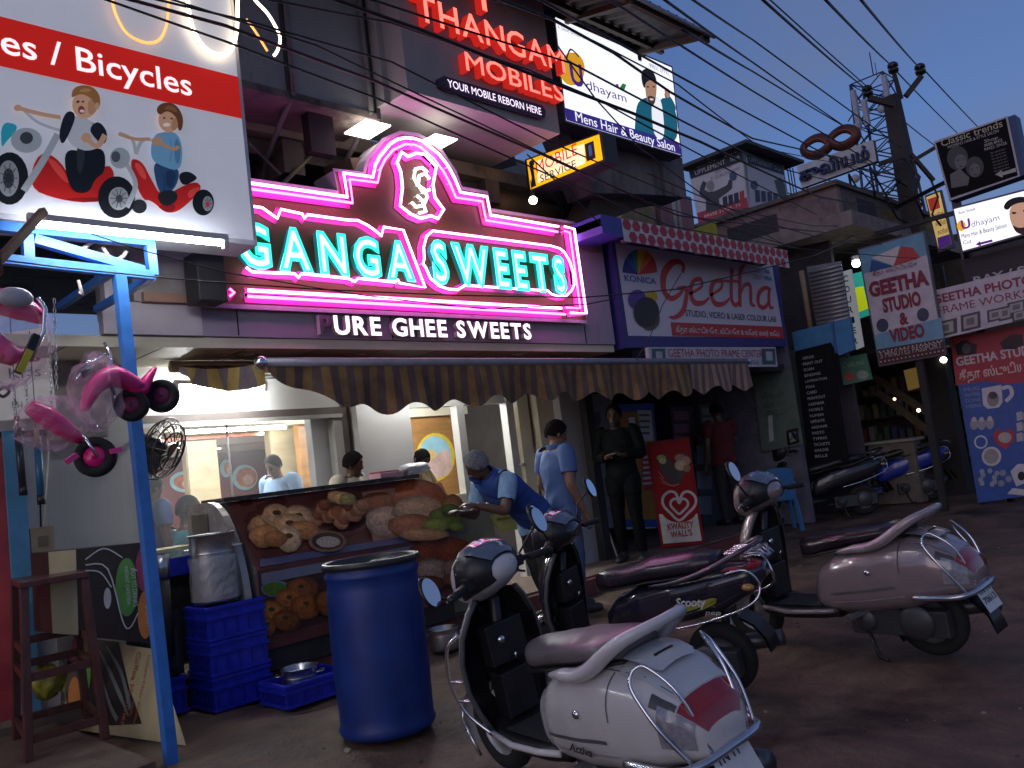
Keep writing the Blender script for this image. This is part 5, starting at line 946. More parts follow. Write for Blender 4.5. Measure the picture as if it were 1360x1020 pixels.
# glass-sided end of the counter: grey rounded cheek
ck = T('display_cheek', 'grey rounded display case end left of the snack counter', 'display case', (2.9, 5.8, .15)); b = MB()
pts = [(5.62, .15)]+[(5.50+.5*(1-math.cos(R(a)))*.9, .55+.8*math.sin(R(a))) for a in range(0, 91, 10)]+[(6.3, 1.35), (6.3, .15)]
x_ = cx0-.10; q0 = [V((x_, y_, z_)) for y_, z_ in pts]; q1 = [V((x_+.05, y_, z_)) for y_, z_ in pts]
b.face(q0, M((.22, .20, .20), .25, var=.2)); b.face(q1[::-1], M((.1, .1, .1), .4)); b.grid([q0, q1], M((.33, .31, .3), .3, .4), cu=True, smooth=False); b.build('cheek_panel', ck)
b = MB(); b.box((x_-.006, 5.95, .95), (x_-.002, 6.22, 1.27), M((.03, .03, .03), .2)); b.build('dark_window', ck)
def bag(name, label, cat, c, r, mat, seed, group=None):
    random.seed(seed); b = MB(); c = V(c); rows = []
    ph = [random.uniform(0, 6) for _ in range(6)]
    for i in range(11):
        a = -math.pi/2+math.pi*i/10; rw = []
        for j in range(20):
            t_ = 2*math.pi*j/20; k_ = 1+.16*math.sin(3*t_+ph[0]+2*a)+.12*math.sin(5*t_+ph[1]-3*a)+.10*math.sin(7*a+ph[2])*math.cos(2*t_)+random.uniform(-.07, .07)
            rw.append(c+V((r[0]*k_*math.cos(a)*math.cos(t_), r[1]*k_*math.cos(a)*math.sin(t_), r[2]*(k_*.6+.4)*math.sin(a))))
        rows.append(rw)
    b.grid(rows, mat, cu=True); return b.thing(name, label, cat, group)
PLAST = M((.8, .78, .8), .12, alpha=.28, var=.1, spec=.9)
q = V((at(513, 628, 'y', 6.0).x, 6.0, ztop+.036)); b = MB(); b.box(q+V((-.12, -.08, 0)), q+V((.10, .1, .045)), M((.6, .35, .4), .5)); b.box(q+V((-.12, -.07, .045)), q+V((.09, .09, .06)), M((.45, .06, .12), .5)); b.thing('sweet_box', 'pink and white sweet box lying on the counter top', 'box', bevel=.006)
bag('plastic_bag', 'crumpled white plastic bag beside the pink box on the counter', 'bag', V((at(548, 624, 'y', 6.0).x, 6.0, ztop+.085)), (.17, .1, .05), M((.6, .6, .62), .35), 4)
# small sign and trays at the right end of the counter
b = MB(); q = at(640, 690, 'y', 5.9); b.box((4.75, 5.7, .15), (5.35, 6.2, 1.0), M((.30, .27, .16), .5)); b.box((4.7, 5.68, 1.0), (5.4, 6.22, 1.03), alu); b.pprism(FY(5.69), [(650, 684), (700, 676), (712, 700), (664, 706)], 0, .006, M((.55, .50, .10), .5)); b.pt('No parking in front', FY(5.683), (660, 692), (700, 685), 4, BLACK, l=.004); b.thing('side_counter', 'low cream side counter with yellow notice behind the white scooter', 'counter')

# ================================================================== FOREGROUND LEFT
wood2 = M((.085, .028, .022), .4, var=.35, scale=6, stretch=(3, 3, 1), coat=.2)
sp = [at(38, 1012, 'z', .10), at(140, 981, 'z', .10), at(116, 956, 'z', .10), at(22, 982, 'z', .10)]; zt_ = at(62, 768, 'y', sp[0].y+.1).z
stl = T('stool', 'tall dark red wooden stool standing beside the blue post', 'stool', tuple((sp[0]+sp[2])/2)); cc = (sp[0]+sp[1]+sp[2]+sp[3])/4; tops = []
for p_ in sp:
    tp = V((cc.x+(p_.x-cc.x)*.80, cc.y+(p_.y-cc.y)*.80, zt_-.03)); tops.append(tp); b = MB(); b.bar(p_, tp, .042, .042, wood2, upv=X); b.build('leg', stl, .003)
def lev(i, t_): return sp[i].lerp(tops[i], t_)
for t_, pairs in ((.12, ((0, 1), (3, 2), (0, 3), (1, 2))), (.47, ((0, 1), (3, 2), (0, 3), (1, 2))), (.62, ((1, 2), (3, 2), (0, 3)))):
    for i, j in pairs: b = MB(); d = (lev(j, t_)-lev(i, t_)).normalized(); b.bar(lev(i, t_)+d*.022, lev(j, t_)-d*.022, .022, .045, wood2); b.build('rung', stl, .002)
b = MB(); e_ = .055; m_ = [cc+(V((t.x, t.y, cc.z))-cc)*1.14 for t in tops]; b.grid([[V((p_.x, p_.y, zt_-.03)) for p_ in m_], [V((p_.x, p_.y, zt_+.005)) for p_ in m_]], wood2, cu=True, smooth=False, cap0=True, cap1=True); b.build('seat', stl, .004)
def zl(*pts): return [(.4906*a, 520+.4902*b) for a, b in pts]
fr = FY(5.62); t = T('menu_board', 'dark printed board with green and orange ovals behind the stool', 'board', tuple(at(130, 850, 'y', 5.62)))
dkb = M((.035, .025, .022), .35, var=.3); crm = M((.50, .42, .24), .5, var=.12, scale=4)
b = MB(); b.pprism(fr, zl((130, 435), (388, 408), (402, 682), (142, 655)), -.35, 0, dkb); b.build('panel', t); b = MB(); b.pf(fr, zl((130, 435), (205, 428), (212, 660), (142, 655)), .003, crm)
gr = M((.10, .30, .06), .5); pk_ = M((.30, .05, .12), .5); orr = M((.55, .20, .05), .5); lw = M((.55, .55, .52), .5)
b.pell(fr, zl((342, 530))[0], 15, 39, .006, gr); b.pell(fr, zl((388, 480))[0], 11, 30, .006, pk_); b.pell(fr, zl((392, 605))[0], 10, 32, .006, orr); b.pell(fr, zl((290, 560))[0], 5, 14, .006, lw)
for pts in ([(230, 455), (280, 425), (330, 450)], [(230, 470), (290, 480), (330, 620), (350, 640), (372, 600)], [(228, 485), (270, 490), (300, 530)], [(352, 480), (370, 485)]): b.pstroke(fr, zl(*pts), .008, .009, lw)
vt = Fr((0, 5.62, 0), -Z, X)
for (px, py), (qx, qy), h_, s_ in ((zl((352, 480), (352, 585))[0], zl((352, 480), (352, 585))[1], 5, 'HOT TO DRINKS'), (zl((335, 475), (338, 580))[0], zl((335, 475), (338, 580))[1], 4, 'INSTANT CAFETERIA'), (zl((392, 580), (394, 640))[0], zl((392, 580), (394, 640))[1], 5, 'BITE HOT')):
    a0, b0 = vt.uv(px, py); a1, _ = vt.uv(qx, qy); b.text(s_, vt, a0, b0, a1-a0, h_*.0055, lw, l=.010, bold=.01)
b.build('printed_face', t)
# leaning cream board, text sideways
pA, pB = at(245, 991, 'z', .012), at(90, 968, 'z', .012); pC = at(196, 852, 'y', 5.54); un = (pA-pB).normalized(); vn = (pC-pA); vn = (vn-un*vn.dot(un)).normalized(); lf = Fr(pB, un, vn)
t = T('leaning_board', 'cream printed card board leaning on its side against the darker board', 'board', tuple(pA)); q = [lf.uv(*p_) for p_ in ((245, 990), (204, 862), (72, 843), (92, 968))]
b = MB(); b.prism(lf, q, -.012, 0, crm); b.build('panel', t); b = MB(); dp_ = zl((150, 660), (322, 678), (350, 800), (385, 900), (300, 905), (185, 860)); b.pf(lf, dp_, .003, dkb)
for c, rx, ry, m_ in (((205, 830), 9, 28, orr), ((195, 690), 9, 20, pk_), ((232, 760), 8, 30, gr)): b.pell(lf, zl(c)[0], rx, ry, .006, m_)
for pts in ([(270, 700), (300, 760), (330, 830), (350, 880)], [(290, 690), (330, 760), (355, 860)], [(280, 780), (300, 850), (320, 890)]): b.pstroke(lf, zl(*pts), [.01, .03, .03, .008][:len(pts)], .006, M((.14, .16, .16), .5))
vl = Fr(pB, -vn, un); rdt = M((.42, .12, .06), .5)
for k_, (s_, p_, q_, h_) in enumerate((('Nascafe Machines', (372, 705), (425, 915), 11), ('Instant Filter Coffee', (402, 715), (445, 915), 6), ('& Aroma', (360, 840), (372, 880), 7))):
    (px, py), (qx, qy) = zl(p_, q_); a0, b0 = vl.uv(px, py); a1, _ = vl.uv(qx, qy); b.text(s_ if k_ else 'Coffee Machines', vl, a0, b0, a1-a0, h_*.0048, rdt, l=.004)
b.build('printed_face', t)
bag('yellow_bag', 'crumpled yellow and black plastic bag on the floor under the stool', 'bag', at(62, 905, 'y', 5.9), (.09, .07, .10), M((.30, .26, .03), .3, var=.6, scale=20), 9)
# stack of blue crates
cb = M((.012, .022, .40), .4, var=.3, scale=14, stain=('#2a3a7a', 12, .66)); cbd = M((.008, .014, .26), .4, var=.15); kc_ = at(283, 947, 'z', 0)-Y*.04; CW, CD, CH = .40, .34, .222
def crate(label, o, w_, d_, h_):
    t = T('crate', label, 'crate', tuple(o+V((w_/2, d_/2, 0))), 'blue plastic crates'); b = MB(); x0, y0, z0 = o
    th = .012; b.box((x0, y0, z0), (x0+w_, y0+d_, z0+.012), cb)
    for a, c in (((x0, y0), (x0+w_, y0+th)), ((x0, y0+d_-th), (x0+w_, y0+d_)), ((x0, y0+th), (x0+th, y0+d_-th)), ((x0+w_-th, y0+th), (x0+w_, y0+d_-th))): b.box((*a, z0+.013), (*c, z0+h_), cb)
    b.build('walls', t)
    b = MB()
    for z_ in (.006, h_*.62, h_-.022): b.box((x0-.012, y0-.012, z0+z_), (x0+w_+.012, y0-.001, z0+z_+.018), cb); b.box((x0-.012, y0-.001, z0+z_), (x0-.001, y0+d_, z0+z_+.018), cb)
    for i in range(5): b.box((x0+.02+i*(w_-.05)/4, y0-.008, z0+.026), (x0+.032+i*(w_-.05)/4, y0-.001, z0+h_*.6), cbd)
    for i in range(8):
        for j in (-1, 1): b.bar((x0-.004, y0+.02+i*(d_-.04)/8, z0+.03 if j > 0 else z0+h_*.6), (x0-.004, y0+.02+(i+1)*(d_-.04)/8, z0+h_*.6 if j > 0 else z0+.03), .006, .006, cbd, upv=X)
    b.build('rib', t); return t
for i in range(3): crate(('bottom crate of the blue stack under the steel vessel', 'middle crate of the blue stack under the steel vessel', 'top crate of the blue stack carrying the steel vessel')[i], kc_+V((0, 0, i*(CH+.002))), CW, CD, CH)
tc_ = at(374, 942, 'z', 0)-Y*.08; crate('shallow blue crate holding a steel pot left of the barrel', tc_, .46, .34, .15)
crate('dark blue crate half hidden left of the stack', kc_+V((-.36, .28, 0)), .30, .3, .24)
def pot(name, label, c, r, h, lidr=None, handles=True):
    b = MB(); b.lathe([(0, 0), (r*.94, 0), (r, .02), (r, h*.75), (r*1.0, h), (r*1.06, h+.006), (r*1.06, h), (r*.97, h-.004), (r*.95, .02), (0, .018)], c, STEEL, 28)
    b.lathe([(r*1.005, h*.72), (r*1.02, h*.73), (r*1.005, h*.745)], c, STEEL, 28)
    t = T(name, label, 'pot', tuple(c)); b.build('vessel', t)
    if handles:
        for s_ in (-1, 1): b = MB(); a_ = R(-40 if s_ < 0 else 140); d = V((math.cos(a_), math.sin(a_), 0)); e = V((-d.y, d.x, 0)); b.tube([V(c)+d*(r*1.0)+e*.04+Z*h*.8, V(c)+d*(r+.04)+e*.03+Z*h*.8, V(c)+d*(r+.04)-e*.03+Z*h*.8, V(c)+d*(r*1.0)-e*.04+Z*h*.8], .006, STEEL, 6); b.build('handle', t)
    return t
pot('steel_pot', 'tall dented steel vessel wrapped in thin plastic on the blue crates', kc_+V((.155, .17, 3*(CH+.002)+.002)), .148, .46)
b = MB(); random.seed(2); vc = kc_+V((.155, .17, 3*(CH+.002))); rows = []
for i in range(9): rows.append([vc+V((math.cos(a)*(.156+random.uniform(0, .012)), math.sin(a)*(.156+random.uniform(0, .012)), .03+.036*i)) for a in [R(150+j*12) for j in range(16)]])
b.grid(rows, M((.7, .7, .72), .1, alpha=.3, spec=1), smooth=False); b.thing('plastic_sheet', 'thin clear plastic wrapped round the tall steel vessel', 'plastic')
pot('steel_pot', 'small steel pot standing in the shallow blue crate', tc_+V((.2, .17, .014)), .115, .19)
pot('steel_pot', 'low wide steel pot on the ground between barrel and scooter', at(592, 862, 'z', .0), .12, .16)
b = MB(); q = kc_+V((-.30, .35, .24)); b.box(q, q+V((.27, .25, .42)), M((.02, .019, .02), .4)); b.box(q+V((.03, -.01, .05)), q+V((.24, -.001, .3)), M((.05, .045, .05), .3)); b.thing('black_box', 'black stove box standing left of the tall steel vessel', 'box')
b = MB(); q = at(233, 765, 'y', 5.9); b.box(q+V((-.12, 0, 0)), q+V((.16, .2, .12)), cb); b.box(q+V((-.25, .05, .17)), q+V((.2, .35, .19)), M((.5, .46, .25), .5)); b.box(q+V((-.25, .06, -.6)), q+V((.2, .3, -.002)), DARK); b.thing('back_counter', 'cream topped back counter with a blue tray behind the steel vessel', 'counter')
b = MB(); q = at(215, 770, 'y', 5.75); b.lathe([(0, 0), (.05, 0), (.055, .16), (.05, .16), (0, .01)], q, STEEL, 16); b.lathe([(0, -.5), (.05, -.5), (.05, -.001), (0, -.001)], q, DARK, 8); b.thing('steel_tumbler', 'small steel can left of the tall vessel by the blue post', 'can')

# blue barrel
bc = at(516, 966, 'z', 0); bb = T('barrel', 'big blue plastic barrel with black rim standing on the road', 'barrel', tuple(bc)); bmq = M((.006, .030, .18), .42, var=.3, scale=4, stain=('#20406f', 9, .64)); br = .262; bh_ = .925
b = MB(); b.lathe([(0, .0), (br*.95, 0), (br*.99, .012), (br*1.02, .03), (br*.985, .055), (br*.985, .12), (br*1.0, .25), (br*1.012, .45), (br*1.0, .68), (br*.985, .78), (br*.955, .82), (br*1.0, .845), (br*1.015, .86), (br*.97, .875), (br*.96, .9)], bc, bmq, 48); b.build('body', bb)
b = MB(); b.lathe([(br*.96, .895), (br*1.035, .897), (br*1.05, .912), (br*1.035, .928), (br*.98, .932), (br*.95, .92), (br*.93, .885), (br*.5, .878), (0, .876)], bc, M((.02, .02, .022), .35), 48); b.build('rim', bb)
b = MB(); b.lathe([(br*.90, .886), (br*.9, .893), (br*.5, .889), (0, .888)], bc, M((.05, .045, .04), .25, var=.5, scale=8), 40); b.lathe([(.05, .888), (.05, .905), (.0, .905)], bc+V((.1, .06, 0)), BLACK, 14); b.build('lid', bb)
# wall fan
fc = at(216, 596, 'y', 6.1); t = T('wall_fan', 'black caged wall fan hanging beside the blue post', 'fan', tuple(fc)); ax_ = V((.55, -.75, -.38)).normalized(); u_ = ax_.orthogonal().normalized(); w_ = ax_.cross(u_); fm = M((.03, .028, .028), .35)
b = MB()
for r_, h_ in ((.23, 0), (.20, .05), (.14, .075), (.06, .085), (.20, -.04), (.12, -.06)): b.tube([fc+ax_*h_+u_*(r_*math.cos(2*math.pi*i/30))+w_*(r_*math.sin(2*math.pi*i/30)) for i in range(30)], .006, fm, 5, closed=True)
for i in range(20):
    a = 2*math.pi*i/20; d = u_*math.cos(a)+w_*math.sin(a); b.tube([fc+ax_*.085+d*.05, fc+ax_*.07+d*.15, fc+d*.23, fc-ax_*.06+d*.12], .0035, fm, 4)
b.build('cage', t)
for k_ in range(3):
    b = MB(); rows = []
    for i in range(6):
        r_ = .04+.16*i/5; rows.append([fc+u_*(r_*math.cos(R(120*k_+a_)))+w_*(r_*math.sin(R(120*k_+a_)))+ax_*(.02*(a_/35-.5)*2) for a_ in (-32, -10, 12, 34)])
    b.grid(rows, M((.06, .055, .055), .35)); b.build('blade', t)
b = MB(); b.lathe([(0, .03), (.05, .02), (.06, -.05), (.07, -.06), (.07, -.17), (.04, -.2), (0, -.2)], fc, fm, 16, ax=ax_); b.bar(fc-ax_*.15, fc-ax_*.15+V((0, .3, .05)), .03, .04, fm); b.build('motor', t)

# ================================================================== HANGING TOYS (pink tricycles in plastic) AND TOOLS
pkm = M((.80, .006, .20), .25, coat=.5, var=.1); pkl = M((.85, .05, .28), .3, var=.2)
def wheel(c, r, ax_, parent, hub=pkm, wdt=.06):
    b = MB(); b.lathe([(r*.55, -wdt/2), (r*.9, -wdt/2), (r, -wdt*.3), (r, wdt*.3), (r*.9, wdt/2), (r*.55, wdt/2), (r*.55, -wdt/2)], c, RUBBER, 28, ax=ax_); o = b.build('wheel', parent)
    b = MB(); b.lathe([(0, -wdt*.4), (r*.5, -wdt*.45), (r*.56, 0), (r*.5, wdt*.45), (r*.2, wdt*.3), (0, wdt*.7)], c, hub, 18, ax=ax_)
    b.build('rim', o)
def body(pts, rr, mat, parent, nm='body', flat=1): b = MB(); b.tube(pts, rr, mat, 12, flat=.62, sm=4); return b.build(nm, parent)
def wrap(c, r, seed, parent):
    random.seed(seed); b = MB(); rows = []; c = V(c)
    for i in range(12):
        a = -math.pi/2+math.pi*i/11; rows.append([c+V((r[0]*math.cos(a)*math.cos(t_)*k_, r[1]*math.cos(a)*math.sin(t_)*k_, r[2]*math.sin(a)*k_)) for t_, k_ in [(2*math.pi*j/22, random.uniform(.82, 1.12)) for j in range(22)]])
    b.grid(rows, M((.85, .6, .72), .06, alpha=.17, spec=1, var=.05), cu=True, smooth=False); b.build('plastic_wrap', parent)
ty = 4.45; P = lambda x_, y_, d_=0: at(x_, y_, 'y', ty+d_)
fcx = V((-.55, -.8, .1))
t = T('hanging_tricycle', 'big pink toy tricycle wrapped in plastic at the left edge', 'tricycle', tuple(P(20, 480)), 'pink tricycles hung from the blue frame')
body([P(-40, 395), P(-5, 400), P(30, 410), P(58, 425)], [.06, .10, .095, .04], pkm, t); body([P(-20, 440), P(10, 470), P(35, 470)], [.06, .085, .04], pkl, t, 'seat'); b = MB(); b.ball(P(20, 395, -.12), (.08, .03, .05), M((.5, .48, .5), .2), 12); b.build('badge', t)
b = MB(); b.tube([P(50, 395, -.1), P(60, 410, -.1), P(58, 440, -.1), P(40, 480, -.1)], .012, CHROME, 6); b.bar(P(48, 445, -.12), P(24, 495, -.12), .04, .03, BLACK); b.bar(P(40, 465, -.15), P(26, 494, -.15), .015, .03, M((.6, .5, .03), .4)); b.build('handlebar', t); body([P(0, 470), P(20, 478)], [.07, .05], M((.5, .02, .02), .3), t, 'red_part'); wrap(P(14, 450), (.19, .14, .23), 3, t)
t = T('hanging_tricycle', 'pink toy tricycle with black wheels hanging behind the blue post', 'tricycle', tuple(P(170, 550)), 'pink tricycles hung from the blue frame')
wheel(P(215, 526), .088, fcx, t, M((.18, .02, .08), .4)); wheel(P(175, 538), .085, fcx, t, M((.18, .02, .08), .4)); body([P(112, 545), P(125, 515), P(150, 500), P(185, 515)], [.03, .07, .09, .06], pkl, t); body([P(160, 505), P(185, 520), P(195, 505), P(206, 488)], [.04, .055, .045, .015], pkm, t, 'mudguard'); b = MB(); b.tube([P(102, 508), P(108, 495), P(122, 482), P(140, 470), P(148, 478), P(142, 495)], .011, CHROME, 6); b.tube([P(108, 498), P(122, 490)], .02, BLACK, 8); b.tube([P(142, 495), P(152, 525)], .009, BLACK, 6); b.build('handlebar', t); wrap(P(128, 520), (.13, .12, .19), 5, t)
t = T('hanging_tricycle', 'lowest pink tricycle with one pink spoked wheel hanging by the pillar', 'tricycle', tuple(P(100, 620)), 'pink tricycles hung from the blue frame')
wheel(P(127, 607, -.05), .098, fcx, t); body([P(38, 540), P(60, 552), P(85, 570), P(108, 585)], [.05, .08, .07, .035], pkm, t); body([P(60, 545), P(70, 560)], [.05, .04], M((.55, .02, .02), .3), t, 'red_part'); b = MB(); b.tube([P(112, 580, -.1), P(130, 607, -.12)], .008, CHROME, 6); b.build('fork', t)
for a_, c_ in (((88, 614), (102, 604)), ((146, 600), (160, 597))): b = MB(); b.bar(P(*a_, -.12), P(*c_, -.12), .035, .025, pkl); b.build('pedal', t)
wrap(P(70, 562), (.17, .12, .13), 8, t)
for i, (p_, q_, c) in enumerate((((24, 578), (31, 656), (.02, .025, .035)), ((50, 594), (55, 668), (.02, .12, .25)))):
    b = MB(); b.tube([at(*p_, 'y', 5.9), at(*q_, 'y', 5.9)], .022, M(c, .35), 10); b.tube([at(*p_, 'y', 5.9)+Z*.12, at(*p_, 'y', 5.9)], .016, M((.3, .2, .08) if i else (.25, .08, .05), .5), 8); b.tube([at(*q_, 'y', 5.9)-Z*.02+Z*.07, at(*q_, 'y', 5.9)+Z*.0-Z*.01], .024, BLACK, 10); b.tube([at(*p_, 'y', 5.9)+Z*.12, at(*p_, 'y', 5.9)+Z*.75], .003, BLACK, 4); b.thing('hand_pump', ('black cycle pump hanging nearest the left edge', 'blue cycle pump hanging right of the black one')[i], 'pump')
for i, (x_, y0_, y1_) in enumerate(((66, 440, 550), (72, 400, 520), (34, 490, 560), (18, 500, 575))):
    b = MB(); p_, q_ = at(x_, y0_, 'y', 5.4), at(x_+3, y1_, 'y', 5.4); n_ = int((p_-q_).length/.028)
    for j in range(n_): c = p_.lerp(q_, j/n_); ang = (j % 2)*math.pi/2; b.tube([c+V((.008*math.cos(a)*math.cos(ang), .008*math.cos(a)*math.sin(ang), .018*math.sin(a))) for a in [2*math.pi*k/8 for k in range(8)]], .0025, STEEL, 4, closed=True)
    b.thing('steel_chain', ('steel chain hanging right beside the kids board', 'longest steel chain hanging in front of the kids board', 'short steel chain hanging left in front of the kids board', 'steel chain nearest the left edge')[i], 'chain', 'hanging steel chains')
b = MB(); q = at(57, 722, 'y', 6.25); b.box(q+V((-.07, 0, -.11)), q+V((.07, .05, .11)), M((.28, .22, .14), .6)); b.box(q+V((-.03, -.006, -.02)), q+V((.03, 0, .05)), M((.15, .12, .08), .6)); b.tube([q+V((0, .02, .11)), q+V((.03, .02, .8)), q+V((.02, .02, 1.3))], .006, BLACK, 5); b.tube([q+V((.02, .02, .11)), q+V((.08, .02, .6)), q+V((.1, .02, 1.2))], .005, white, 5); b.thing('switch_box', 'beige wooden switch box on the white wall behind the stool', 'switch box')
b = MB(); b.tube([at(152, 540, 'y', 5.0), at(146, 500, 'y', 5.0), at(147, 470, 'y', 5.0), at(138, 455, 'y', 5.0)], .008, CHROME, 6); b.thing('hanging_hook', 'bent steel hook holding the middle pink tricycle', 'hook'); b = MB(); b.tube([at(104, 372, 'y', 4.72), at(110, 392, 'y', 4.72), at(104, 388, 'y', 4.72)], .008, M((.45, .4, .35), .5), 6); b.thing('hanging_hook', 'short pale hook hanging from the lower bar of the blue frame', 'hook')

# ================================================================== STANDEE, ROD, CHAIR, TABLE
so_ = at(907, 726, 'z', .15); su = V((.62, -.785, 0)); tilt = V((.02, .02, 1)); sf = Fr(so_, su, Z)
t = T('ice_cream_standee', 'red ice cream standee board with white heart outline beside the doorway', 'standee', tuple(so_)); q = [(858, 588), (915, 580), (936, 722), (878, 728)]
b = MB(); b.pprism(sf, q, -.05, 0, M((.24, .012, .014), .5, spec=.15), M((.16, .02, .02), .5)); b.build('board', t, .004); b = MB()
rs = M((.33, .012, .014), .5, var=.1, spec=.15); b.pf(sf, [(863, 594), (911, 587), (930, 717), (882, 722)], .003, rs); b.pf(sf, [(875, 683), (926, 682), (932, 718), (881, 722)], .006, M((.62, .58, .52), .45))
h0 = M((.62, .56, .52), .45)
def heart(cx, cy, s_, wv, l, m_): b.pstroke(sf, [(cx+s_*x_, cy+s_*y_) for x_, y_ in ((0, .95), (-.55, .5), (-1, 0), (-1.02, -.5), (-.65, -.85), (-.25, -.78), (0, -.35), (.25, -.78), (.65, -.85), (1.02, -.5), (1, 0), (.55, .5))], wv, l, m_, closed=True)
b.pell(sf, (902, 676), 24, 18, .0075, rs); heart(902, 671, 21, .03, .010, h0); heart(902, 672, 11, .028, .010, h0)
b.pt('KWALITY', sf, (887, 704), (922, 702), 8, M((.40, .02, .03), .45), l=.010, bold=.03); b.pt("WALL'S", sf, (891, 714), (920, 713), 8, M((.40, .02, .03), .45), l=.010, bold=.03)
b.pf(sf, [(872, 606), (882, 602), (898, 620), (904, 640), (898, 645), (888, 640), (876, 622)], .006, M((.03, .012, .01), .4)); b.pf(sf, [(895, 606), (906, 600), (916, 606), (916, 622), (908, 632), (904, 640), (898, 624)], .009, M((.06, .02, .012), .4))
for i, (c, rx, ry, h) in enumerate((((903, 608), 7, 5, '#a87c60'), ((911, 612), 6, 6, '#b08868'), ((904, 618), 8, 7, '#c9ad8e'), ((912, 622), 5, 5, '#9a6e50'), ((878, 608), 6, 4, '#a8a048'), ((880, 612), 5, 4, '#c8c070'))): b.pell(sf, c, rx, ry, .011+.002*i, M(h, .5, var=.4, scale=40))
for pts in ([(876, 634), (886, 642), (896, 646)], [(878, 640), (890, 645), (902, 643)], [(874, 626), (882, 636)]): b.pstroke(sf, pts, .006, .008, M((.5, .3, .22), .5))
b.build('printed_face', t); b = MB(); b.bar(so_+sf.n*-.06+su*.2, so_+sf.n*-.35+su*.2+Z*.001, .03, .03, BLACK); b.bar(so_+sf.n*-.05-su*.2+Z*.6, so_+sf.n*-.35-su*.2, .025, .025, BLACK); b.bar(so_+sf.n*-.05+su*.2+Z*.6, so_+sf.n*-.35+su*.2, .025, .025, BLACK); b.build('prop_leg', t)
b = MB(); q0, q1 = at(820, 741, 'z', .16), at(778, 615, 'y', 6.5); b.tube([q0, q1], .011, M((.6, .6, .62), .4), 8); b.ball(q0, .016, RUBBER, 8); b.ball(q1, .014, RUBBER, 8); b.thing('white_rod', 'thin white pole leaning beside the man in the dark jacket', 'rod')
ch = T('plastic_chair', 'light blue plastic armchair behind the grey scooter', 'chair', tuple(at(1040, 706, 'z', 0))); cm = M((.05, .18, .40), .4, var=.1); o = at(1036, 706, 'z', 0); fd = V((.75, .66, 0)); sd = V((fd.y, -fd.x, 0))
CL = lambda a, c, z_: o+fd*a+sd*c+Z*z_
for a, c in ((-.2, -.22), (-.2, .22), (.22, -.24), (.22, .24)): b = MB(); b.bar(CL(a*1.15, c*1.12, 0), CL(a, c, .42), .035, .045, cm); b.build('leg', ch)
b = MB(); b.box((-.22, -.23, .42), (.25, .23, .445), cm); b.v = [tuple(CL(*p_)) for p_ in b.v]; b.build('seat', ch, .008)
b = MB(); rows = []
for i in range(7): t_ = i/6; rows.append([CL(-.22-.10*t_+.03*math.cos(j/8*math.pi*2-math.pi)*0-.04*(1-(2*j/8-1)**2), (j/8-.5)*(.46-.06*t_), .44+.40*t_+(.03*(1-(2*j/8-1)**2) if i == 6 else 0)) for j in range(9)])
b.grid(rows, cm); b.build('backrest', ch)
for s_ in (-1, 1): b = MB(); b.tube([CL(-.26, .22*s_, .64), CL(0, .26*s_, .66), CL(.2, .26*s_, .63), CL(.22, .25*s_, .44)], .02, cm, 8); b.build('armrest', ch)
tb_ = T('wooden_table', 'brown wooden table against the wall behind the blue chair', 'table', (11.2, 5.2, 0)); q = at(1035, 607, 'z', .92); tm_ = M((.14, .085, .05), .6, var=.3, scale=4); b = MB(); b.box((q.x-.25, q.y-.75, .80), (q.x+.3, q.y+.75, .90), tm_); b.build('tabletop', tb_, .005)
for a, c in ((-.2, -.7), (-.2, .7), (.25, -.7), (.25, .7)): b = MB(); b.box((q.x+a-.03, q.y+c-.03, 0), (q.x+a+.03, q.y+c+.03, .80), tm_); b.build('leg', tb_)
fr = FY(6.6); t = T('poster', 'pale green shop poster with framed picture right of the awning end', 'poster', tuple(at(1020, 600, 'y', 6.6))); fr = FX(11.45)
b = MB(); b.pprism(fr, [(1000, 500), (1050, 490), (1066, 590), (1012, 600)], -.03, 0, M((.12, .15, .13), .5, var=.2)); b.build('panel', t); b = MB()
for i in range(3): b.pt('போட்டோ', fr, (1012+i*2, 530+i*12), (1042+i*2, 524+i*12), 6, M((.04, .07, .05), .5), l=.004)
b.pf(fr, [(1044, 572), (1060, 568), (1062, 588), (1046, 592)], .004, BLACK); b.pf(fr, [(1048, 575), (1057, 573), (1058, 585), (1050, 588)], .007, M((.3, .32, .32), .5)); b.pf(fr, [(1020, 552), (1026, 551), (1028, 585), (1022, 587)], .004, M((.4, .42, .42), .5)); b.build('printed_face', t)
# ================================================================== SCOOTERS (local axes: x forward, y left, z up; origin between the wheels)
def sect(n, w_, zt_, zb_, x_, e=2.6):
    rows = []
    for j in range(n):
        a = 2*math.pi*j/n; ca, sa = math.cos(a), math.sin(a)
        rows.append(V((x_, w_*math.copysign(abs(ca)**(2/e), ca), (zt_+zb_)/2+(zt_-zb_)/2*math.copysign(abs(sa)**(2/e), sa))))
    return rows
def interp(tab, x_):
    for i in range(len(tab)-1):
        a, c = tab[i], tab[i+1]
        if a[0] <= x_ <= c[0]:
            t = (x_-a[0])/(c[0]-a[0]); t = t*t*(3-2*t)*.5+t*.5; return [a[k]*(1-t)+c[k]*t for k in range(1, len(a))]
    return list(tab[0][1:] if x_ < tab[0][0] else tab[-1][1:])
def loft(b, tab, mat, n=26, m=26, e=2.6, cap=True):
    xs = np.linspace(tab[0][0], tab[-1][0], m); rows = [sect(n, *interp(tab, x_), x_, e) for x_ in xs]; b.grid(rows, mat, cu=True, cap0=cap, cap1=cap)
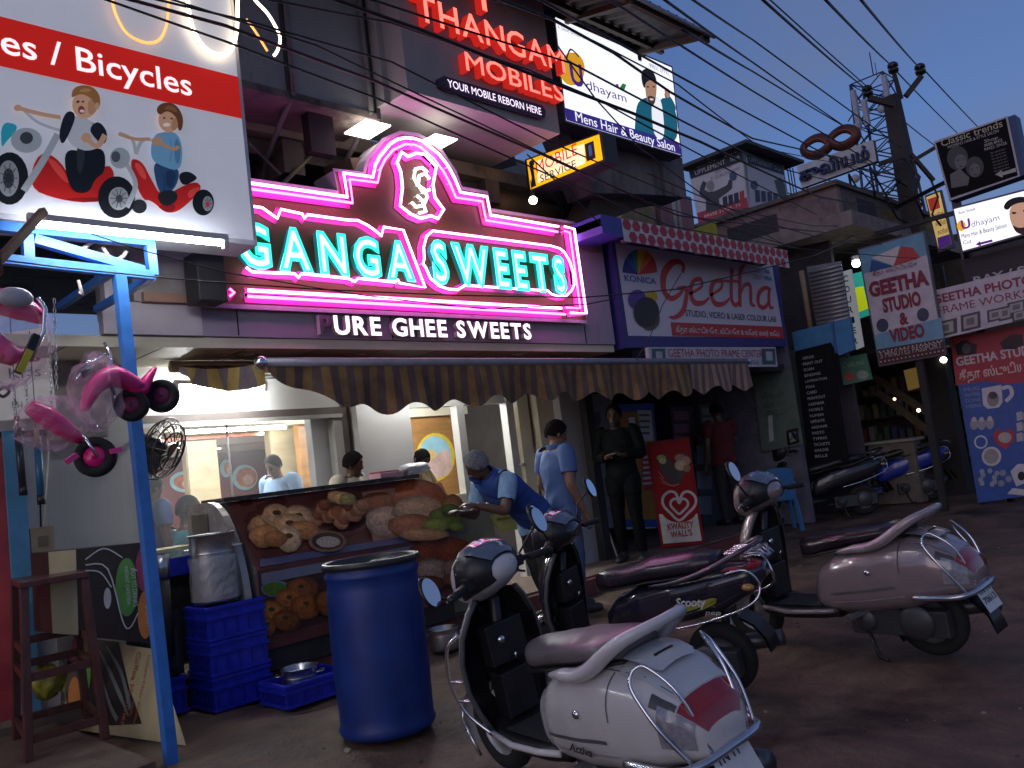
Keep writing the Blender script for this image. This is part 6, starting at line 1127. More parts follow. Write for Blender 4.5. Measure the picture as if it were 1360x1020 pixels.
def spatch(b, tab, x0, x1, a0, a1, mat, off=.006, e=2.6, nx=8, na=8, skew=0):       # a panel lying on a lofted shell
    rows = []
    for i in range(nx+1):
        t = i/nx; row = []
        for j in range(na+1):
            s = j/na; x_ = x0+(x1-x0)*t+skew*s; w_, zt_, zb_ = interp(tab, x_); a = R(a0+(a1-a0)*s); ca, sa = math.cos(a), math.sin(a); zc_ = (zt_+zb_)/2
            y_ = w_*math.copysign(abs(ca)**(2/e), ca); z_ = (zt_-zb_)/2*math.copysign(abs(sa)**(2/e), sa); nrm = V((-.25 if x_ < -.75 else 0, y_/max(w_, .01), z_/max((zt_-zb_)/2, .01))).normalized()
            row.append(V((x_, y_, zc_+z_))+nrm*off)
        rows.append(row)
    b.grid(rows, mat)
PRO = {}
def scooter(label, loc, heading, body, seatm, rail, kind, plate=None, badge=None, mirror=True, lean=0, steer=0, sc=1):
    t = T('motor_scooter', label, 'scooter', loc, 'scooters parked in front of the shops', R(heading)); t.rotation_euler = (R(lean), 0, R(heading)); t.scale = (sc, sc, sc)
    bd = lambda b, nm, par=None, bev=0: b.build(nm, par or t, bev, local=True)
    grey = M((.09, .09, .095), .5); blk = M((.014, .014, .016), .38, var=.3, scale=10); chrome = CHROME
    st = kind == 'sporty'
    # wheels
    for x_ in (-.62, .62):
        b = MB(); rr = .218; b.lathe([(.135, -.04), (.17, -.052), (.205, -.042), (rr, -.015), (rr, .015), (.205, .042), (.17, .052), (.135, .04)], (x_, 0, rr), RUBBER, 36, ax=(0, 1, 0)); wo = bd(b, 'wheel')
        b = MB(); b.lathe([(.138, -.035), (.13, -.02), (.06, -.012), (.04, -.04), (0, -.045)], (x_, 0, rr), M((.3, .3, .31), .4, .6), 20, ax=(0, 1, 0)); b.lathe([(.138, .035), (.13, .02), (.06, .012), (.04, .04), (0, .045)], (x_, 0, rr), M((.3, .3, .31), .4, .6), 20, ax=(0, 1, 0)); bd(b, 'rim', wo)
    # rear shell
    if st: tab = [(-1.0, .05, .80, .72), (-.9, .13, .81, .62), (-.7, .165, .795, .52), (-.45, .175, .76, .46), (-.2, .165, .70, .40), (0, .13, .62, .34), (.08, .10, .55, .32)]
    else: tab = [(-.965, .10, .535, .43), (-.94, .15, .60, .41), (-.87, .20, .67, .39), (-.74, .235, .735, .35), (-.55, .248, .745, .30), (-.33, .24, .715, .27), (-.15, .21, .655, .26), (-.02, .165, .58, .27), (.04, .12, .48, .29)]
    b = MB(); loft(b, tab, body, 40, 40, 2.9); bd(b, 'rear_body')
    # seat
    if st: stb = [(-.72, .10, .875, .79), (-.60, .15, .89, .765), (-.3, .155, .86, .735), (-.12, .14, .82, .70), (.0, .125, .80, .68), (.10, .09, .785, .67), (.15, .04, .76, .69)]
    else: stb = [(-.60, .11, .815, .74), (-.50, .165, .825, .73), (-.25, .17, .80, .69), (-.1, .155, .775, .66), (.02, .135, .755, .63), (.10, .10, .745, .62), (.14, .05, .725, .64)]
    b = MB(); loft(b, stb, seatm, 26, 30, 2.5); so2 = bd(b, 'seat'); b = MB()
    loft(b, [(a, w_*1.012, zb_+.02, zb_-.01) for a, w_, zt_, zb_ in stb], blk, 22, 24); bd(b, 'seat_base', so2)
    if not st:
        b = MB(); b.lathe([(.0, .008), (.014, .008), (.018, .0)], (0, 0, 0), chrome, 12)
        vs = b.v; b.v = [(-.40+p_[0], .248+p_[2], .56+p_[1]) for p_ in vs]; bd(b, 'seat_lock')
    # grab rail
    b = MB()
    if st:
        for s in (-1, 1): b.tube([(-.30, .165*s, .72), (-.5, .185*s, .75), (-.72, .19*s, .82), (-.9, .15*s, .90), (-.97, .08*s, .925)], [.012, .026, .028, .026, .022], rail, 10, flat=.6, sm=5)
        b.tube([(-.97, .08, .925), (-.99, 0, .93), (-.97, -.08, .925)], .022, rail, 10, flat=.6)
    else:
        side = [(-.20, .185, .675), (-.32, .205, .70), (-.43, .212, .715), (-.52, .21, .75), (-.61, .195, .81), (-.69, .165, .86), (-.745, .10, .885), (-.76, .0, .89)]
        rr_ = [.014, .036, .042, .045, .043, .038, .032, .030]; full = side+[(a, -c, z_) for a, c, z_ in side[-2::-1]]; b.tube(full, rr_+rr_[-2::-1], rail, 14, flat=.72, sm=5)
    bd(b, 'grab_rail')
    if not st:
        b = MB(); rows = [[V((-.50-.17*t_, (.17-.05*t_)*s, .75+.115*t_)) for s in (-1, -.5, 0, .5, 1)] for t_ in (0, .33, .66, 1)]; b.grid(rows, blk); bd(b, 'rail_backing')
    # tail
    tp = M((.50, .53, .56), .3, coat=.4, var=.05) if kind == 'white' else rail
    redl = M((.28, .008, .012), .12, coat=1, var=.15, scale=30); clear = M((.26, .25, .28), .1, coat=1, var=.3, scale=40)
    if not st:
        b = MB(); rows = [[V((x_, w_*s, z_-.012*s*s)) for s in (-1, -.6, -.2, .2, .6, 1)] for x_, w_, z_ in ((-.60, .115, .772), (-.62, .118, .780), (-.70, .12, .776), (-.775, .115, .756), (-.80, .09, .744))]; b.grid(rows, tp); b.box((-.735, -.05, .762), (-.725, .05, .772), blk); spatch(b, tab, -.89, -.62, 58, 122, tp, .004, 2.9); bd(b, 'filler_lid')
        b = MB(); spatch(b, tab, -.963, -.895, 38, 142, redl, .007, 2.9); bd(b, 'tail_light')
        for s in (0, 1): b = MB(); a_ = (-8, 36) if not s else (144, 188); spatch(b, tab, -.945, -.83, *a_, clear, .006, 2.9); bd(b, 'turn_signal')
        for s in (0, 1): b = MB(); a_ = (28, 48) if not s else (132, 152); spatch(b, tab, -.89, -.80, *a_, M((.06, .06, .065), .3), .004, 2.9); bd(b, 'lamp_shroud')
        b = MB(); b.tube([(-.66, .262, .42), (-.86, .235, .42), (-.95, .17, .43), (-.975, 0, .44), (-.95, -.17, .43), (-.86, -.235, .42), (-.66, -.262, .42)], .017, M((.55, .56, .62), .2, .9), 8, sm=5); bd(b, 'bumper_bar')
        for s in (-1, 1): b = MB(); b.tube([(-.965, .10*s, .45), (-.90, .13*s, .67), (-.80, .16*s, .77), (-.765, .185*s, .775), (-.755, .215*s, .75), (-.775, .235*s, .70), (-.86, .228*s, .57), (-.93, .18*s, .44)], .0075, chrome, 6, sm=5); bd(b, 'lamp_guard')
        b = MB(); spatch(b, tab, -.56, -.10, -8, -5, grey, .003, 2.9); spatch(b, tab, -.60, -.10, -22, -20, M((.3, .3, .32), .4), .003, 2.9); bd(b, 'side_trim')
    else:
        b = MB(); spatch(b, tab, -.985, -.91, 40, 140, redl, .006); bd(b, 'tail_light')
        b = MB(); 
        for y_ in (-.07, -.025, .025, .07): b.tube([(-.80, y_, .88), (-1.0, y_, .885), (-1.04, y_, .84)], .009, M((.45, .46, .5), .25, .8), 6)
        b.tube([(-.80, -.09, .88), (-1.0, -.09, .885), (-1.04, 0, .845), (-1.0, .09, .885), (-.80, .09, .88)], .009, M((.45, .46, .5), .25, .8), 6); bd(b, 'carrier')
        for s in (-1, 1): b = MB(); b.tube([(-.30, .19*s, .44), (-.62, .20*s, .50), (-.93, .17*s, .60), (-.99, .12*s, .70), (-.93, .15*s, .80), (-.80, .17*s, .78)], .008, chrome, 6, sm=5); bd(b, 'side_guard')
        for s in (-1, 1): b = MB(); b.ball((-.93, .15*s, .70), (.04, .03, .022), M((.4, .2, .05), .15, coat=1), 10); bd(b, 'turn_signal')
        sf_ = Fr((-.2, .179, .0), (-1, 0, .10), Z); b = MB()
    # mudguard, number plate
    b = MB(); pts = [(-.80, .42), (-.90, .38), (-.99, .28), (-1.02, .18)] if not st else [(-.80, .5), (-.89, .45), (-.95, .37), (-.97, .29)]
    b.grid([[V((x_, s*.075, z_)) for s in (-1, -.4, .4, 1)] for x_, z_ in pts]+[[V((x_+.012, s*.075, z_-.01)) for s in (-1, -.4, .4, 1)] for x_, z_ in pts[::-1]], blk); bd(b, 'rear_mudguard')
    if plate:
        pf_ = Fr((-.985 if not st else -1.03, .0, .33), -Y, V((.42, 0, .9))); b = MB(); b.prism(pf_, [(-.10, -.035), (.10, -.035), (.10, .115), (-.10, .115)], 0, .006, M((.55, .58, .62), .35), BLACK); po = bd(b, 'number_plate', None, .002)
        b = MB(); dg = M((.02, .02, .03), .5)
        if len(plate) == 1: b.text(plate[0], pf_, -.085, .065, .12, .034, dg, l=.0085, bold=.02)
        else:
            for i, s_ in enumerate(plate): b.text(s_, pf_, -.085, .068-.055*i, .17 if len(s_) > 3 else .075, .036, dg, l=.0085, bold=.02)
        bd(b, 'plate_number', po)
    # engine, stand, exhaust
    b = MB(); b.box((-.78, .06, .15), (-.18, .15, .31), M((.05, .05, .053), .5, .3)); b.lathe([(0, 0), (.10, 0), (.11, .02), (.08, .04), (0, .05)], (-.60, .14, .24), M((.07, .07, .075), .45, .4), 18, ax=(0, 1, 0)); b.lathe([(0, 0), (.07, 0), (.075, .02), (.05, .04), (0, .05)], (-.28, .14, .24), M((.07, .07, .075), .45, .4), 18, ax=(0, 1, 0)); bd(b, 'engine', None, .008)
    b = MB(); b.tube([(-.15, -.12, .18), (-.4, -.15, .19), (-.6, -.17, .23), (-.95, -.18, .28)], [.02, .03, .055, .05], M((.12, .12, .125), .35, .7), 12); bd(b, 'exhaust')
    b = MB(); b.tube([(-.28, .14, .17), (-.34, .17, .01), (-.40, .19, .008)], .012, BLACK, 6); b.tube([(-.28, -.14, .17), (-.34, -.17, .01)], .012, BLACK, 6); bd(b, 'centre_stand')
    b = MB(); b.tube([(-.62, -.09, .22), (-.66, -.10, .55)], .028, BLACK, 8); b.bar((-.3, .15, .30), (-.22, .24, .27), .05, .02, grey); bd(b, 'rear_shock')
    # floorboard and leg shield
    ftab = [(-.10, .13, .31, .23), (.02, .165, .305, .225), (.22, .175, .30, .22), (.40, .165, .315, .225), (.46, .14, .36, .24)]
    b = MB(); loft(b, ftab, blk, 20, 14, 5); bd(b, 'floorboard')
    b = MB()
    for s in (-1, 1): b.tube([(-.08, .15*s, .285), (.05, .178*s, .28), (.25, .188*s, .275), (.42, .18*s, .30)], .016, body, 8)
    bd(b, 'floor_edge')
    lev = [(.30, .165, .43, .50), (.40, .205, .45, .545), (.52, .235, .455, .575), (.66, .24, .445, .585), (.78, .215, .425, .57), (.88, .165, .40, .53), (.94, .12, .385, .49)]
    def shield(off): return [[V((x1_+(x2_-x1_)*math.cos(a)-off, (w_-off*.3)*math.sin(a), z_)) for a in [R(-88+176*j/18) for j in range(19)]] for z_, w_, x1_, x2_ in lev]
    b = MB(); b.grid(shield(0), body); bd(b, 'front_apron')
    b = MB(); b.grid(shield(.03), blk); b.box((.36, -.09, .34), (.47, .09, .56), blk); b.box((.37, -.11, .60), (.455, .11, .80), blk); bd(b, 'inner_panel', None, .006)
    b = MB()
    for s in (-1, 1): b.tube([r_[0 if s < 0 else -1]+V((-.012, .002*s, 0)) for r_ in shield(0)], .014, grey, 8)
    bd(b, 'apron_edge')
    b = MB(); b.lathe([(0, .012), (.016, .012), (.02, 0)], (.36, .04, .72), chrome, 12, ax=(-1, 0, 0)); bd(b, 'ignition_lock'); b = MB(); b.tube([(.365, 0, .62), (.33, 0, .62), (.325, 0, .645)], .006, chrome, 6); bd(b, 'bag_hook')
    if kind == 'white':
        for s in (-1, 1): b = MB(); b.tube([(.40, .19*s, .30), (.50, .25*s, .42), (.53, .28*s, .58), (.50, .27*s, .74), (.45, .22*s, .80)], .010, chrome, 8, sm=5); b.tube([(.53, .28*s, .58), (.46, .22*s, .56)], .008, chrome, 6); b.tube([(.52, .27*s, .48), (.45, .2*s, .46)], .008, chrome, 6); bd(b, 'crash_guard')
    for s in (-1, 1): b = MB(); b.tube([(.37, .2*s, .985), (.47, .15*s, 1.0), (.50, .08*s, .95), (.47, .04*s, .84)], .006, BLACK, 6, sm=5); bd(b, 'brake_cable')
    b = MB(); b.box((.02, -.13, .3055), (.38, .13, .311), M((.03, .03, .03), .9, bump=.6, scale=60)); bd(b, 'rubber_mat')
    if not st:
        b = MB(); spatch(b, tab, -.60, -.595, 4, 60, M((.05, .05, .05), .6), .0035, 2.9, 1, 14); spatch(b, tab, -.60, -.595, 120, 176, M((.05, .05, .05), .6), .0035, 2.9, 1, 14); spatch(b, tab, -.86, -.10, 62, 63.2, M((.05, .05, .05), .6), .0035, 2.9, 14, 1); bd(b, 'panel_seam')
    # front fender and forks
    b = MB(); rows = []
    for i in range(13):
        a = R(-25+165*i/12); rows.append([V((.62+(.245+.012*math.cos(p_))*math.cos(a), .075*math.sin(p_), .218+(.245+.03*math.cos(p_))*math.sin(a))) for p_ in [R(-90+180*j/8) for j in range(9)]])
    b.grid(rows, body); fo = bd(b, 'front_fender')
    if kind == 'white': b = MB(); b.tube([(.86, .09, .24), (.90, .05, .30), (.90, -.05, .30), (.86, -.09, .24)], .008, chrome, 6); b.tube([(.74, .1, .08), (.86, .09, .24)], .008, chrome, 6); bd(b, 'fender_guard', fo)
    b = MB()
    for s in (-1, 1): b.tube([(.62, .07*s, .21), (.52, .06*s, .5)], .02, BLACK, 8)
    b.tube([(.5, 0, .5), (.40, 0, .92)], .03, BLACK, 8); bd(b, 'fork')
    # headset (turned with the steering)
    M3 = Matrix.Translation((.40, 0, 0)) @ Matrix.Rotation(R(steer), 4, 'Z') @ Matrix.Translation((-.40, 0, 0))
    def tilt(b, c): b.v = [(p_[0]+(p_[2]-c.z)*.32, p_[1], p_[2]) for p_ in b.v]; return b
    def hd(b, nm, par=None, bev=0): b.v = [tuple(M3 @ V(p_)) for p_ in b.v]; return bd(b, nm, par, bev)
    htab = [(.25, .06, 1.10, 1.03), (.30, .135, 1.15, .985), (.36, .175, 1.185, .95), (.44, .18, 1.20, .91), (.52, .145, 1.155, .90), (.57, .085, 1.07, .92)]
    b = MB(); loft(b, htab, body, 28, 18, 2.3); ho = hd(b, 'headset')
    b = MB(); spatch(b, htab, .272, .455, -40, 220, blk, .008, 2.3); hd(b, 'dash_surround', ho)
    b = MB(); spatch(b, htab, .275, .41, 48, 132, M((.10, .13, .19), .06, coat=1, var=.2), .014, 2.3); hd(b, 'instrument_glass', ho)
    b = MB(); b.ball((.545, 0, .965), (.03, .09, .06), M((.5, .5, .52), .08, coat=1, metal=.3), 14); hd(b, 'headlight', ho)
    b = MB(); b.tube([(.30, .36, 1.035), (.36, .2, 1.045), (.38, 0, 1.03), (.36, -.2, 1.045), (.30, -.36, 1.035)], .014, BLACK, 8, sm=5); hb_ = hd(b, 'handlebar')
    for s in (-1, 1):
        b = MB(); b.tube([(.325, .25*s, 1.042), (.295, .37*s, 1.035)], .019, RUBBER, 10); b.ball((.293, .377*s, 1.034), .021, blk, 8); hd(b, 'grip', hb_)
        b = MB(); b.tube([(.37, .2*s, 1.03), (.375, .27*s, 1.025), (.345, .36*s, 1.015)], .006, chrome, 6); b.box((.34, .185*s-.03, 1.015), (.39, .185*s+.03, 1.07), blk); hd(b, 'brake_lever', hb_)
        if mirror and not (kind == 'silver' and s < 0):
            mc = V((.30, .40*s, 1.27)) if kind != 'white' else V((.36, .43*s, 1.09 if s > 0 else 1.19)); b = MB(); b.tube([(.36, .2*s, 1.06), (.37, .30*s, mc.z-.08), mc+V((.03, -.01*s, -.03))], .006, BLACK, 6); mo = hd(b, 'mirror_stem', hb_)
            b = MB(); b.ball(mc+V((.012, 0, 0)), (.018, .05, .072), BLACK, 14); m2 = hd(tilt(b, mc), 'mirror', hb_)
            b = MB(); b.lathe([(0, .002), (.9, .0)], (0, 0, 0), M((.75, .80, .85), .03, 1, var=.01), 20, ax=(-1, 0, 0)); b.v = [(mc.x-.008+p_[0]*.01, mc.y+p_[1]*.05, mc.z+p_[2]*.072) for p_ in b.v]; hd(tilt(b, mc), 'mirror_glass', m2)
    if badge:
        fr_ = Fr((badge[1], badge[2], badge[3]), V((-1, .0, .0)), V((0, -.06, 1))) ; b = MB(); b.text(badge[0], fr_, 0, 0, badge[4], badge[5], badge[6], l=.004, bold=.025, shear=.25)
        if st: b.stroke(fr_, [(-.02, -.05), (.12, .0), (.26, .035), (.16, -.02)], [.01, .035, .03, .008], .003, M((.28, .26, .03), .4)); b.text('pep', fr_, .18, -.05, .10, .028, M((.5, .5, .5), .4), l=.006, shear=.2)
        bd(b, 'lettering')
    return t
wbody = M((.60, .585, .585), .26, coat=.6, var=.08, scale=2, stain=('#6f6a66', 5, .62)); wseat = M((.13, .115, .125), .35, var=.25, scale=5)
scooter('white scooter parked nearest with chrome lamp guards and red tail light', (2.76, 2.55, -.088), 80.2, wbody, wseat, M((.60, .58, .61), .25, coat=.6, var=.05), 'white', ('TN 11',), ('Activa', -.30, .2475, .395, .15, .034, M((.03, .03, .03), .4)), steer=14, lean=-8.5, sc=.93)
scooter('black scooter with side stickers and chrome rear carrier parked in the middle', (4.15, 3.31, -.072), 99, M((.02, .018, .03), .15, coat=1, var=.2), M((.03, .022, .032), .25, var=.3, scale=5), M((.035, .033, .045), .3, coat=.6), 'sporty', None, ('Scooty', -.47, .182, .60, .20, .05, M((.6, .6, .62), .3)), steer=3, lean=-7.5, sc=.92)
scooter('silver grey scooter parked farthest right with visible number plate', (5.3, 2.55, -.062), 86, M((.30, .24, .25), .22, .3, coat=.9, var=.06), M((.022, .016, .022), .2, var=.3, scale=5), M((.34, .29, .31), .25, .2, coat=.6), 'silver', ('TN 74', '70613'), None, steer=0, lean=-4.5, sc=.965)
scooter('dark scooter with blue rear panels parked far back near the stall', tuple(at(1178, 670, 'z', 0)), 120, M((.012, .035, .32), .3, coat=.8), BLACK, BLACK, 'sporty', ('TN 72',), None, steer=0)
scooter('black scooter in shadow behind the blue plastic chair', tuple(at(1092, 690, 'z', 0)), 130, M((.015, .014, .018), .3, coat=.8), BLACK, BLACK, 'sporty', ('TN 75',), None)
# ================================================================== PEOPLE (local axes: x = facing, y = left, z up; feet at the origin)
def solid(b, a, c, r0, r1, m, seg=14, n=7, bulge=0, flat=1):
    a, c = V(a), V(c); d = (c-a).normalized(); pts = [a-d*r0*.72]+[a.lerp(c, i/n) for i in range(n+1)]+[c+d*r1*.72]
    rr = [r0*.55]+[(r0+(r1-r0)*i/n)*(1+bulge*math.sin(math.pi*i/n)) for i in range(n+1)]+[r1*.55]; b.tube(pts, rr, m, seg, flat=flat)
def person(label, loc, yaw, skin, hairc, shirt, pants, h=1.70, J=None, vox=.010, sleeve='short', hair='short', shoes=(.02, .018, .018), hem=.84, grip=.5, headturn=0, nod=0, extra=None, group=None, shirt2=None):
    k = h/1.70; D = dict(pel=(0, 0, .93), wai=(0, 0, 1.07), che=(.0, 0, 1.27), nek=(-.01, 0, 1.45), hed=(.02, 0, 1.575))
    for s, n_ in ((1, 'l'), (-1, 'r')): D.update({'sh'+n_: (-.01, .185*s, 1.40), 'el'+n_: (-.03, .24*s, 1.12), 'wr'+n_: (.05, .25*s, .87), 'hi'+n_: (0, .085*s, .90), 'kn'+n_: (.02, .10*s, .49), 'an'+n_: (-.02, .105*s, .085), 'to'+n_: (.16, .13*s, .03), 'fi'+n_: (.07, .25*s, .80)})
    D.update(J or {}); D = {a: V(c)*k for a, c in D.items()}
    b = MB(); m = DARK; tors = [('pel', .155, .105), ('wai', .135, .095), ('che', .165, .115)]
    lat = (D['shl']-D['shr']).normalized(); seq = [D['pel']-(D['wai']-D['pel']).normalized()*.10*k, D['pel'], D['wai'], D['che'], D['che'].lerp(D['nek'], .62), D['nek']]
    wid = [(.10, .07), (.160, .110), (.142, .102), (.172, .120), (.155, .088), (.058, .055)]; rows = []
    for i, (c, (wx, wy)) in enumerate(zip(seq, wid)):
        ax_ = (seq[min(i+1, 5)]-seq[max(i-1, 0)]).normalized(); L_ = (lat-ax_*lat.dot(ax_)).normalized(); Fd = L_.cross(ax_)
        rows.append([c+L_*(wx*k*math.cos(2*math.pi*j/20))+Fd*(wy*k*math.sin(2*math.pi*j/20)) for j in range(20)])
    b.grid(rows, m, cu=True, cap0=True, cap1=True)
    fd_ = (D['hed']-D['nek']).normalized(); hy = R(headturn); Hz = fd_; Hx = (V((math.cos(hy), math.sin(hy), -nod))); Hx = (Hx-Hz*Hx.dot(Hz)).normalized(); Hy = Hz.cross(Hx); Hm = Matrix((Hx, Hy, Hz)).transposed(); hc = D['hed']
    hp_ = lambda x_, y_, z_: hc+Hm @ (V((x_, y_, z_))*k)
    b.ball(hc+Hz*.018*k, (.094*k, .074*k, .098*k), m, 20, Hm, 14); b.ball(hp_(.022, 0, -.055), (.066*k, .056*k, .068*k), m, 16, Hm, 10); b.ball(hp_(.062, 0, -.10), (.022*k, .026*k, .018*k), m, 10, Hm, 6)
    b.tube([hp_(.086, 0, .022), hp_(.104, 0, -.022), hp_(.088, 0, -.034)], [.009*k, .0155*k, .011*k], m, 8); b.ball(hp_(.083, 0, -.066), (.014*k, .026*k, .013*k), m, 10, Hm, 6); b.ball(hp_(.08, 0, .038), (.016*k, .05*k, .012*k), m, 10, Hm, 6)
    for s in (-1, 1): b.ball(hp_(-.006, .078*s, -.012), (.022*k, .011*k, .034*k), m, 8, Hm, 6)
    solid(b, D['che'].lerp(D['nek'], .6), hc-Hz*.05*k, .058*k, .050*k, m)
    bones = [('torso', D['pel'], D['che']), ('torso', D['che'], D['nek']-(D['nek']-D['che']).normalized()*.02), ('head', D['nek']+(hc-D['nek'])*.25, hc+Hz*.05)]; fing = []
    for n_ in 'lr':
        sh, el, wr, fi, hi, kn, an, to = (D[q+n_] for q in ('sh', 'el', 'wr', 'fi', 'hi', 'kn', 'an', 'to'))
        solid(b, sh, el, .056*k, .043*k, m, bulge=.06); solid(b, el, wr, .042*k, .028*k, m, bulge=.08); solid(b, D['che'].lerp(D['nek'], .55), sh, .06*k, .058*k, m)
        solid(b, hi, kn, .088*k, .058*k, m, bulge=.03); solid(b, kn, an, .055*k, .038*k, m, bulge=.12); solid(b, an+V((-.03, 0, -.035))*k, to, .042*k, .034*k, m, flat=.8)
        hd_ = (fi-wr).normalized(); pl = wr+hd_*.085*k; side = hd_.cross(lat if abs(hd_.dot(lat)) < .8 else Z).normalized(); th = side.cross(hd_)
        solid(b, wr, pl, .030*k, .036*k, m, flat=.6)
        curl = side*(1 if side.z < 0 else -1)
        for q in range(4):
            o = pl+th*((q-1.5)*.019*k); l_ = (.072, .080, .076, .060)[q]*k; p1 = o+hd_*l_*.45; p2 = p1+(hd_*(1-grip*.7)+curl*grip*.8).normalized()*l_*.33; p3 = p2+(hd_*(1-grip*1.3)+curl*grip*1.4).normalized()*l_*.27; b.tube([o-hd_*.01, o, p1, p2, p3], [.009*k, .0095*k, .009*k, .0085*k, .006*k], m, 8); fing.append((o, p3))
        s_ = 1 if n_ == 'l' else -1; t0 = wr+hd_*.03*k+side*0+th*(.03*k); b.tube([wr+hd_*.025*k, t0+hd_*.02*k+curl*.012*k, t0+hd_*.055*k+curl*.025*k+th*.004, t0+hd_*.078*k+curl*.032*k], [.014*k, .0125*k, .0105*k, .008*k], m, 8)
        bones += [('arm', sh, el), ('fore', el, wr), ('hand', wr, fi), ('thigh', hi, kn), ('shin', kn, an), ('foot', an+V((-.03, 0, -.04)), to)]
    o = b.build('body_form', None); md = o.modifiers.new('r', 'REMESH'); md.mode = 'VOXEL'; md.voxel_size = vox; sm = o.modifiers.new('s', 'SMOOTH'); sm.factor = .5; sm.iterations = 4 if vox > .008 else 3
    dg = bpy.context.evaluated_depsgraph_get(); me = o.evaluated_get(dg).to_mesh(); nv = len(me.vertices)
    vs = np.empty(nv*3); me.vertices.foreach_get('co', vs); vs = vs.reshape(-1, 3); nr = np.empty(nv*3); me.vertices.foreach_get('normal', nr); nr = nr.reshape(-1, 3); fs = [tuple(p_.vertices) for p_ in me.polygons]
    o.evaluated_get(dg).to_mesh_clear(); me0 = o.data; bpy.data.objects.remove(o); bpy.data.meshes.remove(me0)
    dist = []; tt = []
    for nm, a, c in bones:
        a, c = np.array(a), np.array(c); d = c-a; t_ = np.clip(((vs-a)@d)/(d@d), 0, 1); q = np.linalg.norm(vs-a-t_[:, None]*d, axis=1); rad = {'torso': .13, 'head': .085, 'thigh': .075, 'arm': .05, 'fore': .035, 'hand': .03, 'shin': .048, 'foot': .04}[nm]; dist.append(q/rad/k); tt.append(t_)
    dist = np.array(dist); ix = dist.argmin(0); tg = np.array([q[0] for q in bones])[ix]; tv = np.array(tt)[ix, np.arange(nv)]
    ptor = (vs-np.array(D['pel']))@np.array((D['che']-D['pel']).normalized())
    isS = ((tg == 'torso') & (ptor > (hem-.93)*k) & (ptor < .485*k)) | ((tg == 'arm') & ((tv < .62) | (sleeve == 'long'))) | ((tg == 'fore') & (sleeve == 'long') & (tv < .93))
    isS |= (tg == 'thigh') & (ptor > (hem-.93)*k) & (tv < .45)
    isP = (((tg == 'thigh') | (tg == 'shin')) | ((tg == 'torso') & (ptor < .06*k))); isF = (tg == 'foot') | ((tg == 'shin') & (tv > .97))
    t = T('person', label, 'person', tuple(loc), group, yaw)
    mskin = M(skin, .45, var=.12, scale=12); mh = M(hairc, .9, var=.5, scale=60, spec=.08); eye = M((.015, .012, .01), .2); lip = M(tuple(q*.62 for q in skin), .45)
    L = lambda x_: np.array(hp_(*x_))
    near = lambda p_, r_: np.linalg.norm(vs-L(p_), axis=1) < r_*k
    isE = near((.088, .031, .012), .011) | near((.088, -.031, .012), .011); isB = np.zeros(nv, bool)
    for s in (-1, 1):
        for q in (.018, .028, .038, .046): isB |= near((.092-.25*(q-.018), q*s, .036), .0075)
    isL = near((.094, 0, -.066), .012) | near((.092, .013, -.066), .010) | near((.092, -.013, -.066), .010)
    b = MB(); pick = lambda f, a: sum(a[i] for i in f)*2 >= len(f)
    b.v = [tuple(q) for q in vs]
    for f in fs:
        mt = eye if pick(f, isE) else mh if pick(f, isB) else lip if pick(f, isL) else mskin
        b.f.append(f); b.m.append(b.mi(mt)); b.sm.append(True)
    b.build('body', t, local=True)
    rng = np.random.RandomState(len(label)); ph = rng.uniform(0, 6, 6)
    def cloth(mask, off, mat, name, amp=.006):
        wr_ = amp*.55*(np.sin(vs[:, 2]*17+ph[0]+vs[:, 0]*22+2*np.sin(vs[:, 1]*9))*np.sin(vs[:, 1]*26+ph[1]+vs[:, 2]*8)+.45*np.sin(vs[:, 2]*30+vs[:, 1]*46+vs[:, 0]*37+ph[2]+2*np.sin(vs[:, 2]*11))); q = vs+nr*(off*k+wr_[:, None]); use = [f for f in fs if sum(mask[i] for i in f) >= len(f)*.5]
        if not use: return
        ids = sorted({i for f in use for i in f}); mp_ = {i: j for j, i in enumerate(ids)}; bb_ = MB(); bb_.v = [tuple(q[i]) for i in ids]
        for f in use: bb_.f.append(tuple(mp_[i] for i in f)); bb_.m.append(bb_.mi(mat)); bb_.sm.append(True)
        ob = bb_.build(name, t, local=True); sd_ = ob.modifiers.new('cloth', 'SOLIDIFY'); sd_.thickness = .004; sd_.offset = 1; return ob
    cloth(isP & ~isF, .010, pants, 'trousers'); cloth(isF, .008, M(shoes, .5), 'shoe', 0); cloth(isS, .020, shirt, 'shirt', .008)
    if shirt2: cloth((tg == 'torso') & (ptor > (hem-.93)*k), .032, shirt2, 'vest', .008)
    if hair != 'none':
        b = MB(); rows = []; nA, nB = 30, 16; top = hc+Hz*.018*k; rng2 = np.random.RandomState(3+len(label))
        for i in range(nB+1):
            el = math.pi/2-(math.pi*.80)*i/nB; row = []
            for j in range(nA):
                a = 2*math.pi*j/nA; fr_ = max(0, math.cos(a)); lim = math.pi/2-(math.pi*(.80 if hair == 'long' else .66))*(1-fr_**1.2*.62)
                e_ = max(el, lim); g_ = 1.11+.03*rng2.rand()+(.05 if hair == 'thick' else 0)
                row.append(top+Hm @ V((.094*k*g_*math.cos(e_)*math.cos(a)-.004, .074*k*(g_+.02)*math.cos(e_)*math.sin(a), .098*k*g_*math.sin(e_)*1.02)))
            rows.append(row)
        b.grid(rows, mh, cu=True)
        if hair == 'long': b.ball(hp_(-.095, 0, -.03), (.035*k, .045*k, .05*k), mh, 10)
        b.build('hair' if hair != 'net' else 'hair_net', t, local=True)
    if extra: extra(t, D, hp_, Hm, k)
    return t
SK = (.20, .10, .06); SKd = (.12, .062, .042); HB = (.010, .008, .008)
